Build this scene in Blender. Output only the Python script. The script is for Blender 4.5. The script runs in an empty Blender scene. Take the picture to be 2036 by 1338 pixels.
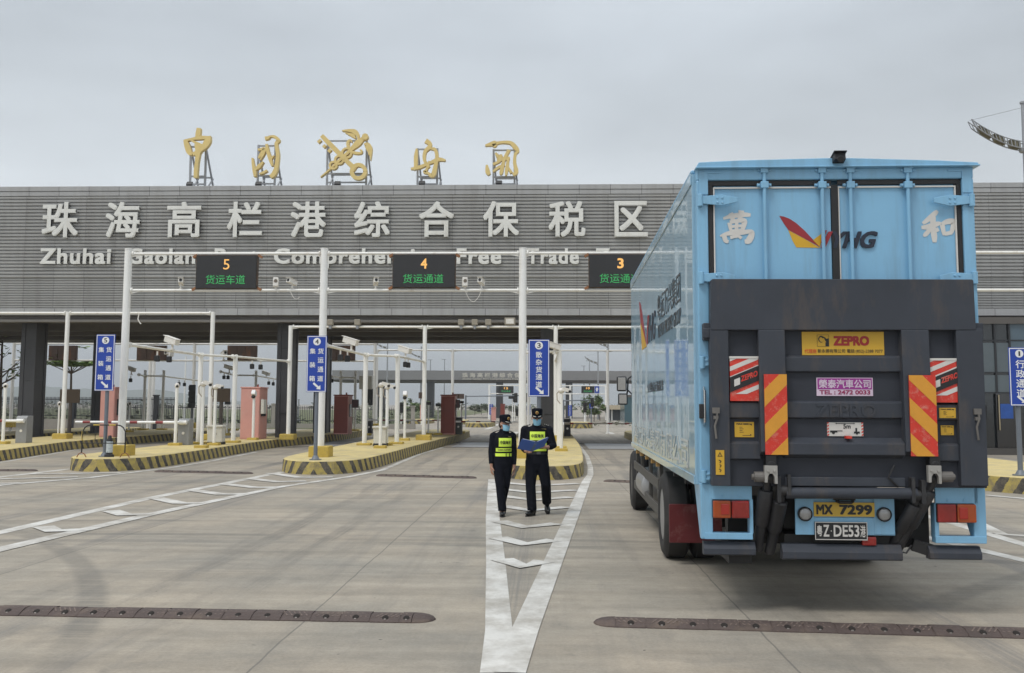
import bpy, bmesh, math, random
from mathutils import Vector, Matrix
random.seed(7)
rad = math.radians
S = bpy.context.scene
COL = S.collection

# ------------------------------------------------------------------ camera
F = 1900.0                      # focal length in pixels of the 2036 px wide photograph
CAM_H = 1.8
PITCH = math.atan(165.5 / F)
YAW = math.atan(67 / F)
ROLL = 0.0039
RM = Matrix.Rotation(YAW, 3, 'Z') @ Matrix.Rotation(math.pi / 2 + PITCH, 3, 'X') @ Matrix.Rotation(ROLL, 3, 'Z')
cam = bpy.data.cameras.new('camera')
cam.sensor_width = 36.0
cam.lens = 36.0 * F / 2036
cam.shift_y = -30 / 2036
cam.clip_start = 0.1
cam.clip_end = 20000
co = bpy.data.objects.new('camera', cam)
co.matrix_world = Matrix.Translation((0, 0, CAM_H)) @ RM.to_4x4()
COL.objects.link(co)
S.camera = co

# ------------------------------------------------------------------ sky, sun, exposure
SUN_EL, SUN_AZ = rad(58), rad(-140)          # azimuth measured clockwise from +Y
w = bpy.data.worlds.new('World'); S.world = w; w.use_nodes = True
nt = w.node_tree; nd = nt.nodes; lk = nt.links
bg = nd['Background']
sky = nd.new('ShaderNodeTexSky'); sky.sky_type = 'NISHITA'; sky.sun_disc = False
sky.sun_elevation = SUN_EL; sky.sun_rotation = SUN_AZ; sky.dust_density = 3.0
tc = nd.new('ShaderNodeTexCoord')
sp = nd.new('ShaderNodeSeparateXYZ'); lk.new(tc.outputs['Generated'], sp.inputs[0])
mp = nd.new('ShaderNodeMapping'); mp.inputs['Scale'].default_value = (1.0, 1.0, 3.2)
mp.inputs['Location'].default_value = (0.4, 0.2, 0.1)
lk.new(tc.outputs['Generated'], mp.inputs[0])
nz = nd.new('ShaderNodeTexNoise'); nz.inputs['Scale'].default_value = 1.9
nz.inputs['Detail'].default_value = 5; nz.inputs['Roughness'].default_value = 0.5
lk.new(mp.outputs[0], nz.inputs['Vector'])
gr = nd.new('ShaderNodeValToRGB')           # overcast: bright low, greyer up, bright again overhead
e = gr.color_ramp.elements
e[0].position = 0.0; e[0].color = (6.5, 7.0, 7.25, 1)
e[1].position = 1.0; e[1].color = (9.5, 9.9, 10.2, 1)
for p_, c_ in ((0.10, (6.6, 7.05, 7.35, 1)), (0.20, (6.5, 6.95, 7.3, 1)), (0.30, (5.4, 5.85, 6.25, 1)), (0.36, (5.0, 5.45, 5.9, 1)), (0.45, (5.2, 5.65, 6.1, 1)), (0.65, (8.0, 8.4, 8.8, 1))):
    q = e.new(p_); q.color = c_
lk.new(sp.outputs['Z'], gr.inputs[0])
cr = nd.new('ShaderNodeMapRange'); cr.inputs['From Min'].default_value = 0.32; cr.inputs['From Max'].default_value = 0.66
cr.inputs['To Min'].default_value = 0.82; cr.inputs['To Max'].default_value = 1.15
lk.new(nz.outputs[0], cr.inputs['Value'])
mu = nd.new('ShaderNodeMixRGB'); mu.blend_type = 'MULTIPLY'; mu.inputs[0].default_value = 1
lk.new(gr.outputs[0], mu.inputs[1]); lk.new(cr.outputs[0], mu.inputs[2])
mx = nd.new('ShaderNodeMixRGB'); mx.inputs[0].default_value = 0.95
lk.new(sky.outputs[0], mx.inputs[1]); lk.new(mu.outputs[0], mx.inputs[2])
lk.new(mx.outputs[0], bg.inputs['Color'])
bg.inputs['Strength'].default_value = 0.1

sl = bpy.data.lights.new('sun', 'SUN'); sl.energy = 1.3; sl.angle = rad(16); sl.color = (1.0, 0.96, 0.9)
so = bpy.data.objects.new('sun', sl); COL.objects.link(so)
sd = Vector((math.sin(SUN_AZ) * math.cos(SUN_EL), math.cos(SUN_AZ) * math.cos(SUN_EL), math.sin(SUN_EL)))
so.rotation_euler = sd.to_track_quat('Z', 'Y').to_euler()
S.view_settings.view_transform = 'Standard'
S.view_settings.look = 'None'
S.view_settings.exposure = 0.32
S.view_settings.gamma = 1.0

# ------------------------------------------------------------------ measuring helpers (photo pixel -> point in the place)
def ray(px, py):
    return RM @ Vector(((px - 1018) / F, -(py - 639) / F, -1.0))
def P(px, py, Y):
    d = ray(px, py); t = Y / d.y
    return Vector((d.x * t, Y, CAM_H + d.z * t))
def G(px, py, z=0.0):
    d = ray(px, py); t = (z - CAM_H) / d.z
    return Vector((d.x * t, d.y * t, z))

# ------------------------------------------------------------------ materials
MATS = {}
def mat(name, col, rough=0.6, metal=0.0, var=0.10, scale=4.0, bump=0.0, coat=0.0, stain=None, stain_amt=0.5, stain_scale=1.5, streak=False, emit=None, stain_lo=0.52, stain_hi=0.75):
    if name in MATS: return MATS[name]
    m = bpy.data.materials.new(name); m.use_nodes = True
    n = m.node_tree.nodes; l = m.node_tree.links
    b = n['Principled BSDF']
    b.inputs['Roughness'].default_value = rough; b.inputs['Metallic'].default_value = metal
    if coat: b.inputs['Coat Weight'].default_value = coat; b.inputs['Coat Roughness'].default_value = 0.05
    t = n.new('ShaderNodeTexCoord')
    vec = t.outputs['Object']
    a = n.new('ShaderNodeTexNoise'); a.inputs['Scale'].default_value = scale; a.inputs['Detail'].default_value = 6
    a.inputs['Roughness'].default_value = 0.65
    l.new(vec, a.inputs['Vector'])
    r = n.new('ShaderNodeMapRange'); r.inputs['From Min'].default_value = 0.25; r.inputs['From Max'].default_value = 0.75
    r.inputs['To Min'].default_value = 1 - var; r.inputs['To Max'].default_value = 1 + var
    l.new(a.outputs[0], r.inputs['Value'])
    x = n.new('ShaderNodeMixRGB'); x.blend_type = 'MULTIPLY'; x.inputs[0].default_value = 1
    x.inputs[1].default_value = (*col, 1); l.new(r.outputs[0], x.inputs[2])
    out = x.outputs[0]
    if stain:
        s = n.new('ShaderNodeTexNoise'); s.inputs['Scale'].default_value = stain_scale; s.inputs['Detail'].default_value = 8
        s.inputs['Roughness'].default_value = 0.7
        if streak:
            mm = n.new('ShaderNodeMapping'); mm.inputs['Scale'].default_value = streak if isinstance(streak, tuple) else (1, 1, 0.15)
            l.new(vec, mm.inputs[0]); l.new(mm.outputs[0], s.inputs['Vector'])
        else: l.new(vec, s.inputs['Vector'])
        k = n.new('ShaderNodeMapRange'); k.inputs['From Min'].default_value = stain_lo; k.inputs['From Max'].default_value = stain_hi
        k.inputs['To Max'].default_value = stain_amt
        l.new(s.outputs[0], k.inputs['Value'])
        y = n.new('ShaderNodeMixRGB'); y.inputs[2].default_value = (*stain, 1)
        l.new(k.outputs[0], y.inputs[0]); l.new(out, y.inputs[1]); out = y.outputs[0]
    l.new(out, b.inputs['Base Color'])
    rr = n.new('ShaderNodeMapRange'); rr.inputs['To Min'].default_value = max(0.02, rough - 0.08); rr.inputs['To Max'].default_value = min(1, rough + 0.1)
    l.new(a.outputs[0], rr.inputs['Value']); l.new(rr.outputs[0], b.inputs['Roughness'])
    if bump:
        bn = n.new('ShaderNodeTexNoise'); bn.inputs['Scale'].default_value = scale * 8; bn.inputs['Detail'].default_value = 4
        l.new(vec, bn.inputs['Vector'])
        bp = n.new('ShaderNodeBump'); bp.inputs['Strength'].default_value = bump; bp.inputs['Distance'].default_value = 0.02
        l.new(bn.outputs[0], bp.inputs['Height']); l.new(bp.outputs[0], b.inputs['Normal'])
    if emit:
        b.inputs['Emission Color'].default_value = (*emit[0], 1); b.inputs['Emission Strength'].default_value = emit[1]
    MATS[name] = m
    return m

def ground_mat():
    m = bpy.data.materials.new('concrete_paving'); m.use_nodes = True
    n = m.node_tree.nodes; l = m.node_tree.links; b = n['Principled BSDF']
    t = n.new('ShaderNodeTexCoord'); v = t.outputs['Object']
    def noise(scale, mscale=(1, 1, 1), detail=6, rough=0.6, rot=0):
        mm = n.new('ShaderNodeMapping'); mm.inputs['Scale'].default_value = mscale; mm.inputs['Rotation'].default_value = (0, 0, rot)
        l.new(v, mm.inputs[0])
        a = n.new('ShaderNodeTexNoise'); a.inputs['Scale'].default_value = scale; a.inputs['Detail'].default_value = detail
        a.inputs['Roughness'].default_value = rough; l.new(mm.outputs[0], a.inputs['Vector']); return a.outputs[0]
    def mr(x, a, c, d, e_):
        k = n.new('ShaderNodeMapRange'); l.new(x, k.inputs['Value'])
        for nm, val in zip(('From Min', 'From Max', 'To Min', 'To Max'), (a, c, d, e_)): k.inputs[nm].default_value = val
        return k.outputs[0]
    def mix(f, c1, c2, bt='MIX'):
        x = n.new('ShaderNodeMixRGB'); x.blend_type = bt
        if isinstance(f, float): x.inputs[0].default_value = f
        else: l.new(f, x.inputs[0])
        for i, c in ((1, c1), (2, c2)):
            if isinstance(c, tuple): x.inputs[i].default_value = (*c, 1)
            else: l.new(c, x.inputs[i])
        return x.outputs[0]
    c = mix(mr(noise(0.42, (1, 1, 1), 4, 0.55), 0.36, 0.64, 0, 1), (0.272, 0.252, 0.216), (0.378, 0.328, 0.262))
    c = mix(mr(noise(0.16, (1, 1.6, 1), 3, 0.5, 0.5), 0.4, 0.62, 0, 0.6), c, (0.36, 0.325, 0.27))
    c = mix(mr(noise(1.7, (1, .5, 1), 5, 0.7, 0.3), 0.56, 0.72, 0, 0.5), c, (0.235, 0.218, 0.19))
    c = mix(1.0, c, mr(noise(5, (1, 1, 1), 8, 0.7), 0.25, 0.75, 0.86, 1.12), 'MULTIPLY')
    c = mix(1.0, c, mr(noise(1.0, (0.18, 2.2, 1), 6, 0.65, 0.08), 0.3, 0.7, 0.80, 1.13), 'MULTIPLY')     # wiped streaks across the lanes
    c = mix(mr(noise(1.0, (2.2, 0.12, 1), 6, 0.68, -0.05), 0.52, 0.76, 0, 0.5), c, (0.165, 0.155, 0.14))       # rubber left along the lanes
    c = mix(mr(noise(0.55, (2.6, 0.14, 1), 3, 0.5, 0.62), 0.55, 0.70, 0, 1), c, mix(mr(noise(7, (5, 0.05, 1), 3, 0.6, 0.62), 0.35, 0.6, 0.15, 0.75), c, (0.17, 0.165, 0.16)))   # tyre marks of turning lorries
    c = mix(mr(noise(2.2, (1, 1, 1), 3, 0.5), 0.70, 0.78, 0, 0.6), c, (0.12, 0.11, 0.10))               # oil spots
    c = mix(mr(noise(0.9, (1, 1.5, 1), 8, 0.75, 0.9), 0.55, 0.72, 0, 0.45), c, (0.20, 0.19, 0.17))    # dark scuffed patches
    c = mix(1.0, c, mr(noise(38, (1, 1, 1), 3, 0.6), 0.3, 0.7, 0.90, 1.08), 'MULTIPLY')              # grit
    c = mix(mr(noise(9, (1, 1, 1), 2, 0.5), 0.765, 0.78, 0, 0.8), c, (0.07, 0.06, 0.055))            # small bits of rubber and stone
    s = n.new('ShaderNodeSeparateXYZ'); l.new(v, s.inputs[0])
    wob = noise(0.9, (1, 1, 1), 3)
    def joint(axis, off, period, width):
        a = n.new('ShaderNodeMath'); a.operation = 'MULTIPLY_ADD'; a.inputs[1].default_value = 0.05; l.new(wob, a.inputs[0]); l.new(s.outputs[axis], a.inputs[2])
        a2 = n.new('ShaderNodeMath'); a2.operation = 'SUBTRACT'; a2.inputs[1].default_value = off; l.new(a.outputs[0], a2.inputs[0])
        p = n.new('ShaderNodeMath'); p.operation = 'PINGPONG'; p.inputs[1].default_value = period / 2; l.new(a2.outputs[0], p.inputs[0])
        q = n.new('ShaderNodeMath'); q.operation = 'LESS_THAN'; q.inputs[1].default_value = width; l.new(p.outputs[0], q.inputs[0]); return q.outputs[0]
    # tyre tracks: straight ones along the lanes and long arcs of turning lorries, broken up by noise
    def math(op, a, b=None, c_=None):
        k = n.new('ShaderNodeMath'); k.operation = op
        for i, v_ in enumerate((a, b, c_)):
            if v_ is None: continue
            if isinstance(v_, (int, float)): k.inputs[i].default_value = v_
            else: l.new(v_, k.inputs[i])
        return k.outputs[0]
    wx = math('MULTIPLY_ADD', noise(0.12, (1, 1, 1), 2), 1.3, s.outputs['X']); wx = math('SUBTRACT', wx, 0.65)
    brk = mr(noise(0.33, (1, .55, 1), 4, 0.6), 0.40, 0.60, 0, 1); fine = mr(noise(5, (6, .12, 1), 3, 0.6), 0.3, 0.65, 0.25, 1); fine2 = mr(noise(5, (.12, 6, 1), 3, 0.6), 0.3, 0.65, 0.3, 1)
    tr = None
    for x_, w_ in ((-3.75, .17), (-2.95, .17), (2.25, .2), (3.9, .18), (-9.7, .2), (-8.1, .2)):
        q = mr(math('ABSOLUTE', math('SUBTRACT', wx, x_)), w_ * .55, w_, 1, 0); tr = q if tr is None else math('MAXIMUM', tr, q)
    tr = math('MULTIPLY', math('MULTIPLY', tr, brk), fine)
    ar = None
    for cx, cy, R_, w_ in ((-4, -27.4, 40.0, .18), (-4, -27.4, 40.65, .13), (-3, -24, 38.9, .14), (-17, 3, 12.2, .17), (-17, 3, 14.1, .17), (13, 1, 10.4, .2), (13, 1, 12.4, .18)):
        dx = math('SUBTRACT', s.outputs['X'], cx); dy = math('SUBTRACT', s.outputs['Y'], cy)
        d_ = math('SQRT', math('ADD', math('MULTIPLY', dx, dx), math('MULTIPLY', dy, dy)))
        q = mr(math('ABSOLUTE', math('SUBTRACT', d_, R_)), w_ * .5, w_, 1, 0); ar = q if ar is None else math('MAXIMUM', ar, q)
    ar = math('MULTIPLY', math('MULTIPLY', ar, mr(noise(0.28, (1, 1, 1), 4, 0.6), 0.38, 0.58, 0, 1)), fine2)
    c = mix(math('MULTIPLY', math('MAXIMUM', tr, ar), 0.62), c, (0.13, 0.125, 0.115))
    for jt in (joint('X', -1.98, 3.72, 0.008), joint('Y', 10.4, 5.6, 0.005)):
        k = n.new('ShaderNodeMath'); k.operation = 'MULTIPLY'; k.inputs[1].default_value = 0.6; l.new(jt, k.inputs[0])
        c = mix(k.outputs[0], c, (0.10, 0.095, 0.09))
    l.new(c, b.inputs['Base Color'])
    l.new(mr(noise(1.5), 0.3, 0.7, 0.62, 0.85), b.inputs['Roughness'])
    b.inputs['Specular IOR Level'].default_value = 0.3
    bp = n.new('ShaderNodeBump'); bp.inputs['Strength'].default_value = 0.25; bp.inputs['Distance'].default_value = 0.01
    l.new(noise(60, (1, 1, 1), 4), bp.inputs['Height']); l.new(bp.outputs[0], b.inputs['Normal'])
    return m

def kerb_mat():
    """Slanted yellow and black stripes along the kerb; u runs from the nose, v up the face, in metres."""
    m = bpy.data.materials.new('striped_kerb_paint'); m.use_nodes = True
    n = m.node_tree.nodes; l = m.node_tree.links; b = n['Principled BSDF']
    uv = n.new('ShaderNodeUVMap'); uv.uv_map = 'UVMap'
    s = n.new('ShaderNodeSeparateXYZ'); l.new(uv.outputs[0], s.inputs[0])
    ab = n.new('ShaderNodeMath'); ab.operation = 'ABSOLUTE'; l.new(s.outputs[0], ab.inputs[0])
    k0 = n.new('ShaderNodeMath'); k0.operation = 'MULTIPLY_ADD'; k0.inputs[1].default_value = 0.62
    l.new(s.outputs[1], k0.inputs[0]); l.new(ab.outputs[0], k0.inputs[2])
    t0 = n.new('ShaderNodeTexCoord'); wz = n.new('ShaderNodeTexNoise'); wz.inputs['Scale'].default_value = 2.3; wz.inputs['Detail'].default_value = 7; wz.inputs['Roughness'].default_value = 0.7
    l.new(t0.outputs['Object'], wz.inputs['Vector'])
    k = n.new('ShaderNodeMath'); k.operation = 'MULTIPLY_ADD'; k.inputs[1].default_value = 0.22; l.new(wz.outputs[0], k.inputs[0]); l.new(k0.outputs[0], k.inputs[2])
    d = n.new('ShaderNodeMath'); d.operation = 'MULTIPLY'; d.inputs[1].default_value = 1 / 0.46; l.new(k.outputs[0], d.inputs[0])
    f = n.new('ShaderNodeMath'); f.operation = 'FRACT'; l.new(d.outputs[0], f.inputs[0])
    st = n.new('ShaderNodeMath'); st.operation = 'LESS_THAN'; st.inputs[1].default_value = 0.45; l.new(f.outputs[0], st.inputs[0])
    t = n.new('ShaderNodeTexCoord')
    a = n.new('ShaderNodeTexNoise'); a.inputs['Scale'].default_value = 7; a.inputs['Detail'].default_value = 9; a.inputs['Roughness'].default_value = 0.75
    l.new(t.outputs['Object'], a.inputs['Vector'])
    x = n.new('ShaderNodeMixRGB'); x.inputs[1].default_value = (0.46, 0.36, 0.10, 1); x.inputs[2].default_value = (0.06, 0.055, 0.05, 1)
    l.new(st.outputs[0], x.inputs[0])
    r = n.new('ShaderNodeMapRange'); r.inputs['From Min'].default_value = 0.44; r.inputs['From Max'].default_value = 0.66; r.inputs['To Max'].default_value = 0.85
    l.new(a.outputs[0], r.inputs['Value'])
    y = n.new('ShaderNodeMixRGB'); y.inputs[2].default_value = (0.20, 0.17, 0.12, 1); l.new(r.outputs[0], y.inputs[0]); l.new(x.outputs[0], y.inputs[1])
    l.new(y.outputs[0], b.inputs['Base Color']); b.inputs['Roughness'].default_value = 0.75
    return m

def cladding_mat(name, col, seam=1.32, off=0.0, seam_w=0.005):
    """Metal sheet with a thin dark vertical joint every SEAM metres."""
    m = mat(name, col, 0.45, 0.0, 0.06, 0.8, stain=(0.20, 0.19, 0.18), stain_amt=0.5, stain_scale=1.2, streak=(1.5, 1, 0.12), stain_lo=.48)
    n = m.node_tree.nodes; l = m.node_tree.links; b = n['Principled BSDF']
    t = n.new('ShaderNodeTexCoord'); s = n.new('ShaderNodeSeparateXYZ'); l.new(t.outputs['Object'], s.inputs[0])
    a2 = n.new('ShaderNodeMath'); a2.operation = 'SUBTRACT'; a2.inputs[1].default_value = off; l.new(s.outputs[0], a2.inputs[0])
    p = n.new('ShaderNodeMath'); p.operation = 'PINGPONG'; p.inputs[1].default_value = seam / 2; l.new(a2.outputs[0], p.inputs[0])
    q = n.new('ShaderNodeMath'); q.operation = 'LESS_THAN'; q.inputs[1].default_value = seam_w; l.new(p.outputs[0], q.inputs[0])
    # each sheet a touch lighter or darker than its neighbour
    dv = n.new('ShaderNodeMath'); dv.operation = 'DIVIDE'; dv.inputs[1].default_value = seam; l.new(a2.outputs[0], dv.inputs[0])
    ad = n.new('ShaderNodeMath'); ad.operation = 'ADD'; ad.inputs[1].default_value = 0.0; l.new(dv.outputs[0], ad.inputs[0])
    fl = n.new('ShaderNodeMath'); fl.operation = 'FLOOR'; l.new(ad.outputs[0], fl.inputs[0])
    wn = n.new('ShaderNodeTexWhiteNoise'); wn.noise_dimensions = '1D'; l.new(fl.outputs[0], wn.inputs['W'])
    mr_ = n.new('ShaderNodeMapRange'); mr_.inputs['To Min'].default_value = 0.95; mr_.inputs['To Max'].default_value = 1.04; l.new(wn.outputs[0], mr_.inputs['Value'])
    src = b.inputs['Base Color'].links[0].from_socket
    z = n.new('ShaderNodeMixRGB'); z.blend_type = 'MULTIPLY'; z.inputs[0].default_value = 1; l.new(src, z.inputs[1]); l.new(mr_.outputs[0], z.inputs[2])
    x = n.new('ShaderNodeMixRGB'); x.inputs[2].default_value = (0.03, 0.03, 0.03, 1); l.new(q.outputs[0], x.inputs[0]); l.new(z.outputs[0], x.inputs[1])
    l.new(x.outputs[0], b.inputs['Base Color'])
    return m

def truck_side_mat():
    m = mat('side_paint', (0.27, 0.46, 0.60), 0.34, 0.0, 0.05, 1.5, coat=0.75, stain=(0.27, 0.28, 0.27), stain_amt=0.4, stain_scale=3, streak=(1, 2.0, 0.12))
    n = m.node_tree.nodes; l = m.node_tree.links; b = n['Principled BSDF']
    b.inputs['Coat Roughness'].default_value = 0.045; b.inputs['Coat IOR'].default_value = 1.5
    t = n.new('ShaderNodeTexCoord')
    mm = n.new('ShaderNodeMapping'); mm.inputs['Scale'].default_value = (1, 1.0, 0.45); l.new(t.outputs['Object'], mm.inputs[0])
    wv = n.new('ShaderNodeTexWave'); wv.bands_direction = 'Y'; wv.inputs['Scale'].default_value = 0.30; wv.inputs['Distortion'].default_value = 1.0
    wv.inputs['Detail'].default_value = 2; wv.inputs['Detail Scale'].default_value = 1.2
    l.new(mm.outputs[0], wv.inputs['Vector'])
    nz_ = n.new('ShaderNodeTexNoise'); nz_.inputs['Scale'].default_value = 2.2; nz_.inputs['Detail'].default_value = 1.5; l.new(mm.outputs[0], nz_.inputs['Vector'])
    ad = n.new('ShaderNodeMath'); ad.operation = 'MULTIPLY_ADD'; ad.inputs[1].default_value = 0.9; l.new(nz_.outputs[0], ad.inputs[0]); l.new(wv.outputs[1], ad.inputs[2])
    bp = n.new('ShaderNodeBump'); bp.inputs['Strength'].default_value = 0.22; bp.inputs['Distance'].default_value = 0.012
    l.new(ad.outputs[0], bp.inputs['Height']); l.new(bp.outputs[0], b.inputs['Normal']); l.new(bp.outputs[0], b.inputs['Coat Normal'])
    return m

def glass_mat(name, col=(0.02, 0.03, 0.04), rough=0.04):
    m = mat(name, col, rough, 0.0, 0.05, 2)
    m.node_tree.nodes['Principled BSDF'].inputs['Specular IOR Level'].default_value = 0.8
    return m

GROUND = ground_mat(); KERB = kerb_mat()
WHITE = mat('white_pole_paint', (0.84, 0.84, 0.82), 0.4, 0, 0.05, 3, stain=(0.45, 0.38, 0.28), stain_amt=0.45, stain_scale=4, streak=(1, 1, 0.1))
BEAMW = mat('white_beam_paint', (0.82, 0.81, 0.77), 0.4, 0, 0.06, 3, stain=(0.40, 0.30, 0.20), stain_amt=0.6, stain_scale=3)
YEL = mat('faded_yellow_paint', (0.60, 0.49, 0.225), 0.75, 0, 0.12, 1.2, stain=(0.36, 0.31, 0.22), stain_amt=0.75, stain_scale=1.8, stain_lo=.47, stain_hi=.7)
YEL2 = mat('yellow_block_paint', (0.50, 0.36, 0.07), 0.7, 0, 0.15, 5, stain=(0.22, 0.18, 0.10), stain_amt=0.7, stain_scale=9)
LINEW = mat('road_paint', (0.62, 0.61, 0.58), 0.7, 0, 0.12, 2, stain=(0.34, 0.315, 0.275), stain_amt=0.92, stain_scale=1.9, streak=(1, .8, 1), stain_lo=0.40, stain_hi=0.64)
DARKCOL = mat('dark_column_panel', (0.045, 0.045, 0.05), 0.45, 0, 0.1, 2)
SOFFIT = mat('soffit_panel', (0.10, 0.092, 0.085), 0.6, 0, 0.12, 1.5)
STEEL = mat('galvanised_steel', (0.34, 0.35, 0.37), 0.45, 0.5, 0.12, 8)
GREYP = mat('grey_post_paint', (0.16, 0.18, 0.21), 0.45, 0.1, 0.1, 5)
LETTER = mat('letter_white_panel', (0.71, 0.715, 0.69), 0.5, 0, 0.06, 1.5, stain=(0.42, 0.38, 0.33), stain_amt=0.45, stain_scale=2, streak=(1, 1, 0.2))
GOLD = mat('gold_paint', (0.70, 0.54, 0.22), 0.45, 0.15, 0.08, 1.2)
BLUES = mat('sign_blue', (0.014, 0.055, 0.36), 0.6, 0, 0.08, 3)
SIGNW = mat('sign_white', (0.80, 0.80, 0.80), 0.5, 0, 0.04, 5)
BLK = mat('black_plastic', (0.015, 0.015, 0.017), 0.5, 0, 0.15, 8)
RUSTBACK = mat('rusty_panel', (0.07, 0.045, 0.035), 0.75, 0, 0.25, 2.5, stain=(0.20, 0.075, 0.03), stain_amt=0.8, stain_scale=2.0, streak=(1.6, 1, 0.35))
SCREEN = mat('led_screen', (0.022, 0.022, 0.024), 0.5, 0, 0.25, 30)
AMBER = mat('amber_led', (0.35, 0.22, 0.08), 0.5, emit=((1.0, 0.50, 0.12), 0.62))
GREEN = mat('green_led', (0.03, 0.22, 0.08), 0.5, emit=((0.06, 0.60, 0.14), 0.30))
CAMW = mat('camera_housing', (0.72, 0.70, 0.66), 0.4, 0, 0.08, 8, stain=(0.40, 0.28, 0.16), stain_amt=0.5, stain_scale=12)
GREYBOX = mat('grey_cabinet_paint', (0.26, 0.265, 0.27), 0.45, 0, 0.06, 4)
CREAM = mat('cream_cabinet_paint', (0.60, 0.59, 0.54), 0.45, 0, 0.07, 3, stain=(0.4, 0.34, 0.26), stain_amt=0.4, stain_scale=5, streak=(1, 1, .2))
PINK = mat('pink_booth_paint', (0.60, 0.30, 0.26), 0.6, 0, 0.09, 1.4, stain=(0.55, 0.38, 0.34), stain_amt=0.6, stain_scale=2)
BRICKR = mat('red_booth_paint', (0.21, 0.048, 0.036), 0.55, 0, 0.10, 1.5, stain=(0.11, 0.03, 0.025), stain_amt=0.6, stain_scale=1.5, streak=(.2, 1, 2.))
REDP = mat('red_paint', (0.24, 0.03, 0.03), 0.45, 0, 0.1, 5)
BROWNB = mat('brown_panel', (0.20, 0.145, 0.10), 0.6, 0, 0.1, 3)
RUBBER = mat('bump_rubber', (0.080, 0.058, 0.052), 0.75, 0, 0.2, 4, bump=0.5, stain=(0.20, 0.15, 0.11), stain_amt=0.65, stain_scale=2.5)
RUBBERB = mat('tyre_rubber', (0.022, 0.021, 0.021), 0.75, 0, 0.25, 5, stain=(0.08, 0.075, 0.065), stain_amt=0.4, stain_scale=4)
BOLT = mat('bolt_metal', (0.20, 0.18, 0.165), 0.4, 0.8, 0.1, 10)
LEAF1 = mat('leaf_green', (0.10, 0.155, 0.04), 0.6, 0, 0.35, 1.5)
LEAF3 = mat('backlit_leaf_green', (0.17, 0.27, 0.06), 0.55, 0, 0.3, 2)  # lighter green: light passing through the leaves is put into the colour
LEAF2 = mat('dull_leaf_green', (0.07, 0.09, 0.04), 0.7, 0, 0.35, 0.6)
BARK = mat('bark', (0.13, 0.105, 0.085), 0.85, 0, 0.2, 8)
FENCEM = mat('dark_fence_paint', (0.035, 0.038, 0.045), 0.5, 0, 0.1, 5)
CONC = mat('plain_concrete', (0.34, 0.32, 0.29), 0.8, 0, 0.12, 1.5)
CLAD = cladding_mat('grey_cladding', (0.365, 0.366, 0.362), 1.32)
COPE = cladding_mat('grey_coping', (0.37, 0.375, 0.38), 1.32, 0.1, 0.009)

# ------------------------------------------------------------------ mesh helpers
_txt = {}
def text_mesh(body, bold=0.0, shear=0.0, res=3, spacing=1.0):
    k = (body, bold, shear, res, spacing)
    if k not in _txt:
        c = bpy.data.curves.new('t', 'FONT'); c.body = body; c.size = 1; c.resolution_u = res
        c.offset = bold; c.shear = shear; c.extrude = 0.5; c.space_character = spacing; c.fill_mode = 'FRONT' if False else 'BOTH'
        o = bpy.data.objects.new('t', c); COL.objects.link(o)
        bpy.context.view_layer.update()
        me = o.evaluated_get(bpy.context.evaluated_depsgraph_get()).to_mesh()
        vs = [v.co.copy() for v in me.vertices]; fs = [tuple(p.vertices) for p in me.polygons]
        bpy.data.objects.remove(o); bpy.data.curves.remove(c)
        xs = [v.x for v in vs]; ys = [v.y for v in vs]
        _txt[k] = (vs, fs, min(xs), max(xs), min(ys), max(ys))
    return _txt[k]

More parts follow.
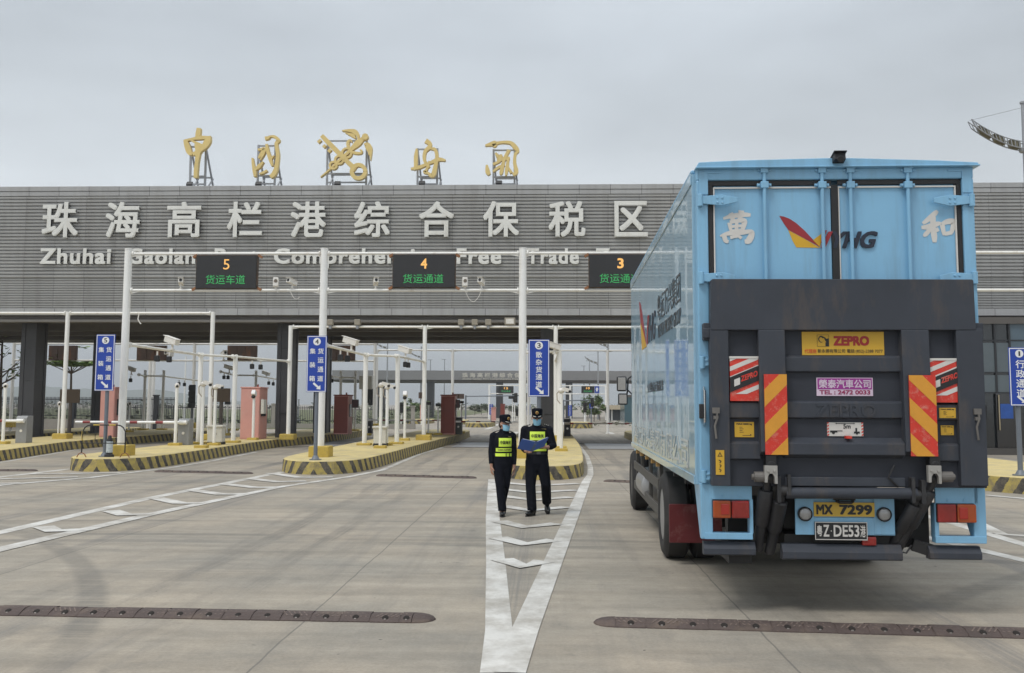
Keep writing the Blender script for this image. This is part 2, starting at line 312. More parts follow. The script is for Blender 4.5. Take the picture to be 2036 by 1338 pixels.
X3, Y3, Z3 = Vector((1, 0, 0)), Vector((0, 1, 0)), Vector((0, 0, 1))
class MB:
    def __init__(s): s.v = []; s.f = []; s.m = []; s.uv = {}
    def add(s, vs, fs, mi=0):
        b = len(s.v); s.v += [Vector(v) for v in vs]
        for f in fs: s.f.append(tuple(b + i for i in f)); s.m.append(mi)
        return s
    def box(s, x0, x1, y0, y1, z0, z1, mi=0):
        return s.add([(x, y, z) for x in (x0, x1) for y in (y0, y1) for z in (z0, z1)],
                     [(0, 1, 3, 2), (4, 6, 7, 5), (0, 4, 5, 1), (2, 3, 7, 6), (0, 2, 6, 4), (1, 5, 7, 3)], mi)
    def obox(s, c, size, R=None, mi=0):
        R = R or Matrix.Identity(3); c = Vector(c); h = [q / 2 for q in size]
        vs = [c + R @ Vector((x * h[0], y * h[1], z * h[2])) for x in (-1, 1) for y in (-1, 1) for z in (-1, 1)]
        return s.add(vs, [(0, 1, 3, 2), (4, 6, 7, 5), (0, 4, 5, 1), (2, 3, 7, 6), (0, 2, 6, 4), (1, 5, 7, 3)], mi)
    def bar(s, p0, p1, wx, wz, mi=0, up=Z3):
        """Rectangular bar from p0 to p1."""
        p0, p1 = Vector(p0), Vector(p1); d = (p1 - p0); L = d.length; d.normalize()
        u = d.cross(up)
        if u.length < 1e-4: u = d.cross(X3)
        u.normalize(); v = u.cross(d)
        R = Matrix((u, d, v)).transposed()
        return s.obox((p0 + p1) / 2, (wx, L, wz), R, mi)
    def tube(s, pts, r, n=10, mi=0, cap=True):
        pts = [Vector(p) for p in pts]; N = len(pts)
        rs = r if isinstance(r, (list, tuple)) else [r] * N
        t0 = (pts[1] - pts[0]).normalized()
        u = t0.cross(Z3)
        if u.length < 1e-3: u = t0.cross(X3)
        u.normalize(); b = len(s.v)
        for i, p in enumerate(pts):
            t = (pts[min(i + 1, N - 1)] - pts[max(i - 1, 0)]).normalized()
            u = (u - t * u.dot(t)).normalized(); v = t.cross(u)
            ri = rs[i]; ra, rb = ri if isinstance(ri, (list, tuple)) else (ri, ri)
            for k in range(n):
                a = 2 * math.pi * k / n
                s.v.append(p + u * (ra * math.cos(a)) + v * (rb * math.sin(a)))
        for i in range(N - 1):
            for k in range(n):
                k2 = (k + 1) % n
                s.f.append((b + i * n + k, b + i * n + k2, b + (i + 1) * n + k2, b + (i + 1) * n + k)); s.m.append(mi)
        if cap:
            s.f.append(tuple(b + k for k in range(n))[::-1]); s.m.append(mi)
            s.f.append(tuple(b + (N - 1) * n + k for k in range(n))); s.m.append(mi)
        return s
    def cyl(s, p0, p1, r, r1=None, n=14, mi=0): return s.tube([p0, p1], [r, r if r1 is None else r1], n, mi)
    def rings(s, secs, n=20, mi=0):
        """Stacked horizontal ellipses (cx, cy, z, rx, ry)."""
        b = len(s.v)
        for cx, cy, z, rx, ry in secs:
            for k in range(n):
                a = 2 * math.pi * k / n; s.v.append(Vector((cx + rx * math.cos(a), cy + ry * math.sin(a), z)))
        for i in range(len(secs) - 1):
            for k in range(n):
                k2 = (k + 1) % n; s.f.append((b + i * n + k, b + i * n + k2, b + (i + 1) * n + k2, b + (i + 1) * n + k)); s.m.append(mi)
        s.f.append(tuple(b + k for k in range(n))[::-1]); s.m.append(mi)
        s.f.append(tuple(b + (len(secs) - 1) * n + k for k in range(n))); s.m.append(mi)
        return s
    def ell(s, c, r, n=14, m=9, mi=0, R=None):
        c = Vector(c); R = R or Matrix.Identity(3); r = r if isinstance(r, (tuple, list)) else (r, r, r); b = len(s.v)
        for i in range(m + 1):
            th = math.pi * (0.02 + 0.96 * i / m)
            for k in range(n):
                a = 2 * math.pi * k / n
                s.v.append(c + R @ Vector((r[0] * math.sin(th) * math.cos(a), r[1] * math.sin(th) * math.sin(a), r[2] * math.cos(th))))
        for i in range(m):
            for k in range(n):
                k2 = (k + 1) % n; s.f.append((b + i * n + k, b + (i + 1) * n + k, b + (i + 1) * n + k2, b + i * n + k2)); s.m.append(mi)
        s.f.append(tuple(b + k for k in range(n))); s.m.append(mi)
        s.f.append(tuple(b + m * n + k for k in range(n))[::-1]); s.m.append(mi)
        return s
    def lathe(s, c, axis, prof, n=28, mi=0):
        """prof: (along, radius) about AXIS through c."""
        c, axis = Vector(c), Vector(axis).normalized()
        u = axis.cross(Z3)
        if u.length < 1e-3: u = axis.cross(X3)
        u.normalize(); v = axis.cross(u); b = len(s.v)
        for a_, r in prof:
            for k in range(n):
                a = 2 * math.pi * k / n; s.v.append(c + axis * a_ + u * (r * math.cos(a)) + v * (r * math.sin(a)))
        for i in range(len(prof) - 1):
            for k in range(n):
                k2 = (k + 1) % n; s.f.append((b + i * n + k, b + i * n + k2, b + (i + 1) * n + k2, b + (i + 1) * n + k)); s.m.append(mi)
        s.f.append(tuple(b + k for k in range(n))[::-1]); s.m.append(mi)
        s.f.append(tuple(b + (len(prof) - 1) * n + k for k in range(n))); s.m.append(mi)
        return s
    def prism(s, poly, org, ux, uy, depth, mi=0):
        """2-D outline raised by DEPTH along ux x uy from ORG."""
        org, ux, uy = Vector(org), Vector(ux), Vector(uy); nrm = ux.cross(uy).normalized(); n = len(poly)
        lo = [org + ux * a + uy * b for a, b in poly]; hi = [p + nrm * depth for p in lo]
        return s.add(lo + hi, [tuple(range(n))[::-1], tuple(range(n, 2 * n))] + [(i, (i + 1) % n, n + (i + 1) % n, n + i) for i in range(n)], mi)
    def text(s, body, org, ux, uy, w_=None, h=None, depth=0.003, bold=0.0, shear=0.0, mi=0, res=3, spacing=1.0, fn=None):
        """Lettering fitted into a box w_ x h whose lower left corner is ORG."""
        vs, fs, x0, x1, y0, y1 = text_mesh(body, 0.0, shear, res, spacing)
        x0 -= bold; x1 += bold; y0 -= bold; y1 += bold
        org, ux, uy = Vector(org), Vector(ux).normalized(), Vector(uy).normalized(); nrm = ux.cross(uy)
        sx = (w_ / (x1 - x0)) if w_ else None; sy = (h / (y1 - y0)) if h else None
        sx = sx or sy; sy = sy or sx
        # heavier weight: the same outline again a little to each side, every layer a hair deeper
        offs = [(0, 0)] if not bold else [(0, 0)] + [(bold * p, bold * q) for p, q in ((1, 1), (-1, 1), (-1, -1), (1, -1), (1, 0), (0, 1), (-1, 0), (0, -1))]
        for j, (da, db) in enumerate(offs):
            pts = []
            for v in vs:
                a, b = (v.x + da - x0) * sx, (v.y + db - y0) * sy
                p = org + ux * a + uy * b
                if fn: p = fn(p)
                pts.append(p + nrm * (depth * (1 - 0.02 * j) * (v.z + 0.5)))
            s.add(pts, fs, mi)
        return s
    def stroke(s, pts, org, ux, uy, depth, sub=5, mi=0):
        """A brush stroke: (x, y, width) points, smoothed, as a raised solid."""
        P_ = [Vector(p) for p in pts]; out = []
        for i in range(len(P_) - 1):
            a = P_[max(i - 1, 0)]; b = P_[i]; c = P_[i + 1]; d = P_[min(i + 2, len(P_) - 1)]
            for k in range(sub):
                t = k / sub
                out.append(0.5 * ((2 * b) + (c - a) * t + (2 * a - 5 * b + 4 * c - d) * t * t + (3 * b - a - 3 * c + d) * t ** 3))
        out.append(P_[-1]); L, R_ = [], []
        for i, p in enumerate(out):
            t = (out[min(i + 1, len(out) - 1)] - out[max(i - 1, 0)]).to_2d()
            if t.length < 1e-6: continue
            t.normalize(); nn = Vector((-t.y, t.x)); hw = max(p.z, 0.005) / 2
            L.append(p.to_2d() + nn * hw); R_.append(p.to_2d() - nn * hw)
        org, ux, uy = Vector(org), Vector(ux), Vector(uy); nrm = ux.cross(uy).normalized()
        q = lambda a, dd: org + ux * a.x + uy * a.y + nrm * dd
        n = len(L); vs = [q(a, 0) for a in L] + [q(a, 0) for a in R_] + [q(a, depth) for a in L] + [q(a, depth) for a in R_]
        fs = []
        for i in range(n - 1):
            fs += [(i, i + 1, n + i + 1, n + i), (2 * n + i, 3 * n + i, 3 * n + i + 1, 2 * n + i + 1), (i, 2 * n + i, 2 * n + i + 1, i + 1), (n + i, n + i + 1, 3 * n + i + 1, 3 * n + i)]
        fs += [(0, n, 3 * n, 2 * n), (n - 1, 3 * n - 1, 4 * n - 1, 2 * n - 1)]
        return s.add(vs, fs, mi)
    def arr(s, fn): s.v = [Vector(fn(v)) for v in s.v]; return s
    def mesh(s, name, mats, smooth=False):
        me = bpy.data.meshes.new(name); me.from_pydata([tuple(v) for v in s.v], [], s.f)
        for m in (mats if isinstance(mats, (list, tuple)) else [mats]): me.materials.append(m)
        for p, i in zip(me.polygons, s.m): p.material_index = i
        bm = bmesh.new(); bm.from_mesh(me); bmesh.ops.recalc_face_normals(bm, faces=bm.faces); bm.to_mesh(me); bm.free()
        if s.uv:
            uvl = me.uv_layers.new(name='UVMap')
            for p in me.polygons:
                for li in p.loop_indices: uvl.data[li].uv = s.uv.get(me.loops[li].vertex_index, (0, 0))
        if smooth:
            for p in me.polygons: p.use_smooth = True
        return me
    def build(s, name, mats, parent=None, smooth=False, bev=0.0, seg=2):
        o = bpy.data.objects.new(name, s.mesh(name, mats, smooth)); COL.objects.link(o)
        if parent: o.parent = parent
        if bev:
            b = o.modifiers.new('bevel', 'BEVEL'); b.width = bev; b.segments = seg; b.limit_method = 'ANGLE'; b.angle_limit = rad(40)
        if smooth:
            try: o.data.set_sharp_from_angle(angle=rad(42))
            except Exception: pass
        return o

def tag(o, label=None, cat=None, group=None, kind=None):
    if label: o['label'] = label
    if cat: o['category'] = cat
    if group: o['group'] = group
    if kind: o['kind'] = kind
    return o
def thing(name, label, cat, loc=(0, 0, 0), rz=0.0, group=None):
    o = bpy.data.objects.new(name, None); o.empty_display_size = 0.2; COL.objects.link(o)
    o.location = loc; o.rotation_euler = (0, 0, rz)
    return tag(o, label, cat, group)
KIDS = {}
def dup(root, loc, rz=0.0, label=None, group=None):
    r = root.copy(); COL.objects.link(r); r.location = loc; r.rotation_euler = (0, 0, rz)
    if label: r['label'] = label
    if group: r['group'] = group
    for ch in list(root.children):
        c = ch.copy(); COL.objects.link(c); c.parent = r
        for g in list(ch.children):
            d = g.copy(); COL.objects.link(d); d.parent = c
    return r
def struct(name, mb, m, **k): return tag(mb.build(name, m, **k), kind='structure')

def W(mb, parent):
    """Move world coordinates into the frame of an Empty that stands at parent.location."""
    M_ = (Matrix.Translation(parent.location) @ Matrix.Rotation(parent.rotation_euler.z, 4, 'Z')).inverted()
    mb.v = [M_ @ v for v in mb.v]; return mb
def wpart(name, mb, m, parent, **k): return W(mb, parent).build(name, m, parent, **k)

# ================================================================== THE SETTING
g = MB()
g.add([(-2500, -300, 0), (2500, -300, 0), (2500, 4500, 0), (-2500, 4500, 0)], [(0, 1, 2, 3)])
struct('ground', g, GROUND)

HILLM = mat('hill_scrub', (0.075, 0.10, 0.055), 0.9, 0, 0.2, 0.01)
hb = MB()
def ridge(x0, x1, Y, hs, n=60, dep=500):
    xs = [x0 + (x1 - x0) * i / n for i in range(n + 1)]
    rows = []
    for j in range(5):
        f = [0.0, 0.55, 1.0, 0.6, 0.0][j]
        rows.append([(x, Y + dep * (j - 2) / 2 + random.uniform(-20, 20), (-6 if f == 0 else -3) + max(0, f * hs(x) * (1 + 0.10 * math.sin(x * 0.02 + j) + random.uniform(-.05, .05)))) for x in xs])
    vs = [p for r in rows for p in r]; k = n + 1
    hb.add(vs, [(j * k + i, j * k + i + 1, (j + 1) * k + i + 1, (j + 1) * k + i) for j in range(4) for i in range(n)])
ridge(-2300, -700, 2200, lambda x: 44 * math.exp(-((x + 1150) / 170) ** 2) + 30 * math.exp(-((x + 880) / 130) ** 2) + 40 * math.exp(-((x + 1600) / 230) ** 2))
struct('hills', hb, HILLM, smooth=True)

# road paint: flat sheets 4 mm above the paving
def quad_line(mb, pts, wid, z=0.004):
    pts = [Vector((p[0], p[1], 0)) for p in pts]; L, R_ = [], []
    for i, p in enumerate(pts):
        t = (pts[min(i + 1, len(pts) - 1)] - pts[max(i - 1, 0)]).normalized(); nn = Vector((-t.y, t.x, 0)) * (wid[i] if isinstance(wid, list) else wid) / 2
        L.append(p + nn + Z3 * z); R_.append(p - nn + Z3 * z)
    n = len(pts); mb.add(L + R_, [(n + i, n + i + 1, i + 1, i) for i in range(n - 1)])
mk = MB()
# V before the middle island
quad_line(mk, [(-0.33, 6.6), (-0.37, 7.8), (-0.56, 11.0), (-0.85, 15.6), (-1.27, 23.3)], 0.22)
quad_line(mk, [(-0.24, 6.6), (-0.165, 7.8), (0.075, 11.0), (0.42, 15.6), (0.96, 22.8), (1.16, 25.0), (1.30, 28), (1.46, 34), (1.52, 46)], [0.22, .22, .22, .22, .2, .16, .15, .14, .14], 0.008)
for a, b, c in (((978, 958), (1062, 966), (1150, 962)), ((985, 972), (1062, 980), (1142, 975)), ((998, 987), (1062, 995), (1136, 989)), ((1000, 1007), (1055, 1016), (1126, 1009)),
                ((992, 1037), (1043, 1049), (1108, 1042)), ((990, 1070), (1043, 1083), (1102, 1075)), ((998, 1113), (1040, 1127), (1082, 1117))):
    quad_line(mk, [G(*a), G(*b), G(*c)], 0.30, 0.012)
# V before the island of lane four
quad_line(mk, [G(-220, 1106), G(0, 1059), G(300, 990), G(565, 938)], 0.24)
quad_line(mk, [G(-220, 1146), G(0, 1093), G(300, 1023), G(560, 968), G(690, 949), G(760, 935), G(835, 903), G(880, 890)], [.26, .26, .24, .22, .2, .16, .15, .15], 0.008)
for q in (((1560, 120), (1730, 145), (1925, 143)), ((1430, 150), (1600, 170), (1770, 166)), ((1290, 182), (1470, 203), (1630, 202)), ((1100, 217), (1280, 243), (1420, 241)),
          ((900, 265), (1040, 295), (1180, 293)), ((640, 338), (720, 362), (880, 357)), ((250, 430), (310, 455), (520, 447))):
    quad_line(mk, [G(x / 2.909, 900 + y / 2.909) for x, y in q], 0.30, 0.012)
# V before the island of lane five
quad_line(mk, [G(-200, 975), G(0, 948.5), G(143, 932)], 0.22)
quad_line(mk, [G(-200, 1002), G(0, 965), G(180, 950), G(340, 930), G(420, 917), G(510, 899)], [.24, .22, .2, .16, .15, .15], 0.008)
for q in (((60, 943), (240, 941)), ((0, 953), (155, 949)), ((-90, 964), (40, 961))): quad_line(mk, [G(*q[0]), G(*q[1])], 0.26, 0.012)
quad_line(mk, [G(-60, 927), G(0, 919.5), G(100, 903), G(185, 888)], 0.15)
# right-hand approach, seen past and through the lorry's lamp frame
for q in (((1790, 1012), (1900, 1042), (2060, 1090)), ((1800, 1058), (1940, 1092), (2060, 1120)), ((1945, 1040), (1990, 1062), (2050, 1066)), ((1960, 985), (2060, 994)), ((1955, 918), (2060, 926))):
    quad_line(mk, [G(*p) for p in q], 0.2, 0.004 if q[0][1] > 1000 else 0.009)
# distant lane lines
for X, y0, y1 in ((-1.9, 60, 64), (4.2, 60, 64), (-7.4, 62, 66), (-4.3, 70, 112), (1.8, 75, 112), (7.9, 70, 112)):
    quad_line(mk, [(X, y0), (X, y1)], 0.35)
struct('road_marking', mk, LINEW)
sg = MB()   # lighter weighing plates let into the lanes, with dark steel rims
rim = MB()
for x0, x1, y0, y1 in ((-4.0, -1.6, 40.5, 45.6), (1.8, 4.4, 39.5, 45.2), (-10.2, -7.6, 40.5, 46)):
    sg.box(x0, x1, y0, y1, -0.1, 0.006)
    for yy in (y0, y1): rim.box(x0 - .5, x1 + .5, yy - 0.09, yy + 0.09, -0.1, 0.011)
struct('weighing_plate', sg, mat('pale_steel_plate', (0.40, 0.41, 0.42), 0.45, 0.2, 0.1, 1))
struct('plate_rim', rim, mat('dark_steel', (0.05, 0.05, 0.05), 0.6, 0, 0.2, 3))
# verge of ground cover beyond the plaza on the left
vg = MB(); vg.add([(-160, 68, 0.02), (-13, 68, 0.02), (-13, 300, 0.02), (-160, 300, 0.02)], [(0, 1, 2, 3)])
struct('verge', vg, mat('dry_grass', (0.12, 0.13, 0.06), 0.9, 0, 0.3, 0.5))

# ------------------------------------------------------------------ traffic islands
def island(name, outline, label, h=0.345, loc=None):
    n = len(outline)
    cx = sum(p[0] for p in outline) / n; cy = min(p[1] for p in outline) + 2
    t = thing(name, label, 'traffic island', (cx, cy, 0), group='striped traffic islands between the lanes')
    # densify and smooth corners
    pts = []
    for i in range(n):
        a, b = Vector(outline[i]), Vector(outline[(i + 1) % n]); m_ = max(1, int((b - a).length / 0.5)) if (b - a).length < 6 else max(1, int((b - a).length / 2))
        for k in range(m_): pts.append(a.lerp(b, k / m_))
    for _ in range(2):
        q = []
        for i in range(len(pts)): q.append(pts[i] * 0.5 + pts[i - 1] * 0.25 + pts[(i + 1) % len(pts)] * 0.25)
        pts = q
    N = len(pts); nose = min(range(N), key=lambda i: pts[i].y)
    pts = pts[nose:] + pts[:nose] + [pts[nose]]
    us = [0.0]
    for i in range(1, N + 1): us.append(us[-1] + (pts[i] - pts[i - 1]).length)
    tot = us[-1]; us = [u if u < tot / 2 else u - tot for u in us]
    kb = MB(); tp_ = MB(); cen = Vector((cx, cy))
    lo = []; hi = []; inn = []
    for i, p in enumerate(pts):
        nrm = Vector((pts[min(i + 1, N)].y - pts[max(i - 1, 0)].y, -(pts[min(i + 1, N)].x - pts[max(i - 1, 0)].x)))
        if i in (0, N): nrm = Vector((pts[1].y - pts[N - 1].y, -(pts[1].x - pts[N - 1].x)))
        nrm.normalize()
        if i == 0: flip = 1 if nrm.dot(pts[0] - Vector((cx, cy + 4))) > 0 else -1
        nrm *= flip
        lo.append((p.x, p.y, 0)); hi.append((p.x - nrm.x * 0.02, p.y - nrm.y * 0.02, h - 0.02)); inn.append((p.x - nrm.x * 0.045, p.y - nrm.y * 0.045, h))
    M_ = N + 1
    kb.v = [Vector(v) for v in lo + hi + inn]
    for i in range(N):
        if abs(us[i + 1] - us[i]) > tot / 3: pass
        kb.f.append((i, i + 1, M_ + i + 1, M_ + i)); kb.m.append(0)
        kb.f.append((M_ + i, M_ + i + 1, 2 * M_ + i + 1, 2 * M_ + i)); kb.m.append(1)
    for i in range(M_):
        kb.uv[i] = (us[i], 0); kb.uv[M_ + i] = (us[i], h); kb.uv[2 * M_ + i] = (us[i], h + .03)
    W(kb, t).build('kerb', [KERB, YEL], t)
    tp_.v = [Vector((v[0], v[1], h)) for v in inn[:-1]]; tp_.f = [tuple(range(N))]; tp_.m = [0]
    W(tp_, t).build('paving', YEL, t)
    return t
island('traffic_island', [(-5.3, 24.35), (-4.95, 25.1), (-4.75, 27.5), (-4.66, 34), (-4.45, 41), (-4.2, 46), (-4.2, 56), (-7.1, 56), (-7.25, 40), (-7.3, 28), (-7.15, 25.6), (-6.55, 24.5), (-5.9, 24.2)],
       'yellow topped island with black and yellow striped kerb, carrying the number four sign')
island('traffic_island', [(-11.3, 24.95), (-10.9, 25.6), (-10.85, 28), (-10.95, 32), (-11.15, 36.6), (-11.1, 40), (-10.6, 44), (-10.2, 48), (-10.2, 56), (-13.7, 56), (-13.5, 40), (-13.3, 27.5), (-13.0, 25.7), (-12.3, 24.85)],
       'yellow island with worn striped kerb under the number five sign and small crowd barrier')
island('traffic_island', [(0.55, 23.2), (0.92, 24.2), (1.05, 26), (1.28, 34), (1.33, 46), (1.33, 56), (-1.45, 56), (-1.45, 40), (-1.4, 26), (-1.2, 24.2), (-0.7, 23.15), (-0.05, 22.9)],
       'yellow topped island with striped kerb behind the two officers')
island('traffic_island', [(5.9, 23.4), (6.6, 24.5), (6.8, 28), (6.8, 56), (4.35, 56), (4.35, 26), (4.5, 24), (5.1, 23.2)],
       'yellow topped striped island hidden in front of the lorry')
island('traffic_island', [(-17.2, 25.3), (-16.75, 26.2), (-16.8, 29.2), (-17.6, 33), (-18.2, 36), (-18.3, 40), (-18.1, 48), (-18.1, 56), (-22.0, 56), (-21.8, 40), (-20.2, 28), (-19.6, 26), (-18.6, 25.1)],
       'yellow topped striped island at the far left with a grey barrier cabinet on it')
island('traffic_island', [(-24.2, 33), (-23.9, 36), (-24.2, 44), (-24.2, 58), (-27.5, 58), (-27.5, 36), (-26, 32.6)],
       'distant striped island partly hidden behind the far left island')
island('traffic_island', [(9.75, 20.1), (9.36, 20.9), (9.2, 24), (9.2, 33), (12.6, 33), (12.6, 22), (12.2, 20.4), (11.0, 19.7)],
       'yellow striped island past the right edge of the lorry, under the number one sign')
IH = 0.345

# ================================================================== THE GATE BUILDING
FY = 40.0
gate = thing('gate_building', 'wide grey clad customs gate building spanning all lanes with large raised lettering', 'building', (0, FY, 0))
zf = lambda y: P(640, y, FY).z
ZT, ZC, ZM, ZM2, ZB, ZTR, ZR, ZL = (zf(v) for v in (369, 388.5, 548.5, 553, 613, 626.5, 635, 640))
XL, XR = -52.0, 36.0
def slats(mb, z0, z1, n, dep, yb):
    h = (z1 - z0) / n; prof = []
    for i in range(n):
        z = z0 + i * h
        prof += [(yb, z), (yb, z + 0.30 * h), (yb - dep, z + 0.36 * h), (yb - dep * 1.1, z + 0.92 * h), (yb, z + 0.995 * h)]
    prof.append((yb, z1)); k = len(prof)
    mb.add([(XL, a, b) for a, b in prof] + [(XR, a, b) for a, b in prof], [(i, k + i, k + i + 1, i + 1) for i in range(k - 1)])
m = MB(); slats(m, ZM2 - FY * 0, ZC, 24, 0.075, 0.06); m.box(XL, XR, 0.07, 0.3, ZM2, ZC); m.build('cladding', CLAD, gate)
m = MB(); slats(m, ZB, ZM, 13, 0.06, 0.10); m.box(XL, XR, 0.11, 0.3, ZB, ZM); m.build('cladding', CLAD, gate)
m = MB(); m.box(XL, XR, -0.04, 0.5, ZC + 0.012, zf(379)); m.box(XL, XR, -0.065, 0.6, zf(379) + 0.012, ZT); m.build('coping', COPE, gate, bev=0.01)
m = MB(); m.box(XL, XR, 0.02, 0.35, ZTR, ZB - 0.004); m.build('trim', COPE, gate, bev=0.01)
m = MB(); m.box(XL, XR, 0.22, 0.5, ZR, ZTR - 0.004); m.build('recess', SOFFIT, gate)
m = MB(); m.box(XL, XR, 0.10, 0.6, ZL, ZR - 0.004); m.build('trim', mat('ledge_metal', (0.16, 0.15, 0.14), 0.5, 0, 0.1, 1), gate)
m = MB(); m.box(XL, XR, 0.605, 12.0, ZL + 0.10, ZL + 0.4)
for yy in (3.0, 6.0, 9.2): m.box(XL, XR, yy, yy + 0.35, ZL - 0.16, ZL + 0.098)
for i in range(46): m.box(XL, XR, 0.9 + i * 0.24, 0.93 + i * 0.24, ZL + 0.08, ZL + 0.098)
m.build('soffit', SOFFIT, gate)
m = MB(); m.box(XL, XR, 12.003, 12.4, ZL - 0.12, ZT - 0.3); m.build('rear_wall', CLAD, gate)
m = MB(); m.box(XL, XR, 0.62, 12.0, ZT - 0.5, ZT - 0.2); m.build('roof', mat('roof_sheet', (0.25, 0.25, 0.25), 0.7), gate)
for row in (1.25, 8.0):
    for px in (-988 + 0, 38, 550, 1076, 1600, 2112):
        x = P(px, 800, 41.25).x if px > 0 else P(-474, 800, 41.25).x
        if px < 0: x = P(38, 800, 41.25).x - 11.15
        c = MB(); wd, dp = 0.62, 0.92
        c.box(x, x + wd, row, row + dp, 0, ZL + 0.098)
        for xx, yy in ((x - .03, row - .03), (x + wd - .15, row - .03), (x - .03, row + dp - .15), (x + wd - .15, row + dp - .15)): c.box(xx, xx + 0.18, yy, yy + 0.18, 0, ZL + 0.095)
        for zz in (1.4, 2.8, 4.2): c.box(x - .033, x + wd + .033, row - .033, row + dp + .033, zz, zz + 0.012)
        c.build('column', DARKCOL, gate, bev=0.012)
# raised lettering
for i, (ch, a, b) in enumerate(zip('珠海高栏港综合保税区', (84, 210, 332, 452, 577.5, 704, 833, 960.5, 1090.5, 1221.5), (155, 278, 399.5, 521.5, 648, 775, 902.5, 1032, 1164, 1288))):
    m = MB(); o = P(a, 473 - i * 0.22, FY - 0.10); e_ = P(b, 473, FY - 0.10); top = P(a, 402.5 - i * 0.25, FY - 0.10)
    m.text(ch, o, X3, Z3, e_.x - o.x, top.z - o.z, 0.09, bold=0.020)
    wpart('sign_character', m, LETTER, gate)
for wd, a, b in (('Zhuhai', 80, 221), ('Gaolan', 254, 389), ('Port', 427, 514), ('Comprehensive', 545, 874), ('Free', 908, 997), ('Trade', 1047, 1151), ('Zone', 1184, 1282)):
    desc = wd in ('Port',)
    m = MB(); o = P(a, 525.5, FY - 0.08); e_ = P(b, 525, FY - 0.08); top = P(a, 494, FY - 0.08)
    hh = top.z - o.z
    if wd == 'Comprehensive': o = o - Z3 * hh * 0.27; hh *= 1.27
    m.text(wd, o, X3, Z3, e_.x - o.x, hh, 0.07, bold=0.030, spacing=1.10)
    wpart('sign_word', m, LETTER, gate)
# glazed office under the right end
LY = 36.6
def LP(px, py): return P(px, py, LY)
ofx0, ofx1 = 13.6, 30.0; oft = LP(1990, 631).z
off = thing('glazed_office', 'dark glazed office front under the right end of the grey gate building', 'building', (ofx0, LY, 0))
m = MB(); m.box(ofx0, ofx1, LY + 0.05, LY + 0.12, 0.25, oft - 0.25); wpart('glass_wall', m, glass_mat('dark_glass', (0.012, 0.015, 0.018), 0.05), off)
m = MB()
for a in (1920, 1981, 2010, 2062, 2120):
    x = LP(a, 800).x; m.box(x, x + 0.07, LY - 0.03, LY + 0.04, 0.25, oft - 0.25)
for y in (678, 742, 782): z = LP(1990, y).z; m.box(ofx0, ofx1, LY - 0.02, LY + 0.045, z, z + 0.05)
wpart('window_frame', m, mat('frame_metal', (0.035, 0.037, 0.042), 0.4, 0.3), off)
m = MB()
for a, b in ((1925, 1980), (1983, 2008), (2013, 2060)):
    for c, d in ((680, 741), (744, 781)):
        p, q = LP(a, d), LP(b, c); m.box(p.x, q.x, LY + 0.012, LY + 0.03, p.z + .03, q.z - .03)
wpart('blind', m, mat('blind_grey', (0.10, 0.125, 0.14), 0.35, 0, 0.15, 1), off)
m = MB(); p, q = LP(2012, 778), LP(2062, 636); m.box(p.x, q.x, LY + 0.0, LY + 0.03, p.z, q.z); wpart('blind', m, mat('blind_blue', (0.085, 0.125, 0.16), 0.3, 0, 0.15, 1), off)
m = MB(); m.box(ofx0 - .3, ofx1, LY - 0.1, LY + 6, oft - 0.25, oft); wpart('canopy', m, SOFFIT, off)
m = MB(); m.box(ofx0, ofx1, LY - 0.06, LY + 6, 0.0, 0.25); m.box(ofx0, ofx0 + .15, LY + 0.13, LY + 6, 0.25, oft - .25); wpart('plinth', m, mat('dark_stone', (0.07, 0.065, 0.06), 0.5), off)
d_ = MB(); a, b = LP(1983, 903), LP(2030, 783); d_.box(a.x, b.x, LY - 0.06, LY - 0.03, 0.26, b.z); dr = wpart('door', d_, glass_mat('door_glass', (0.018, 0.018, 0.02), 0.06), off)
h_ = MB(); a = LP(1985.5, 855); b = LP(1985.5, 785); h_.tube([(a.x, LY - 0.12, a.z), (a.x, LY - 0.12, b.z)], 0.022); W(h_, off).build('handle', mat('brass_handle', (0.5, 0.42, 0.28), 0.3, 0.8), dr)
m = MB(); a, b = LP(1988, 832), LP(2012, 803); m.box(a.x, b.x, LY - 0.075, LY - 0.065, a.z, b.z); pn = wpart('notice', m, mat('blue_notice', (0.02, 0.08, 0.32), 0.5, 0, 0.2, 6), off)

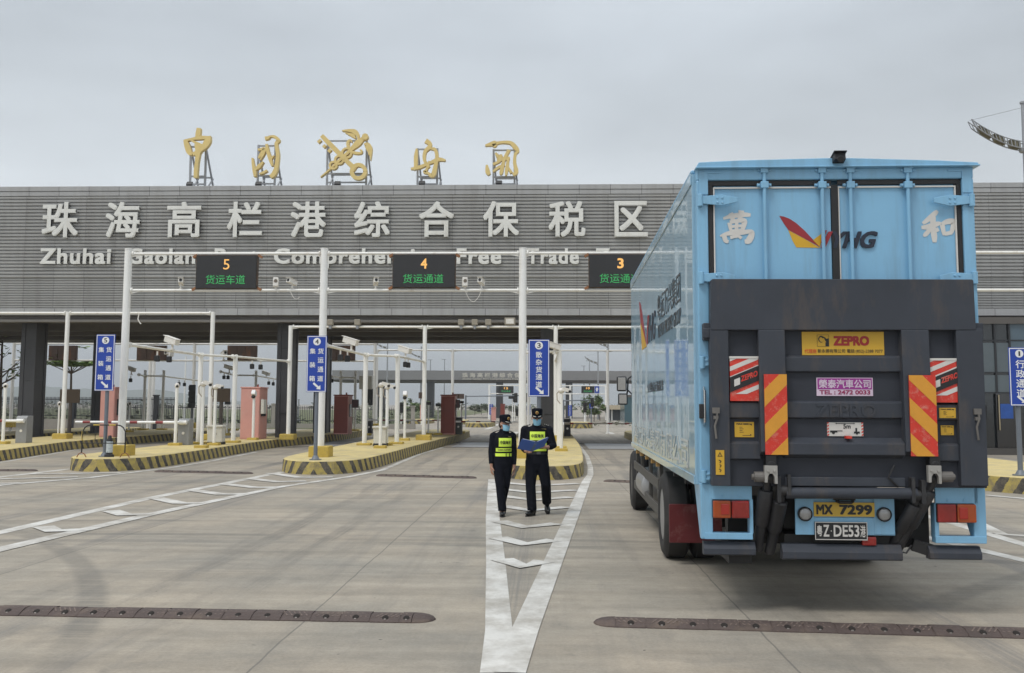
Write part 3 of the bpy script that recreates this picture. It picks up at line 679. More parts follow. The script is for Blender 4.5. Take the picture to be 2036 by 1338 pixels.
# ------------------------------------------------------------------ gold calligraphy and emblem on the roof
RY = 41.0
def roof_piece(label, strokes, sc, ox, oy, frame, cat='rooftop character', name='rooftop_character', extra=None, base_y=368.5):
    """strokes in enlarged photo coordinates (sc, ox, oy turn them into photo pixels)."""
    xs = [p[0] for st in strokes for p in st]; mid = P((min(xs) + max(xs)) / 2 / sc + ox, base_y, RY)
    t = thing(name, label, cat, (mid.x, RY, ZT), group='gold pieces standing on the gate roof')
    k = RY / F / sc * 1.012
    m = MB()
    for j, st in enumerate(strokes):
        pp = []
        for x, y, w_ in st:
            q = P(x / sc + ox, y / sc + oy, RY); pp.append((q.x, q.z, w_ * k))
        m.stroke(pp, (0, RY + 0.004 * (j % 5), 0), X3, Z3, 0.22 + 0.003 * (j % 5))
    if extra: extra(m, k)
    wpart('character' if name == 'rooftop_character' else 'emblem_body', m, GOLD, t)
    f = MB(); x0, x1, ztop = frame
    a = P(x0, 368.5, RY + .3); b = P(x1, 368.5, RY + .3); zt = P(x0, ztop, RY + .3).z; z0 = ZT - 0.1
    th = 0.042
    for x in (a.x, b.x):
        f.box(x - th, x + th, RY + 0.26, RY + 0.26 + 2 * th, z0, zt)
        f.bar((x, RY + 0.31, zt - 0.1), (x + 0.14, RY + 1.3, z0), th * 1.6, th * 1.6)
        f.bar((x, RY + 0.31, z0 + 0.15), (x + 0.11, RY + 1.0, z0 + (zt - z0) * 0.40), th * 1.3, th * 1.3)
    for fr in (0.22, 0.38, 0.98): f.box(a.x, b.x, RY + 0.27, RY + 0.27 + th * 1.5, z0 + (zt - z0) * fr - th * .8, z0 + (zt - z0) * fr + th * .7)
    f.bar((a.x + .1, RY + 0.95, z0 + (zt - z0) * .42), (b.x + .1, RY + 0.95, z0 + (zt - z0) * .42), th * 1.5, th * 1.5)
    wpart('support_frame', f, STEEL, t)
    return t
s1, o1 = 4.848, (340, 240); s2, o2 = 2.909, (600, 240)
roof_piece('gold rooftop character farthest left, a pierced cup shape on one long stem',
    [[(150, 193, 30), (168, 245, 52), (192, 315, 50), (222, 333, 26)], [(150, 203, 22), (215, 188, 22), (300, 175, 36), (360, 172, 26), (397, 160, 6)],
     [(392, 165, 12), (368, 205, 62), (338, 255, 55), (300, 290, 40), (272, 330, 40)], [(283, 82, 38), (276, 130, 46), (268, 175, 40)],
     [(195, 190, 14), (250, 222, 24), (300, 245, 30), (330, 262, 34)], [(262, 235, 44), (275, 300, 50), (265, 400, 36), (256, 480, 38), (252, 560, 36)], [(225, 335, 30), (255, 322, 40), (285, 310, 40)]],
    s1, *o1, (377.5, 407.5, 290))
roof_piece('gold calligraphy character second along the roof, its tall stroke curving round small inner strokes',
    [[(918, 182, 34), (948, 176, 30), (968, 162, 16), (1010, 166, 26), (1046, 200, 34), (1026, 236, 32), (1040, 340, 34), (1028, 450, 36), (1005, 520, 46), (968, 552, 34)],
     [(796, 370, 16), (804, 430, 24), (816, 490, 34), (822, 550, 22)], [(826, 482, 16), (862, 448, 36), (902, 405, 14)], [(850, 290, 18), (880, 286, 24), (912, 280, 26), (880, 335, 30), (856, 372, 14)],
     [(872, 388, 12), (905, 330, 18), (935, 262, 20)], [(932, 236, 22), (944, 300, 30), (968, 380, 34), (988, 446, 18)], [(972, 384, 16), (1004, 345, 12)], [(864, 522, 14), (900, 510, 22), (938, 488, 20)]],
    s1, *o1, (512, 546, 288))
def emblem_extra(m, k):
    def ring(x, y, r, wd, d=0.0):
        q = P(x / s1 + o1[0], y / s1 + o1[1], RY); n = 22
        m.stroke([(q.x + r * k * math.cos(2 * math.pi * i / n), q.z + r * k * math.sin(2 * math.pi * i / n), wd * k) for i in range(n + 1)], (0, RY + d, 0), X3, Z3, 0.24, sub=1)
    ring(1815, 500, 66, 38, 0.01)
    for i, (x, y, r) in enumerate(((1574, 440, 34), (1630, 388, 40), (1702, 322, 46))): ring(x, y, r, 20, 0.012 + .003 * i)
    q = P(1880 / s1 + o1[0], 166 / s1 + o1[1], RY); m.cyl((q.x, RY + .02, q.z), (q.x, RY - 0.24, q.z), 31 * k, n=18)
roof_piece('gold emblem in the middle of the roof, a key crossed with a winged staff', 
    [[(1462, 155, 40), (1530, 225, 46), (1640, 335, 46), (1745, 440, 46), (1790, 475, 60)], [(1455, 195, 26), (1425, 222, 26)], [(1500, 245, 26), (1476, 268, 26)], [(1550, 285, 28), (1526, 310, 28)],
     [(1450, 553, 8), (1540, 478, 16), (1640, 385, 26), (1740, 292, 34), (1810, 225, 62), (1850, 190, 40), (1880, 168, 30)],
     [(1742, 290, 22), (1716, 255, 30), (1716, 215, 28), (1738, 200, 20), (1752, 218, 10)], [(1752, 312, 24), (1790, 322, 26), (1838, 322, 20), (1846, 300, 16), (1828, 290, 8)],
     [(1658, 108, 10), (1720, 106, 26), (1780, 118, 44), (1806, 150, 34), (1812, 185, 14)], [(1690, 128, 8), (1780, 148, 18)], [(1712, 142, 8), (1785, 165, 18)], [(1740, 156, 8), (1790, 180, 16)],
     [(1870, 236, 14), (1905, 240, 36), (1928, 275, 38), (1932, 330, 24), (1930, 392, 6)], [(1880, 255, 14), (1908, 310, 12)], [(1895, 250, 18), (1918, 342, 10)]],
    s1, *o1, (650, 728, 278), cat='emblem', name='rooftop_emblem', extra=emblem_extra)
roof_piece('gold calligraphy character just right of the emblem, with a small hooked cap on top',
    [[(720, 122, 28), (745, 140, 22), (738, 162, 22), (716, 186, 20), (712, 230, 18), (728, 262, 18), (742, 275, 12)], [(668, 168, 10), (663, 215, 22), (662, 270, 20), (650, 290, 10)],
     [(634, 284, 10), (680, 276, 20), (740, 252, 16), (795, 230, 22), (834, 236, 10)], [(740, 168, 8), (772, 172, 18), (784, 210, 20), (776, 265, 22), (762, 320, 26), (738, 318, 14)],
     [(742, 240, 12), (724, 290, 14), (712, 302, 16), (740, 312, 14), (756, 326, 12)]],
    s2, *o2, (830, 869, 295), base_y=368)
roof_piece('gold rooftop character at the right end, a wide arch over knotted inner strokes',
    [[(1062, 150, 8), (1095, 142, 22), (1118, 140, 34), (1112, 158, 14)], [(1112, 140, 18), (1160, 131, 14), (1210, 135, 20), (1240, 165, 26), (1252, 182, 14), (1236, 200, 16), (1232, 250, 20), (1242, 300, 24), (1222, 318, 18)],
     [(1072, 262, 12), (1077, 300, 28), (1088, 318, 16)], [(1122, 192, 10), (1140, 214, 22), (1160, 205, 14)], [(1130, 234, 16), (1175, 226, 22), (1205, 222, 14)], [(1108, 258, 16), (1150, 240, 12)],
     [(1200, 175, 20), (1172, 230, 18), (1156, 300, 22), (1150, 318, 10)], [(1196, 225, 14), (1186, 290, 20), (1182, 322, 10)], [(1108, 300, 10), (1140, 275, 16), (1176, 262, 10)], [(1188, 265, 12), (1214, 308, 16)]],
    s2, *o2, (981, 1023, 297), base_y=367.5)
fl0 = None
for i, (px, lab) in enumerate(((377, 'under the far left gold character'), (514, 'under the second gold character'), (671, 'under the gold key emblem'), (839, 'under the gold character right of the emblem'), (992, 'under the gold character at the right end'))):
    q = P(px, 369, 40.3)
    if fl0 is None:
        fl0 = thing('floodlight', 'black floodlight on the roof edge ' + lab, 'floodlight', (q.x, 40.3, ZT), group='floodlights along the roof edge')
        m = MB(); m.obox((0, 0, 0.17), (0.26, 0.1, 0.19), Matrix.Rotation(rad(-35), 3, 'X')); m.build('lamp_housing', BLK, fl0, bev=0.015)
        m = MB(); m.box(-0.15, -0.13, -0.03, 0.03, 0, 0.2); m.box(0.13, 0.15, -0.03, 0.03, 0, 0.2); m.box(-.15, .15, -.03, .03, -.06, 0.012); m.build('bracket', STEEL, fl0)
        m = MB(); m.obox((0, -0.035 + 0.08, 0.215), (0.22, 0.01, 0.15), Matrix.Rotation(rad(-35), 3, 'X')); m.build('lens', glass_mat('lamp_glass', (0.25, 0.26, 0.27), 0.1), fl0)
    else: dup(fl0, (q.x, 40.3, ZT), 0, 'black floodlight on the roof edge ' + lab)

# ================================================================== GANTRIES, POLES AND LANE EQUIPMENT
def pole(mb, x, y, z0, z1, r=0.1, n=16, flange=True):
    mb.cyl((x, y, z0), (x, y, z1), r, n=n)
    if flange: mb.cyl((x, y, z0), (x, y, z0 + 0.03), r * 1.7, n=n)
def beam_part(t, x0, x1, Y, z, r, name='beam'):
    m = MB(); m.tube([(x0, Y, z), (x1, Y, z)], r, 12)
    for x, s in ((x0, 1), (x1, -1)):
        m.cyl((x + s * 0.02, Y, z), (x + s * 0.05, Y, z), r * 1.9, n=12)
        m.add([(x, Y - .015, z - .10), (x + s * .28, Y - .015, z - r), (x, Y - .015, z - r), (x, Y + .015, z - .10), (x + s * .28, Y + .015, z - r), (x, Y + .015, z - r)], [(0, 1, 2), (3, 5, 4), (0, 3, 4, 1), (1, 4, 5, 2), (0, 2, 5, 3)])
    return wpart(name, m, BEAMW, t, smooth=True)
def footing(t, x, y, sx, sy, h, z0=IH, m=None):
    mb = MB(); mb.box(x - sx / 2, x + sx / 2, y - sy / 2, y + sy / 2, z0 - 0.02, z0 + h)
    return wpart('footing', mb, m or YEL2, t, bev=0.03)

# --- the front gantry with the lane screens
GY = 26.5
gx = [P(px, 700, GY).x for px in (248, 641, 1039, 1436, 1833, 2230)]
gz1, gz0, gtop = P(641, 504, GY).z, P(641, 577, GY).z, P(641, 496, GY).z
gan = thing('lane_gantry', 'tall white front gantry over the lanes, carrying the lit lane number screens', 'gantry', (gx[1], GY, 0))
for i, x in enumerate(gx):
    m = MB(); pole(m, x, GY, IH, gtop + 0.004 * i, 0.105, 20); m.cyl((x, GY, gtop + .004 * i), (x, GY, gtop + .03), 0.11, n=20)
    wpart('pole', m, WHITE, gan, smooth=True)
    if i < 5:
        footing(gan, x + 0.02, GY - 0.02, 0.56, 0.6, 0.3)
    if i < 5:
        for z in (gz1, gz0): beam_part(gan, x + 0.1, gx[i + 1] - 0.1, GY, z, 0.04)
boards = []
def lane_screen(px0, px1, py0, py1, Y, num, txt, label, rust=True, numw=0.10, front=0.12, group='lane screens on the front gantry', lit=True):
    a, b = P(px0, py1, Y - front), P(px1, py0, Y - front); t = thing('lane_screen', label, 'LED screen', ((a.x + b.x) / 2, Y - front, a.z), group=group)
    m = MB(); m.box(a.x, b.x, Y - front + 0.02, Y - front + 0.16, a.z, b.z); wpart('case', m, BLK if not rust else mat('rusted_case', (0.06, 0.045, 0.035), 0.7, 0, 0.2, 3, stain=(0.22, 0.10, 0.04), stain_amt=0.8, stain_scale=4), t, bev=0.01)
    m = MB(); m.box(a.x + 0.025, b.x - 0.025, Y - front, Y - front + 0.019, a.z + .025, b.z - .025)
    wpart('screen', m, SCREEN, t)
    W_, H_ = b.x - a.x, b.z - a.z
    m = MB(); m.text(num, (a.x + W_ * (0.5 - numw / 2 * len(num)), Y - front - 0.002, a.z + H_ * 0.57), X3, Z3, W_ * numw * len(num), H_ * 0.30, 0.004, bold=0.022 if num != '5' else 0.0)
    wpart('lane_number', m, AMBER, t)
    m = MB(); m.text(txt, (a.x + W_ * 0.17, Y - front - 0.002, a.z + H_ * 0.14), X3, Z3, W_ * 0.64, H_ * 0.27, 0.004)
    wpart('message', m, GREEN, t)
    if rust:
        for x, z in ((a.x, a.z - .01), (a.x, b.z - .05), (b.x, a.z - .01), (b.x, b.z - .05)):
            m = MB(); m.obox((x + (0.05 if x == b.x else -0.05), Y - front + 0.1, z + .02), (0.13, 0.1, 0.07), Matrix.Rotation(0.5 if x == b.x else -0.5, 3, 'Y'))
            wpart('bracket', m, mat('rusty_steel', (0.28, 0.13, 0.06), 0.8, 0, 0.3, 8), t)
    return t
lane_screen(387.5, 512, 506.5, 574.5, GY, '5', '货运车道', 'dark screen with an amber five over green characters')
lane_screen(779.5, 906, 505, 572.5, GY, '4', '货运通道', 'dark screen with an amber four over green characters')
lane_screen(1170.5, 1297, 504.5, 572, GY, '3', '货运通道', 'dark screen with an amber three, its edge hidden by the lorry')

def camera_kids(t, s=1.0, pitch=-12, dome=False):
    R = Matrix.Rotation(rad(pitch), 3, 'X')
    m = MB(); m.obox(R @ Vector((0, 0, 0)) + Vector((0, 0, 0.2 * s)), (0.13 * s, 0.34 * s, 0.12 * s), R); m.obox(R @ Vector((0, -0.02 * s, 0.068 * s)) + Vector((0, 0, 0.2 * s)), (0.15 * s, 0.40 * s, 0.012 * s), R)
    m.build('housing', CAMW, t, bev=0.012 * s)
    m = MB(); m.cyl(R @ Vector((0, -0.165 * s, 0)) + Vector((0, 0, 0.2 * s)), R @ Vector((0, -0.178 * s, 0)) + Vector((0, 0, 0.2 * s)), 0.042 * s); m.build('lens', BLK, t)
    m = MB(); m.cyl((0, 0.02 * s, 0), (0, 0.02 * s, 0.15 * s), 0.022 * s); m.cyl((0, .02 * s, 0), (0, .02 * s, 0.02 * s), 0.05 * s); m.build('bracket', CAMW, t)
cam0 = None
def beam_camera(px, Y, z, label, rz=0.0, s=1.0):
    global cam0
    x = P(px, 700, Y).x
    if cam0 is None or s != 1.0:
        t = thing('security_camera', label, 'camera', (x, Y, z), rz, 'white cameras on the gantry beams'); camera_kids(t, s)
        if s == 1.0: cam0 = t
        return t
    return dup(cam0, (x, Y, z), rz, label)
zb = gz0 + 0.035
beam_camera(355, GY, zb, 'white camera on the low beam just left of the number five screen', 0.3)
beam_camera(577, GY, zb, 'white camera on the low beam farther right of the number five screen', -0.4)
beam_camera(745, GY, zb, 'white camera on the low beam just left of the number four screen', 0.25)
beam_camera(956, GY, zb, 'white camera on the low beam farther right of the number four screen', -0.2)
def hood_light(px, label):
    x = P(px, 700, GY).x
    t = thing('strobe_light', label, 'light', (x, GY, zb), 0.2, 'tall white lights beside the lane screens')
    m = MB(); m.obox((0, -0.02, 0.19), (0.15, 0.14, 0.26), Matrix.Rotation(rad(-8), 3, 'X')); m.build('housing', CAMW, t, bev=0.02)
    m = MB(); m.cyl((0, -0.085, 0.22), (0, -0.10, 0.22), 0.05); m.build('lens', mat('lamp_lens', (0.16, 0.13, 0.10), 0.2, 0, .1), t)
    m = MB(); m.cyl((0, 0, 0), (0, 0, 0.08), 0.03); m.tube([(0.02, -.02, .10), (0.03, -.05, -.02), (0.07, -.04, -.1), (.02, 0, -.06)], 0.008, 6); m.build('bracket', CAMW, t)
hood_light(545, 'tall white light unit right beside the number five screen'); hood_light(923, 'tall white light unit right beside the number four screen')
for (a, b, sag, lab) in ((925, 957, 22, 'thin white cable sagging below the number four screen lights'), (577, 596, 10, 'thin white cable end hanging beside the number five screen')):
    m = MB(); p0, p1 = P(a, 578, GY - .06), P(b, 578 if a > 900 else 590, GY - .06)
    m.tube([p0.lerp(p1, i / 8) - Z3 * (sag / F * GY * (1 - (i / 4 - 1) ** 2)) for i in range(9)], 0.009, 6)
    tag(m.build('cable', CAMW, None, smooth=True), lab, 'cable')

# --- gantries behind the booths
def portal(name, label, pxs, Y, ytop, extra_left=None, extra_right=None, r=0.088, foot=True, single=True, cat='gantry', z_base=IH):
    xs = [P(px, 740, Y).x for px in pxs]; z = P(pxs[-1], ytop, Y).z
    t = thing(name, label, cat, (xs[0], Y, 0))
    for i, x in enumerate(xs):
        m = MB(); pole(m, x, Y, z_base, z + 0.05, r, 16); wpart('pole', m, WHITE, t, smooth=True)
        if foot: footing(t, x, Y, 0.6, 0.55, 0.22)
    ends = ([extra_left] if extra_left is not None else []) + xs + ([extra_right] if extra_right is not None else [])
    for a, b in zip(ends[:-1], ends[1:]): beam_part(t, a + r * .95, b - r * .95, Y, z, 0.05)
    return t, xs, z
pa, pax, paz = portal('height_gantry', 'slim white gantry crossing in front of the gate building at the far left', (130, 420), 38.6, 622.5, extra_left=-27.5)
pb, pbx, pbz = portal('height_gantry', 'slim white gantry running under the gate building behind the lane screens', (576, 844, 1105, 1368), 39.3, 650.5, extra_right=11.0)
m = MB(); q = P(277, 640, 38.6); m.tube([(q.x, 38.55, paz - .03), (q.x - .02, 38.5, paz - .25), (q.x + .04, 38.5, paz - .38), (q.x + .12, 38.5, paz - .46)], 0.022, 8)
tag(m.build('cable', CAMW, None, smooth=True), 'short loose white cable dangling from the far left gantry beam', 'cable')
def signal_box(px, py, Y, label):
    q = P(px, py, Y); t = thing('lane_detector', label, 'detector', (q.x, Y, q.z), 0, 'detectors clamped on the beam under the gate roof')
    m = MB(); m.box(-.12, .12, -.14, .10, 0.04, 0.28); m.build('housing', mat('dull_housing', (0.30, 0.27, 0.22), 0.6), t, bev=0.02)
    m = MB(); m.box(-.05, .05, -.07, .03, -0.12, 0.035); m.cyl((0, -.07, -.08), (0, -.10, -.08), .04); m.build('clamp', STEEL, t)
for px, l in ((657, 'nearest the fourth gantry pole'), (711, 'third from the camera pole'), (917, 'left of the pair between the poles'), (944, 'middle of the beam'), (971, 'right of the pair between the poles')):
    signal_box(px, 648.5, 39.2, 'small dull detector box under the gate roof, ' + l)
q = P(1014, 650, 39.0); t = thing('lane_detector', 'larger pale box on the beam under the gate roof beside the third gantry pole', 'detector', (q.x, 39.0, pbz + .05))
m = MB(); m.box(-.22, .22, -.15, .12, 0.0, 0.3); m.build('housing', mat('dull_housing', (0.30, 0.27, 0.22)), t, bev=0.03); m = MB(); m.box(-.16, .16, -.16, -.152, .05, .25); m.build('panel', CAMW, t)

# --- camera frames along the islands (posts joined by a rail that starts at the front gantry)
def cam_frame(label, posts, rail, r=0.085):
    """posts: (px, Y); rail: world points."""
    xs = [(P(px, 790, Y).x, Y) for px, Y in posts]
    t = thing('camera_gantry', label, 'camera gantry', (xs[0][0], xs[0][1], 0), group='white camera gantries along the islands')
    for x, y in xs:
        m = MB(); pole(m, x, y, IH, 3.62, r, 16, False); wpart('post', m, WHITE, t, smooth=True); footing(t, x, y, 0.5, 0.42, 0.08)
    m = MB()
    for a, b in zip(rail[:-1], rail[1:]):
        m.tube([a, b], 0.045, 10); d = (Vector(b) - Vector(a)).normalized()
        for p in (Vector(a) + d * .1, Vector(b) - d * .1): m.cyl(p - d * 0.02, p + d * .02, 0.085, n=10)
    wpart('rail', m, BEAMW, t, smooth=True)
    return xs
x5 = cam_frame('white two post camera frame on the island of lane five', ((397, 34.2), (466, 35.6)),
          [(gx[0] + .05, GY + .1, 3.45), (P(397, 790, 34.2).x, 34.1, 3.55), (P(466, 790, 35.6).x, 35.5, 3.56), (pbx[0], 39.2, 3.55)])
x4 = cam_frame('white two post camera frame on the island of lane four', ((726, 34.0), (790, 35.2)),
          [(gx[1] + .05, GY + .1, 3.45), (P(726, 790, 34.0).x, 33.9, 3.55), (P(790, 790, 35.2).x, 35.1, 3.57), (pbx[1], 39.2, 3.55)])
x3 = cam_frame('white two post camera frame behind the officers on the middle island', ((1040, 32.4), (1112, 32.4)),
          [(gx[2] + .05, GY + .1, 3.45), (P(1040, 790, 32.4).x, 32.3, 3.55), (P(1112, 790, 32.4).x, 32.35, 3.6), (pbx[2], 39.2, 3.6)])
cam_frame('white camera frame beyond the gate building on the far left island', ((287, 52.0), (324, 52.3)),
          [(P(240, 790, 47).x, 49.0, 3.28), (P(287, 790, 52.0).x, 51.95, 3.3), (P(324, 790, 52.3).x, 52.2, 3.3), (P(392, 790, 55).x, 56.5, 3.1)], 0.075)
cam_frame('white camera frame beyond the gate building behind the pink booth', ((466, 52.0), (508, 52.3)),
          [(P(423, 790, 48).x, 49.0, 3.45), (P(466, 790, 52.0).x, 51.95, 3.35), (P(508, 790, 52.3).x, 52.2, 3.35), (P(556, 790, 55).x, 56.5, 3.15)], 0.075)
cam_frame('white camera frame beyond the gate building above the dark red booth', ((677, 52.0), (706, 52.3)),
          [(P(655, 790, 49).x, 49.0, 3.25), (P(677, 790, 52.0).x, 51.95, 3.25), (P(706, 790, 52.3).x, 52.2, 3.25)], 0.075)
def rail_camera(p, label, rz, s=1.5):
    t = thing('security_camera', label, 'camera', p, rz, 'large white cameras on the island frames')
    camera_kids(t, s, -16); return t
def on(px, Y, z): return (P(px, 700, Y).x, Y, z)
rail_camera(on(341, 30.5, 3.52), 'large white camera on the rail of the lane five camera frame', rad(-115), 1.5)
rail_camera(on(697, 31, 3.54), 'large white camera on the rail of the lane four camera frame', rad(-110), 1.5)
rail_camera(on(805, 36.4, 3.55), 'white camera cluster on the rear end of the lane four camera frame', rad(-120), 1.6)
rail_camera(on(1100, 32.2, 3.5), 'white camera beside the number three sign', rad(-70), 1.4)
rail_camera(on(262, 50.0, 3.3), 'distant white camera left of the poles of the far left frame', rad(-110), 1.5)
rail_camera(on(456, 50.5, 3.42), 'distant white camera on the frame left of the pink booth', rad(-100), 1.5)
rail_camera(on(530, 54.2, 3.25), 'distant white camera on the rail right of the pink booth', rad(-110), 1.4)
pod0 = None
def pod(p, label):
    global pod0
    if pod0 is None:
        pod0 = thing('flash_lamp', label, 'lamp', p, 0, 'black flash lamps hanging under the rails')
        m = MB(); m.tube([(0, 0, -.3), (0, 0, -.28), (0, 0, -.12), (0, 0, -.1)], [.07, .085, .085, .06], 12); m.obox((0, -.07, -.2), (.13, .03, .17)); m.build('housing', BLK, pod0, smooth=False)
        m = MB(); m.cyl((0, 0, -.1), (0, 0, 0.03), .025); m.build('hanger', CAMW, pod0)
    else: dup(pod0, p, 0, label)
for px, Y, z, l in ((313, 30.0, 3.42, 'left of the two under the lane five rail'), (337, 31.2, 3.45, 'right of the two under the lane five rail'), (502, 37.0, 3.45, 'left of the two before the second gate column'), (519, 37.6, 3.45, 'right of the two before the second gate column'),
                    (677, 29.2, 3.42, 'left of the pair beside the number four sign'), (691, 29.8, 3.42, 'right of the pair beside the number four sign'), (806, 36.0, 3.5, 'left of the pair at the back of the lane four rail'), (812, 36.6, 3.5, 'right of the pair at the back of the lane four rail'),
                    (262, 49.6, 3.2, 'under the camera of the distant far left frame'), (358, 53.8, 3.1, 'first of two on the distant far left rail'), (369, 54.4, 3.08, 'second of two on the distant far left rail'), (447, 49.9, 3.38, 'left of two on the distant rail left of the pink booth'), (455, 50.2, 3.38, 'right of two on the distant rail left of the pink booth'),
                    (536, 54.6, 3.18, 'left of two on the distant rail behind the second column'), (545, 55.2, 3.15, 'right of two on the distant rail behind the second column'), (661, 49.2, 3.2, 'single one beside the number four sign post far behind')):
    pod(on(px, Y, z), 'black flash lamp, ' + l)

# --- lane signs
def lane_sign(px, py, Y, x0, x1, y0, y1, num, cols, label, rz=0.0):
    b = P(px, py, Y); t = thing('lane_sign', label, 'road sign', (b.x, Y, IH), rz, 'blue lane signs on the island noses')
    a, c = P(x0, y1, Y - .08), P(x1, y0, Y - .08); L = lambda p: Vector((p.x - b.x, p.y - Y, p.z - IH)); a, c = L(a), L(c)
    m = MB(); m.cyl((0, 0, 0), (0, 0, c.z - .05), 0.052, n=16); m.cyl((0, 0, 0), (0, 0, 0.025), 0.16, n=16); m.lathe((0, 0, 0), Z3, [(0.02, .11), (0.12, .058)], 16)
    m.build('post', GREYP, t, smooth=True)
    m = MB(); m.box(a.x, c.x, -.085, -.06, a.z, c.z); m.build('panel', BLUES, t, bev=0.006)
    w_, h_ = c.x - a.x, c.z - a.z; y = -.086
    m = MB(); bw = 0.018
    for q in ((a.x + .012, c.x - .012, a.z + .012, a.z + .012 + bw), (a.x + .012, c.x - .012, c.z - .012 - bw, c.z - .012)): m.box(q[0], q[1], y - .002, y, q[2], q[3])
    for q in ((a.x + .012, a.x + .012 + bw), (c.x - .012 - bw, c.x - .012)): m.box(q[0], q[1], y - .002, y, a.z + .03, c.z - .03)
    m.build('border', SIGNW, t)
    m = MB(); cy = c.z - h_ * 0.105; r = w_ * 0.19; m.cyl((a.x + w_ / 2, y, cy), (a.x + w_ / 2, y - .003, cy), r, n=28); m.build('number_disc', SIGNW, t)
    m = MB(); q = .42 if num == '1' else .9; m.text(num, (a.x + w_ / 2 - r * q / 2, y - .0035, cy - r * .6), X3, Z3, r * q, r * 1.2, .002, bold=.012); m.build('number', BLK, t)
    m = MB()
    for cx, s, ch, gap, top in cols:
        for i, k in enumerate(s):
            m.text(k, (a.x + w_ * (cx - ch / 2), y - .001, c.z - h_ * (top + i * gap) - w_ * ch * 0.95), X3, Z3, w_ * ch, w_ * ch * 0.95, .002, bold=.014)
    m.build('characters', SIGNW, t)
    m = MB(); ax, az = a.x + w_ * 0.36, a.z + h_ * 0.16; L_ = w_ * 0.40
    m.bar((ax, y - .001, az), (ax + L_ * .72, y - .001, az - L_ * .62), w_ * .10, .004, up=Y3)
    ex, ez = ax + L_ * .86, az - L_ * .75
    m.prism([(ex + .01, ez - .01), (ex - L_ * .50, ez + L_ * .02), (ex + L_ * .02, ez + L_ * .5)], (0, y - .0035, 0), X3, Z3, .002)
    m.build('arrow', SIGNW, t)
    m = MB(); m.box(a.x + .05, c.x - .05, -.058, -.04, a.z + h_ * .25, a.z + h_ * .25 + .05); m.box(a.x + .05, c.x - .05, -.058, -.04, a.z + h_ * .75, a.z + h_ * .75 + .05); m.build('clamp', STEEL, t)
    return t
C2 = [(0.70, '货运通道', 0.29, 0.162, 0.225), (0.29, '集装箱', 0.29, 0.243, 0.225)]
lane_sign(208, 908, 25.9, 187.5, 229.5, 665, 777, '5', C2, 'blue lane sign with a white five on a grey post')
lane_sign(627, 915, 24.9, 608.5, 650.5, 667.5, 779.5, '4', C2, 'blue lane sign with a white four on a grey post')
lane_sign(1071.5, 905, 24.0, 1050.5, 1092.5, 675, 788.5, '3', [(0.5, '散杂货通道', 0.30, 0.130, 0.215)], 'blue lane sign with a white three behind the male officer')
lane_sign(2029, 936, 20.8, 2010, 2047, 691, 807, '1', [(0.52, '行政通道', 0.42, 0.165, 0.215)], 'blue lane sign with a white one past the right edge of the lorry', rz=-0.06)

# --- barriers
def barrier(px, Y, w_, h, arm_px, label, zc=None, colour=GREYBOX, stripes=(0.18, 0.42, 0.66, 0.86), arm_c=None, arm_z=None, r=0.05):
    c = P(px, 860, Y); t = thing('barrier_gate', label, 'barrier', (c.x, Y, IH)); zt = h
    m = MB(); m.prism([(-.22, 0), (.22, 0), (.22, zt), (-.14, zt), (-.22, zt - .08)], (-w_ / 2, 0, 0), Y3, Z3, w_); m.build('cabinet', colour, t, bev=0.012)
    m = MB(); m.cyl((0, -.222, h * .45), (0, -.235, h * .45), .05); m.build('badge', CAMW, t)
    e = P(arm_px, 845, Y - .3).x - c.x; z = arm_z if arm_z is not None else h - .16; s = 1 if e > 0 else -1
    m = MB(); m.tube([(-s * .12, -.3, z), (e, -.3, z)], [r, r * .8], 12); m.cyl((-s * .14, -.3, z), (s * .12, -.3, z), r * 1.5, n=12); m.cyl((0, -.3, z), (0, -.2, z), r * 1.2); arm = m.build('arm', arm_c or WHITE, t, smooth=True)
    if stripes:
        m = MB()
        for f in stripes: m.tube([(e * f, -.3, z), (e * (f + .07), -.3, z)], r * 1.03 - (r * .2) * f, 12, cap=True)
        m.build('band', REDP, arm, smooth=True)
    return t
barrier(369, 33.5, 0.40, 0.92, 150, 'grey barrier cabinet on the lane five island with its red banded white arm lowered', arm_z=0.79)
barrier(48, 34.5, 0.40, 0.98, -150, 'grey barrier cabinet at the far left edge with its white arm lowered', arm_z=0.8)
barrier(912, 47, 0.34, 0.82, 1030, 'dark barrier cabinet beside the right dark red booth with lowered arm', colour=mat('dark_cabinet', (0.06, 0.065, 0.055), 0.5, 0, 0.1, 5), arm_z=0.62, r=.035, stripes=(.05, .3, .55, .8))
barrier(735, 47, 0.25, 0.75, 880, 'barrier with a thin lowered arm across the lane behind the lane four cabinet', colour=BLK, arm_z=0.68, r=.035)
barrier(1128, 45, 0.3, 0.8, 1262, 'barrier behind the middle island with an arm reaching toward the lorry mirrors', colour=BLK, arm_z=0.60, r=.04, stripes=(.02, .3, .6, .85), arm_c=mat('dusty_arm', (0.45, 0.40, 0.33), 0.6, 0, .2, 3))

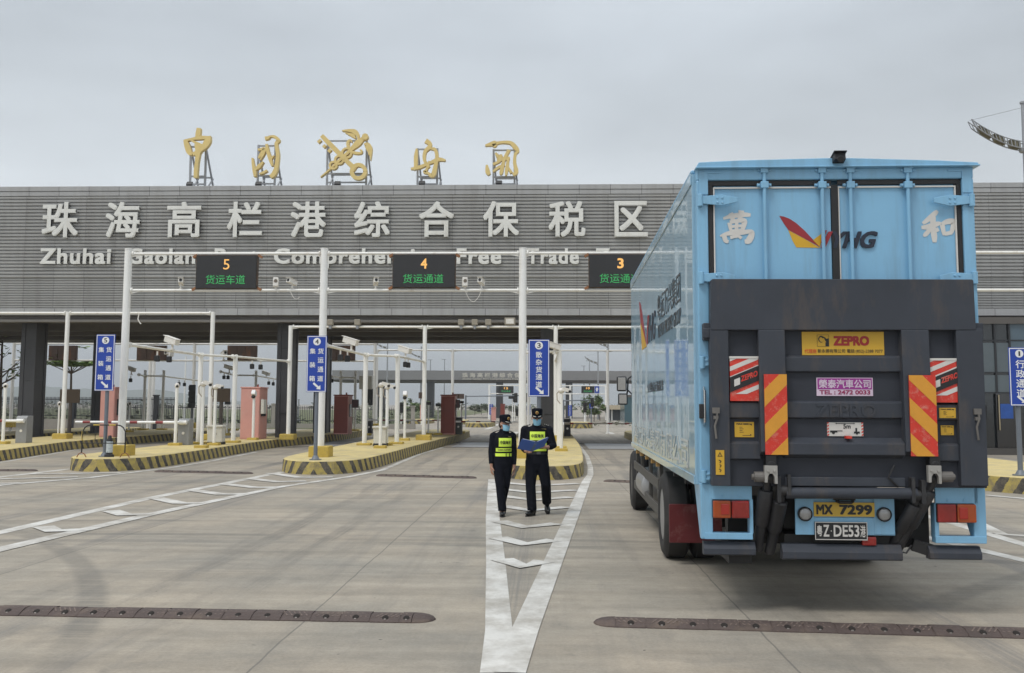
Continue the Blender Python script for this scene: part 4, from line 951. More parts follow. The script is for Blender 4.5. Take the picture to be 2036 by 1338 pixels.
# --- booths: narrow kiosks
def booth(px0, px1, pxs, Y, ytop, ybot, dep, m_front, label, group, side=None):
    a, b = P(px0, ybot, Y), P(px1, ytop, Y); t = thing('lane_kiosk', label, 'kiosk', ((a.x + b.x) / 2, Y, IH), 0, group)
    w_, h = b.x - a.x, b.z - IH
    m = MB(); m.box(-w_ / 2, w_ / 2, 0, dep, 0, h); m.build('body', side or m_front, t, bev=0.015)
    m = MB(); m.box(-w_ / 2 + .004, w_ / 2 - .03, -.012, -.002, 0.06, h - .03); m.build('front_panel', m_front, t)
    m = MB(); m.box(-w_ / 2 - .03, w_ / 2 + .03, -.03, dep + .03, h + .002, h + .06); m.build('roof', m_front, t, bev=.01)
    m = MB(); m.box(w_ / 2 + .003, w_ / 2 + .03, dep * .2, dep * .75, h * .45, h * .78); m.build('window', glass_mat('dark_glass'), t)
    m = MB(); m.cyl((w_ / 2 - .12, .1, h + .06), (w_ / 2 - .12, .1, h + .16), .04); m.build('beacon', mat('beacon_red', (0.2, 0.04, 0.03), 0.4), t)
    return t, w_, h
bt, bw, bh = booth(477, 517, 525, 39.0, 772, 870, 1.1, PINK, 'pink kiosk on the lane five island with a white camera post in front', 'lane kiosks on the islands')
m = MB(); m.box(bw / 2 + .032, bw / 2 + .16, .05, .45, bh * .50, bh * .78); m.build('meter_box', CREAM, bt, bev=.01)
booth(197, 229, 233, 40.5, 772, 870, 1.1, PINK, 'pink kiosk behind the number five sign post', 'lane kiosks on the islands')
booth(663, 693, 700, 46.0, 787, 863, 1.0, BRICKR, 'dark red kiosk right of the number four sign', 'lane kiosks on the islands', side=PINK)
booth(876, 905, 909, 46.4, 787, 863, 1.0, BRICKR, 'dark red kiosk left of the woman officer, beside the dark barrier cabinet', 'lane kiosks on the islands', side=PINK)
def led_panel(px, py, w_, h, Y, label):
    q = P(px, py, Y); t = thing('dark_display', label, 'signal', (q.x, Y, q.z), 0, 'small dark signal panels beside the kiosks')
    m = MB(); m.box(-w_ / 2, w_ / 2, 0, .12, -h / 2, h / 2); m.build('case', BLK, t, bev=.01)
    m = MB(); m.box(-w_ / 2 + .03, w_ / 2 - .03, -.006, -.001, -h / 2 + .03, h / 2 - .03); m.build('screen', mat('dim_red_screen', (0.05, 0.008, 0.01), 0.4, 0, .3, 25), t)
    m = MB(); m.box(-.03, .03, .121, .18, -h / 2 - .1, h / 2); m.build('bracket', CAMW, t)
led_panel(706, 802.5, 0.32, 0.40, 46.2, 'small dark red signal panel beside the dark red kiosk near the number four sign')
led_panel(910.5, 802.5, 0.19, 0.40, 46.5, 'small dark red signal panel on the kiosk left of the woman officer')

# --- control cabinets
def cabinet(px0, px1, Y, ytop, label):
    a, b = P(px0, 880, Y), P(px1, ytop, Y); w_, h = b.x - a.x, b.z - IH
    t = thing('control_cabinet', label, 'cabinet', ((a.x + b.x) / 2, Y, IH), 0, 'cream control cabinets on the islands')
    m = MB(); m.box(-w_ / 2 + .02, w_ / 2 - .02, -.18, .2, .09, h - .08); m.build('body', CREAM, t, bev=.01)
    m = MB(); m.box(-w_ / 2 - .02, w_ / 2 + .02, -.22, .24, h - .079, h); m.build('lid', CREAM, t, bev=.015)
    m = MB(); m.box(-w_ / 2 + .005, w_ / 2 - .005, -.19, .21, -0.02, .089); m.build('plinth', BLK, t)
    m = MB(); m.box(-.006, .006, -.1835, -.1805, .11, h - .1); m.box(w_ * .12, w_ * .15, -.19, -.1805, h * .5, h * .6); m.build('door_seam', mat('seam_dark', (.2, .19, .17)), t)
cabinet(414, 446, 34.0, 845, 'cream control cabinet with a lid on the lane five island')
cabinet(743, 770, 33.4, 847, 'cream control cabinet with a lid on the lane four island')

# --- short camera posts
cp_n = []
def cam_post(px, Y, ytop, label, kind=0, r=0.055, foot=True, z0=IH, rz=0.0):
    x = P(px, 830, Y).x; zt = P(px, ytop, Y).z - z0
    t = thing('camera_post', label, 'camera post', (x, Y, z0), rz, 'short camera posts on the islands')
    m = MB(); m.cyl((0, 0, 0), (0, 0, zt - .12), r, n=14); m.build('post', WHITE, t, smooth=True)
    if foot: m = MB(); m.box(-.2, .2, -.17, .17, -.02, .09); m.build('footing', YEL2, t, bev=.02)
    h = MB()
    if kind == 0:      # weathered swivel head with a looped cable
        h.ell((0, 0, zt - .03), (.10, .10, .09)); h.obox((.16, -.05, zt + .0), (.26, .14, .12), Matrix.Rotation(.25, 3, 'Y')); c = h.build('camera_head', CAMW, t, smooth=True)
        m = MB(); m.cyl((.27, -.08, zt - .05), (.27, -.14, zt - .06), .045); m.build('lens', BLK, c)
        m = MB(); m.tube([(-.03, -.03, zt), (-.14, -.03, zt - .12), (-.13, -.03, zt - .32), (-.02, -.03, zt - .45)], .018, 6); m.build('cable', mat('old_cable', (.35, .30, .24)), t, smooth=True)
    elif kind == 1:    # hooded camera looking down
        h.obox((.01, -.04, zt - .02), (.17, .26, .20), Matrix.Rotation(rad(-28), 3, 'X')); c = h.build('camera_head', SIGNW, t, bev=.03)
        m = MB(); m.ell((0, -.10, zt - .16), (.085, .07, .07)); m.build('lens', BLK, c, smooth=True)
    elif kind == 2:    # small black sensor
        h.obox((0, -.02, zt - .04), (.24, .16, .13)); h.build('sensor', BLK, t, bev=.02)
    elif kind == 3:
        h.ell((0, 0, zt - .05), (.085, .085, .10)); c = h.build('camera_head', CAMW, t, smooth=True)
        m = MB(); m.cyl((.03, -.06, zt - .06), (.04, -.10, zt - .08), .04); m.build('lens', BLK, c)
    return t
for a in ((350, 33.0, 764, 'white post with a rust stained head left of the barrier cabinet on island five', 3), (402.5, 31.3, 762, 'white post with a swivel camera right of the barrier cabinet on island five', 0),
          (427, 33.3, 768, 'white post with a small camera in front of the cream cabinet on island five', 0), (757, 31.8, 764, 'white post with a looped cable in front of the cream cabinet on island four', 0),
          (769.5, 33.9, 768, 'white post right of the cream cabinet on island four', 0), (805, 38.6, 783, 'white post with a hooded camera at the back of island four', 1),
          (504, 38.4, 781, 'white post with a hooded camera in front of the pink kiosk', 1), (8, 33.5, 764, 'white post at the far left edge in front of the barrier cabinet', 3),
          (117, 41, 800, 'short thin white post left of the brown board at far left', 3), (1116, 30.5, 775, 'white post with drooping camera right of the number three sign', 0),
          (852, 46, 800, 'thin grey post with round head left of the right dark red kiosk', 2), (871, 46, 803, 'thin grey post with black sensor beside the right dark red kiosk', 2), (730, 45, 796, 'thin post with black sensor behind the cream cabinet of island four', 2),
          (917.5, 49, 798, 'thin white post behind the dark barrier cabinet', 2), (257, 48, 800, 'short post with yellow sensor beyond the lane five gantry pole', 3), (452, 44, 800, 'short post with dark sensor left of the pink kiosk', 2)):
    cam_post(*a[:4], kind=a[4], r=0.055 if a[1] < 40 else .04)

# --- crowd barrier and bollard on the nose of island five
t = thing('crowd_barrier', 'small black and yellow crowd barrier around the number five sign post', 'crowd barrier', (*on(206, 25.5, IH),))
x0, x1 = P(163, 880, 25.5).x - t.location.x, P(249, 880, 25.5).x - t.location.x; ht = P(206, 845, 25.5).z - IH
arc = [(x0, 0, 0.12)] + [(x0, 0, ht * .55)] + [(x0 + .22 * (1 - math.cos(a)) , 0, ht * .72 + ht * .28 * math.sin(a)) for a in (0.3, .8, 1.2, 1.57)] + [(x1 - .22 * (1 - math.cos(a)), 0, ht * .72 + ht * .28 * math.sin(a)) for a in (1.57, 1.2, .8, .3)] + [(x1, 0, ht * .55), (x1, 0, .12)]
m = MB(); m.tube(arc, .018, 8); m.tube([(x0, 0, .38), (x1, 0, .38)], .012, 8)
for f in (.3, .55, .78): m.tube([(x0 + (x1 - x0) * f, 0, .38), (x0 + (x1 - x0) * f, 0, ht - .01)], .008, 6)
m.build('frame', BLK, t, smooth=True)
m = MB()
for xa, xb in ((x0 + (x1 - x0) * .25, x0 + (x1 - x0) * .40), (x0 + (x1 - x0) * .62, x0 + (x1 - x0) * .77)): m.tube([(xa, 0, ht), (xb, 0, ht)], .0195, 8)
m.tube([(x0, 0, .45), (x0, 0, .7)], .0195, 8); m.build('band', YEL2, t, smooth=True)
for x in (x0, x1):
    m = MB(); m.tube([(x - .13, 0, 0.0), (x - .08, 0, .09), (x, 0, .13), (x + .08, 0, .09), (x + .13, 0, 0.0)], .014, 6); m.build('foot', mat('rusty_steel', (0.28, 0.13, 0.06), 0.8, 0, 0.3, 8), t, smooth=True)
b_ = P(217, 908, 25.75); t = thing('bollard', 'short black bollard with white sticker behind the number five sign post', 'bollard', (b_.x, 25.75, IH))
m = MB(); m.lathe((0, 0, 0), Z3, [(0, .13), (.06, .12), (.08, .085), (.44, .08), (.48, .05), (.56, .045), (.58, .03)], 18); m.build('body', BLK, t, smooth=True)
m = MB(); m.lathe((0, 0, 0), Z3, [(.12, .0875), (.42, .084)], 18); m.build('sticker', mat('sticker_white', (.5, .56, .6), .5, 0, .2, 12, stain=(.1, .2, .35), stain_amt=.8, stain_scale=14), t, smooth=True)

# --- rubber speed bumps
def speed_bump(p0, p1, label, wid=0.30, h=0.05, seg=0.25, ends=(True, True), worn=()):
    p0, p1 = Vector((p0[0], p0[1], 0)), Vector((p1[0], p1[1], 0)); d = (p1 - p0); L = d.length; d.normalize(); a = math.atan2(d.y, d.x)
    t = thing('speed_bump', label, 'speed bump', p0, a, 'rubber speed bumps across the lanes')
    prof = [(-wid / 2, 0.0), (-wid / 2, .008), (-wid * .36, h * .55), (-wid * .16, h * .96), (0, h), (wid * .16, h * .96), (wid * .36, h * .55), (wid / 2, .008), (wid / 2, 0)]
    m = MB(); n = int(L / seg); bl = m; gr_ = m
    k = len(prof); c0 = 0.18 if ends[0] else 0; c1 = 0.18 if ends[1] else 0
    xs = c0
    while xs < L - c1 - .02:
        xe = min(xs + seg, L - c1); q = random.uniform(-.004, .004); zz = random.uniform(-.004, .002); gp = .006
        m.add([(xs + gp, y + q, max(0, z + (zz if z > .01 else 0))) for y, z in prof] + [(xe - gp, y + q, max(0, z + (zz if z > .01 else 0))) for y, z in prof], [(i, k + i, k + i + 1, i + 1) for i in range(k - 1)] + [tuple(range(k)), tuple(range(k, 2 * k))[::-1]])
        m.add([(xs - gp, y * .96, z * .85) for y, z in prof] + [(xs + gp, y * .96, z * .85) for y, z in prof], [(i, k + i, k + i + 1, i + 1) for i in range(k - 1)])
        for j in range(5):      # tread grooves stand slightly proud as ribs
            xx = xs + seg * (.15 + .17 * j); sl = .05 if int(xs / seg) % 2 else -.05
            if xx < xe - .02:
                gr_.add([(xx, -wid * .30, h * .7), (xx + .012, -wid * .30, h * .7), (xx + sl + .012, -wid * .05, h * 1.03), (xx + sl, -wid * .05, h * 1.03)], [(0, 1, 2, 3)], 1)
        xm = (xs + xe) / 2; bl.ell((xm, -wid * .33, h * .62), (.028, .030, .006), 12, 6, mi=3, R=Matrix.Rotation(.55, 3, 'X')); bl.ell((xm, -wid * .385, h * .42), (.015, .010, .006), 8, 5, mi=2, R=Matrix.Rotation(.55, 3, 'X'))  # flat dark cap is the painted shade of a bolt recess, bolt below it
        xs += seg
    m.build('body', [RUBBER, mat('tread_dust', (.17, .13, .11), .8, 0, .2, 5), BOLT, mat('recess_shade', (.02, .016, .014), .95)], t, smooth=False)
    for e, x, s in ((ends[0], c0, -1), (ends[1], L - c1, 1)):
        if e:
            c = MB(); rows = []
            for f in (0, .35, .65, .88, 1.0):
                wv = math.sqrt(max(0, 1 - f * f)) if f < 1 else .08
                rows.append([(x + s * .18 * f, y * max(wv, .1), z * max(wv, .12) ** .8) for y, z in prof])
            vs = [p for r_ in rows for p in r_]; c.add(vs, [(j * k + i, j * k + i + 1, (j + 1) * k + i + 1, (j + 1) * k + i) for j in range(4) for i in range(k - 1)])
            c.build('end_cap', RUBBER, t, smooth=True)
    return t
speed_bump((-9.2, 8.40), (-0.92, 8.18), 'worn brown rubber speed bump nearest the camera, left of the white V', ends=(False, True))
speed_bump((0.40, 8.13), (6.4, 7.72), 'worn brown rubber speed bump nearest the camera, behind the lorry', ends=(True, False))
speed_bump(G(308, 938), G(503, 942), 'distant speed bump across lane four between two islands')
speed_bump(G(-60, 936), G(75, 936.5), 'distant speed bump at the far left between two islands')
speed_bump(G(748, 946), G(948, 951), 'distant speed bump between island four and the officers')
speed_bump(G(1200, 957), G(1330, 962), 'distant speed bump running behind the lorry wheels')

# ================================================================== BEYOND THE GATE BUILDING
BY = 57.0
rx = [P(px, 760, BY).x for px in (745, 565, 385, 205, 25)]
z1, z0 = P(400, 684, BY).z, P(400, 717, BY).z
t = thing('lane_gantry', 'white gantry beyond the gate building carrying screens seen from their rusty backs', 'gantry', (rx[0], BY, 0))
for x in rx:
    m = MB(); pole(m, x, BY, IH if x > -22 else 0, z1 + .1, .10, 16); wpart('pole', m, WHITE, t, smooth=True); footing(t, x, BY, .6, .6, .3)
for a, b in zip(rx[:-1], rx[1:]):
    for z in (z1, z0): beam_part(t, a - .1, b + .1, BY, z, .05)
for a, b, l in ((97, 153, 'farthest left'), (272, 331, 'second from the left'), (452, 511, 'left of the second gate column'), (650, 706, 'partly behind the number four sign')):
    p, q = P(a, 716, BY - .1), P(b, 687, BY - .1)
    t = thing('screen_back', 'rusty brown back of a lane screen, ' + l, 'LED screen', ((p.x + q.x) / 2, BY, p.z), 0, 'screen backs beyond the gate building')
    m = MB(); m.box(p.x, q.x, BY - .16, BY + .06, p.z, q.z); wpart('case', m, RUSTBACK, t, bev=.01)
    for f in (.32, .6, .97):
        m = MB(); x = p.x + (q.x - p.x) * f; m.box(x - .02, x + .02, BY - .19, BY - .165, p.z + .02, q.z - .02); wpart('rib', m, RUSTBACK, t)
for px, l in ((312, 'above the second screen back'), (527, 'above the screen back by the second column')):
    p = P(px, 682, BY); t = thing('beacon_lamp', 'small black lamp on the far beam ' + l, 'lamp', (p.x, BY, z1 + .05))
    m = MB(); m.box(-.13, .13, -.1, .1, .1, .28); m.build('housing', BLK, t, bev=.02); m = MB(); m.cyl((0, 0, 0), (0, 0, .1), .03); m.build('bracket', STEEL, t)
for px, rz, l in ((446, .6, 'beside the screen back left of the second column'), (337, -.3, 'beside the second screen back')):
    p = P(px, 713, BY); t = thing('security_camera', 'distant white camera on the far beam ' + l, 'camera', (p.x, BY - .1, z0 + .05), rz); camera_kids(t, 1.8)
p_, xs_, zz_ = portal('height_gantry', 'thin white single beam gantry beyond the gate building behind the officers', (749, 900, 1051, 1208), 61, 697, extra_right=12, r=.09, foot=False, z_base=0)
# tall lamp masts near the far-left frames
for px, Y, top, l in ((298, 60, 640, 'tall plain white mast left of the cluster beyond the far left frame'), (305, 63, 650, 'tall plain white mast right of the cluster beyond the far left frame'), (368, 72, 720, 'thin pale mast far behind the brown board')):
    x = P(px, 760, Y).x; t = thing('lamp_mast', l, 'mast', (x, Y, 0)); h = 9.5 if Y < 65 else 5.4
    m = MB(); m.cyl((0, 0, 0), (0, 0, h), .13 if Y < 65 else .09, .09 if Y < 65 else .05, 14); m.build('mast', WHITE, t, smooth=True); m = MB(); m.cyl((0, 0, 0), (0, 0, .2), .25); m.build('base', CONC, t)
# boards on posts
for a, b, c, d, Y, k, l in ((119, 159, 774, 801, 46, 'brown', 'brown blank board on a post before the dark fence at far left'), (421, 458, 772, 799, 46, 'brown', 'brown blank board on a post left of the pink kiosk'),
                         (375, 389, 765, 811, 52, 'dark', 'dark slatted signal head back on a grey post left of the white poles')):
    p, q = P(a, d, Y), P(b, c, Y); x = (p.x + q.x) / 2; t = thing('blank_board' if k == 'brown' else 'louvred_board', l, 'board', (x, Y, 0))
    m = MB(); m.box(p.x - x, q.x - x, -.04, .04, p.z, q.z)
    if k == 'dark':
        for i in range(4): m.box(p.x - x - .02, q.x - x + .02, -.07, -.041, p.z + (q.z - p.z) * (i / 4 + .02), p.z + (q.z - p.z) * (i / 4 + .20))
    m.build('panel', BROWNB if k == 'brown' else FENCEM, t, bev=.01)
    m = MB(); m.cyl((0, .08, 0), (0, .08, q.z - .1), .09 if k == 'brown' else .06); m.build('post', mat('brown_post', (.24, .20, .17), .6) if k == 'brown' else GREYP, t, smooth=True)
p, q = P(715, 774, 54), P(741, 747, 54); t = thing('equipment_box', 'white equipment box on a pole over the far end of island four', 'cabinet', ((p.x + q.x) / 2, 54, IH))
m = MB(); m.box(p.x, q.x, 53.8, 54.3, p.z, q.z); wpart('box', m, CREAM, t, bev=.02); m = MB(); m.cyl((p.x + .2, 54.05, IH), (p.x + .2, 54.05, p.z), .08); wpart('pole', m, WHITE, t)
m = MB(); p, q = P(730, 806, 54), P(742, 773, 54); m.box(p.x, q.x, 53.85, 54.0, p.z, q.z); wpart('screen', m, FENCEM, t)

# fence with a low wall on the left
def fence(x0, x1, Y, zt, label, wall=0.35, step=0.13, mesh_=None):
    t = thing('railing_fence', label, 'fence', (x0, Y, 0))
    m = MB(); m.box(x0, x1, Y - .12, Y + .12, 0, wall); wpart('wall', m, CONC, t)
    m = MB(); x = x0
    while x < x1: m.box(x, x + .03, Y - .015, Y + .015, wall, zt); x += step
    for z in (wall + .2, zt - .18): m.box(x0, x1, Y - .025, Y + .025, z, z + .05)
    wpart('railing', m, FENCEM, t)
    x = x0
    while x <= x1 + .1:
        m = MB(); m.box(x - .13, x + .13, Y - .14, Y + .14, 0, zt + .08); m.box(x - .17, x + .17, Y - .18, Y + .18, zt + .082, zt + .16); wpart('pillar', m, CONC if mesh_ is None else FENCEM, t); x += 5.5
    return t
fence(-64, -24.2, 62, P(100, 789, 62).z, 'dark tall railing fence at far left on a low concrete wall', wall=.75, step=.09, mesh_=1)
fence(-31, -15.5, 70, P(380, 806, 70).z, 'dark railing fence beyond the gate building behind the white poles')
fence(-15.2, -9.5, 70, P(620, 810, 70).z, 'lower railing fence with a concrete pillar seen between the second and fourth columns')

# trees and hedges
def leaf_cloud(m, c, r, n, size, flat=1.0, mi=0):
    for _ in range(n):
        d = Vector((random.gauss(0, 1), random.gauss(0, 1), random.gauss(0, 1))).normalized() * (random.random() ** .45)
        p = Vector(c) + Vector((d.x * r[0], d.y * r[1], d.z * r[2])); s_ = size * random.uniform(.6, 1.4)
        a, b = random.uniform(0, 6.28), random.uniform(-.6, .6) * flat
        u = Vector((math.cos(a), math.sin(a), b)).normalized(); v = u.cross(Vector((random.uniform(-.6, .6), random.uniform(-.6, .6), 1))).normalized()
        m.add([p - u * s_, p - v * s_ * .45, p + u * s_, p + v * s_ * .45], [(0, 1, 2, 3)], mi)
def tree(x, y, h, label, crown=(1.6, 1.6, .9), n=500, size=.16, tiers=None, leafm=None, trunk_r=.09, sparse=False, group=None, cat='tree', base=.45):
    t = thing('street_tree', label, cat, (x, y, 0), random.uniform(0, 6), group)
    b = MB(); b.tube([(0, 0, 0), (.04, .02, h * .3), (-.03, .03, h * .6), (.02, 0, h * .97)], [trunk_r, trunk_r * .8, trunk_r * .55, trunk_r * .25], 8)
    lf = MB()
    for i in range(9 if not sparse else 14):
        z = h * random.uniform(base, .95); a = i * 2.4 + random.uniform(-.4, .4); L = crown[0] * random.uniform(.6, 1.0) * (1.1 - .5 * (z / h - .4))
        e = Vector((math.cos(a) * L, math.sin(a) * L, z + h * random.uniform(.05, .14)))
        b.tube([(0, 0, z), e * .5 + Vector((0, 0, z * .5 - .02)), e], [trunk_r * .4, trunk_r * .28, .012], 6)
        for k in range(3):
            a2 = a + random.uniform(-.9, .9); e2 = e * random.uniform(.55, .95) + Vector((0, 0, z * random.uniform(.05, .3)))
            e2 = Vector((e.x * .8 + math.cos(a2) * L * .35, e.y * .8 + math.sin(a2) * L * .35, e.z + random.uniform(-.1, .25)))
            b.tube([e * .6 + Vector((0, 0, z * .4)), e2], [.02, .008], 5)
            if not sparse or random.random() < .6: leaf_cloud(lf, e2, (crown[0] * .38, crown[1] * .38, crown[2] * .28), max(4, n // 36), size)
        if not sparse: leaf_cloud(lf, e, (crown[0] * .42, crown[1] * .42, crown[2] * .32), n // 14, size)
    b.build('trunk', BARK, t, smooth=True); lf.build('crown', leafm or LEAF1, t)
    return t
q = P(2, 800, 50); tree(q.x - .1, 50, 6.4, 'sparse young tree with bare spreading branches at the far left edge', (2.3, 2.3, 1.2), 420, .14, sparse=True, trunk_r=.11, base=.35, leafm=LEAF3)
# umbrella shaped terminalia
q = P(139, 800, 58); t = thing('street_tree', 'small tree with one flat green tier of leaves above the brown board', 'tree', (q.x, 58, 0))
b = MB(); zc = P(139, 738, 58).z; b.tube([(0, 0, 0), (.05, 0, zc * .5), (0, 0, zc)], [.10, .08, .06], 8)
lf = MB()
for i in range(13):
    a = i * 2.399; L = random.uniform(.7, 1.65); e = Vector((math.cos(a) * L, math.sin(a) * L, zc + .25 + random.uniform(.15, .45)))
    b.tube([(0, 0, zc - .15), (e.x * .5, e.y * .5, zc + .18), e], [.035, .025, .01], 5)
    leaf_cloud(lf, e, (.45, .45, .13), 120, .13, .5); leaf_cloud(lf, e * .62 + Vector((0, 0, zc * .38 + .10)), (.4, .4, .10), 70, .12, .5)
b.tube([(0, 0, zc), (.02, 0, zc + 1.3)], [.05, .02], 6); leaf_cloud(lf, (.5, 0, zc + 1.5), (.6, .4, .1), 26, .14, .4)
b.build('trunk', BARK, t, smooth=True); lf.build('crown', LEAF3, t)
def hedge(x0, x1, y, h, label, n=900, leafm=None, size=.22, d=1.2):
    m = MB()
    for i in range(int((x1 - x0) / 1.1)):
        x = x0 + i * 1.1 + random.uniform(-.3, .3); hh = h * random.uniform(.65, 1.1)
        leaf_cloud(m, (x, y, hh * .5), (.9, d, hh * .5), n // 12, size)
    return tag(m.build('hedge', leafm or LEAF2), label, 'hedge')
hedge(-62, -25.5, 65, 2.1, 'dark hedge behind the tall fence at far left', 420)
hedge(-31, -10, 74, 1.0, 'low dull hedge behind the fence beyond the gate building', 360)
hedge(-24, -12.5, 122, 1.3, 'green hedge left of the far gate column', 420, d=2)
for px, Y, h, cr, l in ((818, 118, 2.3, 1.0, 'loose tree left of the pair before the far gate'), (836, 122, 2.2, 1.1, 'loose tree right of the pair before the far gate'), (882, 150, 1.9, 1.0, 'small tree just left of the right dark red kiosk'), (944, 165, 1.45, 1.0, 'low bushy tree left of the blue far lane sign'), (957, 170, 1.6, 1.3, 'low bushy tree beside the blue far lane sign'),
                     (969, 176, 1.5, 1.2, 'low bushy tree behind the blue far lane sign'), (1012, 180, 1.4, 1.5, 'low wide tree above the woman officer'), (1030, 188, 1.35, 1.5, 'low wide tree between the two officers'), (1169, 108, 2.1, .8, 'small leafy tree left of the far right pair'), (1181, 104, 2.4, .9, 'small leafy tree in the far right pair'), (1193, 112, 2.1, .8, 'small leafy tree beside the thin lamp pole'), (1122, 190, 1.6, 1.5, 'faint tree right of the third gate column')):
    q = P(px, 830, Y); tree(q.x, Y, h, l, (cr, cr, h * .42), 520, .15, leafm=LEAF1 if Y < 125 else LEAF2, group='trees around the far gate', base=.3, trunk_r=.05)
# continuous far wood and haze-blue skyline
m = MB()
for i in range(190):
    x = -260 + i * 2.9 + random.uniform(-1, 1); leaf_cloud(m, (x, 330 + random.uniform(-20, 20), .9), (3.0, 3, 1.5), 26, .7)
tag(m.build('far_wood', LEAF2), 'far low belt of trees closing the view beyond the plaza', 'wood', kind='stuff')
# ------------------------------------------------------------------ the far gate
QY = 128.0
far = thing('far_gate', 'plain grey far gate seen through the lanes with small pale lettering on its beam', 'gate', (0, QY, 0))
a, b = P(748, 758.5, QY), P(1400, 738, QY)
m = MB(); m.box(a.x - 6, b.x, QY, QY + 9, a.z + .25, b.z); wpart('beam', m, mat('far_cladding', (.22, .22, .225), .6, 0, .08, .3), far)
m = MB(); m.box(a.x - 6, b.x, QY + .15, QY + 8.8, a.z, a.z + .247); wpart('soffit', m, SOFFIT, far)
for px in (749, 848, 986, 1125, 1260):
    x = P(px, 800, QY).x; m = MB(); m.box(x, x + .9, QY + .3, QY + 1.6, 0, a.z - .002); wpart('column', m, DARKCOL, far)
o, e_ = P(919, 750.5, QY), P(1064, 740.5, QY)
m = MB(); m.text('珠 海 高 栏 港 综 合 保 税 区', (o.x, QY - .01, o.z + .0), X3, Z3, e_.x - o.x, e_.z - o.z - .06, .05, bold=.03); wpart('sign_character', m, mat('far_letter', (.55, .53, .48), .6), far)
o, e_ = P(919, 756, QY), P(1064, 751.5, QY)
m = MB(); m.text('Zhuhai Gaolan Port Comprehensive Free Trade Zone', (o.x, QY - .01, o.z), X3, Z3, e_.x - o.x, e_.z - o.z, .05, bold=.02); wpart('sign_word', m, mat('far_letter', (.55, .53, .48), .6), far)
fy = 116.0
zt = P(1000, 766.5, fy).z
t = thing('lane_gantry', 'distant thin gantry before the far gate carrying the lit twelve and ten screens', 'gantry', (P(973, 800, fy).x, fy, 0))
for px in (973, 1053, 1134, 1205):
    m = MB(); x = P(px, 800, fy).x; m.cyl((x, fy, 0), (x, fy, zt + .1), .13); wpart('pole', m, WHITE, t, smooth=True)
for z in (zt, zt - .98):
    m = MB(); m.tube([(P(973, 800, fy).x, fy, z), (P(1205, 800, fy).x, fy, z)], .06); wpart('beam', m, BEAMW, t)
lane_screen(991.5, 1021, 768, 781.5, fy, '12', '货运通道', 'tiny far screen lit with an amber twelve', rust=False, numw=.14, group='lit screens at the far gate')
lane_screen(1156, 1182, 768, 781.5, fy, '10', '货运通道', 'tiny far screen lit with an amber ten', rust=False, numw=.14, group='lit screens at the far gate')
p, q = P(1182.5, 781.5, fy - .15), P(1191.5, 768, fy - .15)
t = thing('symbol_sign', 'small blue sign with a white arrow mark beside the far ten screen', 'road sign', ((p.x + q.x) / 2, fy - .15, p.z))
m = MB(); m.box(p.x, q.x, fy - .15, fy - .1, p.z, q.z); wpart('panel', m, BLUES, t); m = MB(); m.prism([(.12, .2), (.3, .2), (.3, .45), (.42, .45), (.22, .7), (.02, .45), (.12, .45)], (p.x + .05, fy - .151, p.z), X3, Z3, .01); wpart('arrow', m, SIGNW, t)
for px, ya, yb, Y, l in ((976.5, 803.5, 824.5, 100, 'tiny far blue lane sign left of the woman officer'), (1051, 804.5, 825, 100, 'tiny far blue lane sign just left of the male officer'), (1133, 805.5, 827, 100, 'tiny far blue lane sign right of the third gate column'), (1175.5, 802.5, 812, 100, 'tiny far blue sign near the thin lamp poles')):
    p, q = P(px - 3.6, yb, Y), P(px + 3.6, ya, Y); t = thing('lane_sign', l, 'road sign', ((p.x + q.x) / 2, Y, 0), 0, 'tiny blue lane signs at the far gate')
    m = MB(); m.box(p.x, q.x, Y - .04, Y, p.z, q.z); wpart('panel', m, BLUES, t)
    m = MB(); k = max(2, int((yb - ya) / 4))
    for i in range(k): m.text('货道运通行'[i % 5], (p.x + .12, Y - .041, q.z - .24 * (i + 1) * (q.z - p.z) / (k * .24 + .02)), X3, Z3, (q.x - p.x) - .24, .2, .005)
    wpart('characters', m, SIGNW, t); m = MB(); m.cyl((0, 0, 0), (0, 0, p.z), .06); m.build('post', GREYP, t)
# small islands, kiosks and signals around the far gate
for x0, x1, y0, y1, l in ((-13.2, -10.8, 88, 96, 'tiny far striped island behind the lane four posts'), (-9.6, -7.2, 86, 93, 'tiny far striped island left of the far blue sign'), (-6.6, -4.2, 76, 84, 'tiny far striped island left of the woman officer'), (1.6, 3.8, 74, 84, 'tiny far striped island right of the third gate column'), (9.6, 20, 78, 100, 'low far planted island behind the lorry mirrors')):
    island('traffic_island', [(x0 + .5, y0), ((x0 + x1) / 2, y0 - .4), (x1 - .5, y0), (x1, y0 + 1), (x1, y1), (x0, y1), (x0, y0 + 1)], l)
for px, Y, m_, h, l in ((839, 95, PINK, 1.35, 'tiny far pink kiosk behind the lane four camera post'), (981, 90, PINK, 1.15, 'tiny far pink kiosk left of the woman officer'), (999, 92, BRICKR, 1.5, 'tiny far red kiosk above the woman officer')):
    q = P(px, 835, Y); t = thing('lane_kiosk', l, 'kiosk', (q.x, Y, .3), 0, 'tiny kiosks at the far gate')
    m = MB(); m.box(-.2, .2, 0, 1, 0, h); m.build('body', m_, t); m = MB(); m.box(-.23, .23, -.05, 1.05, h + .002, h + .08); m.build('roof', m_, t)
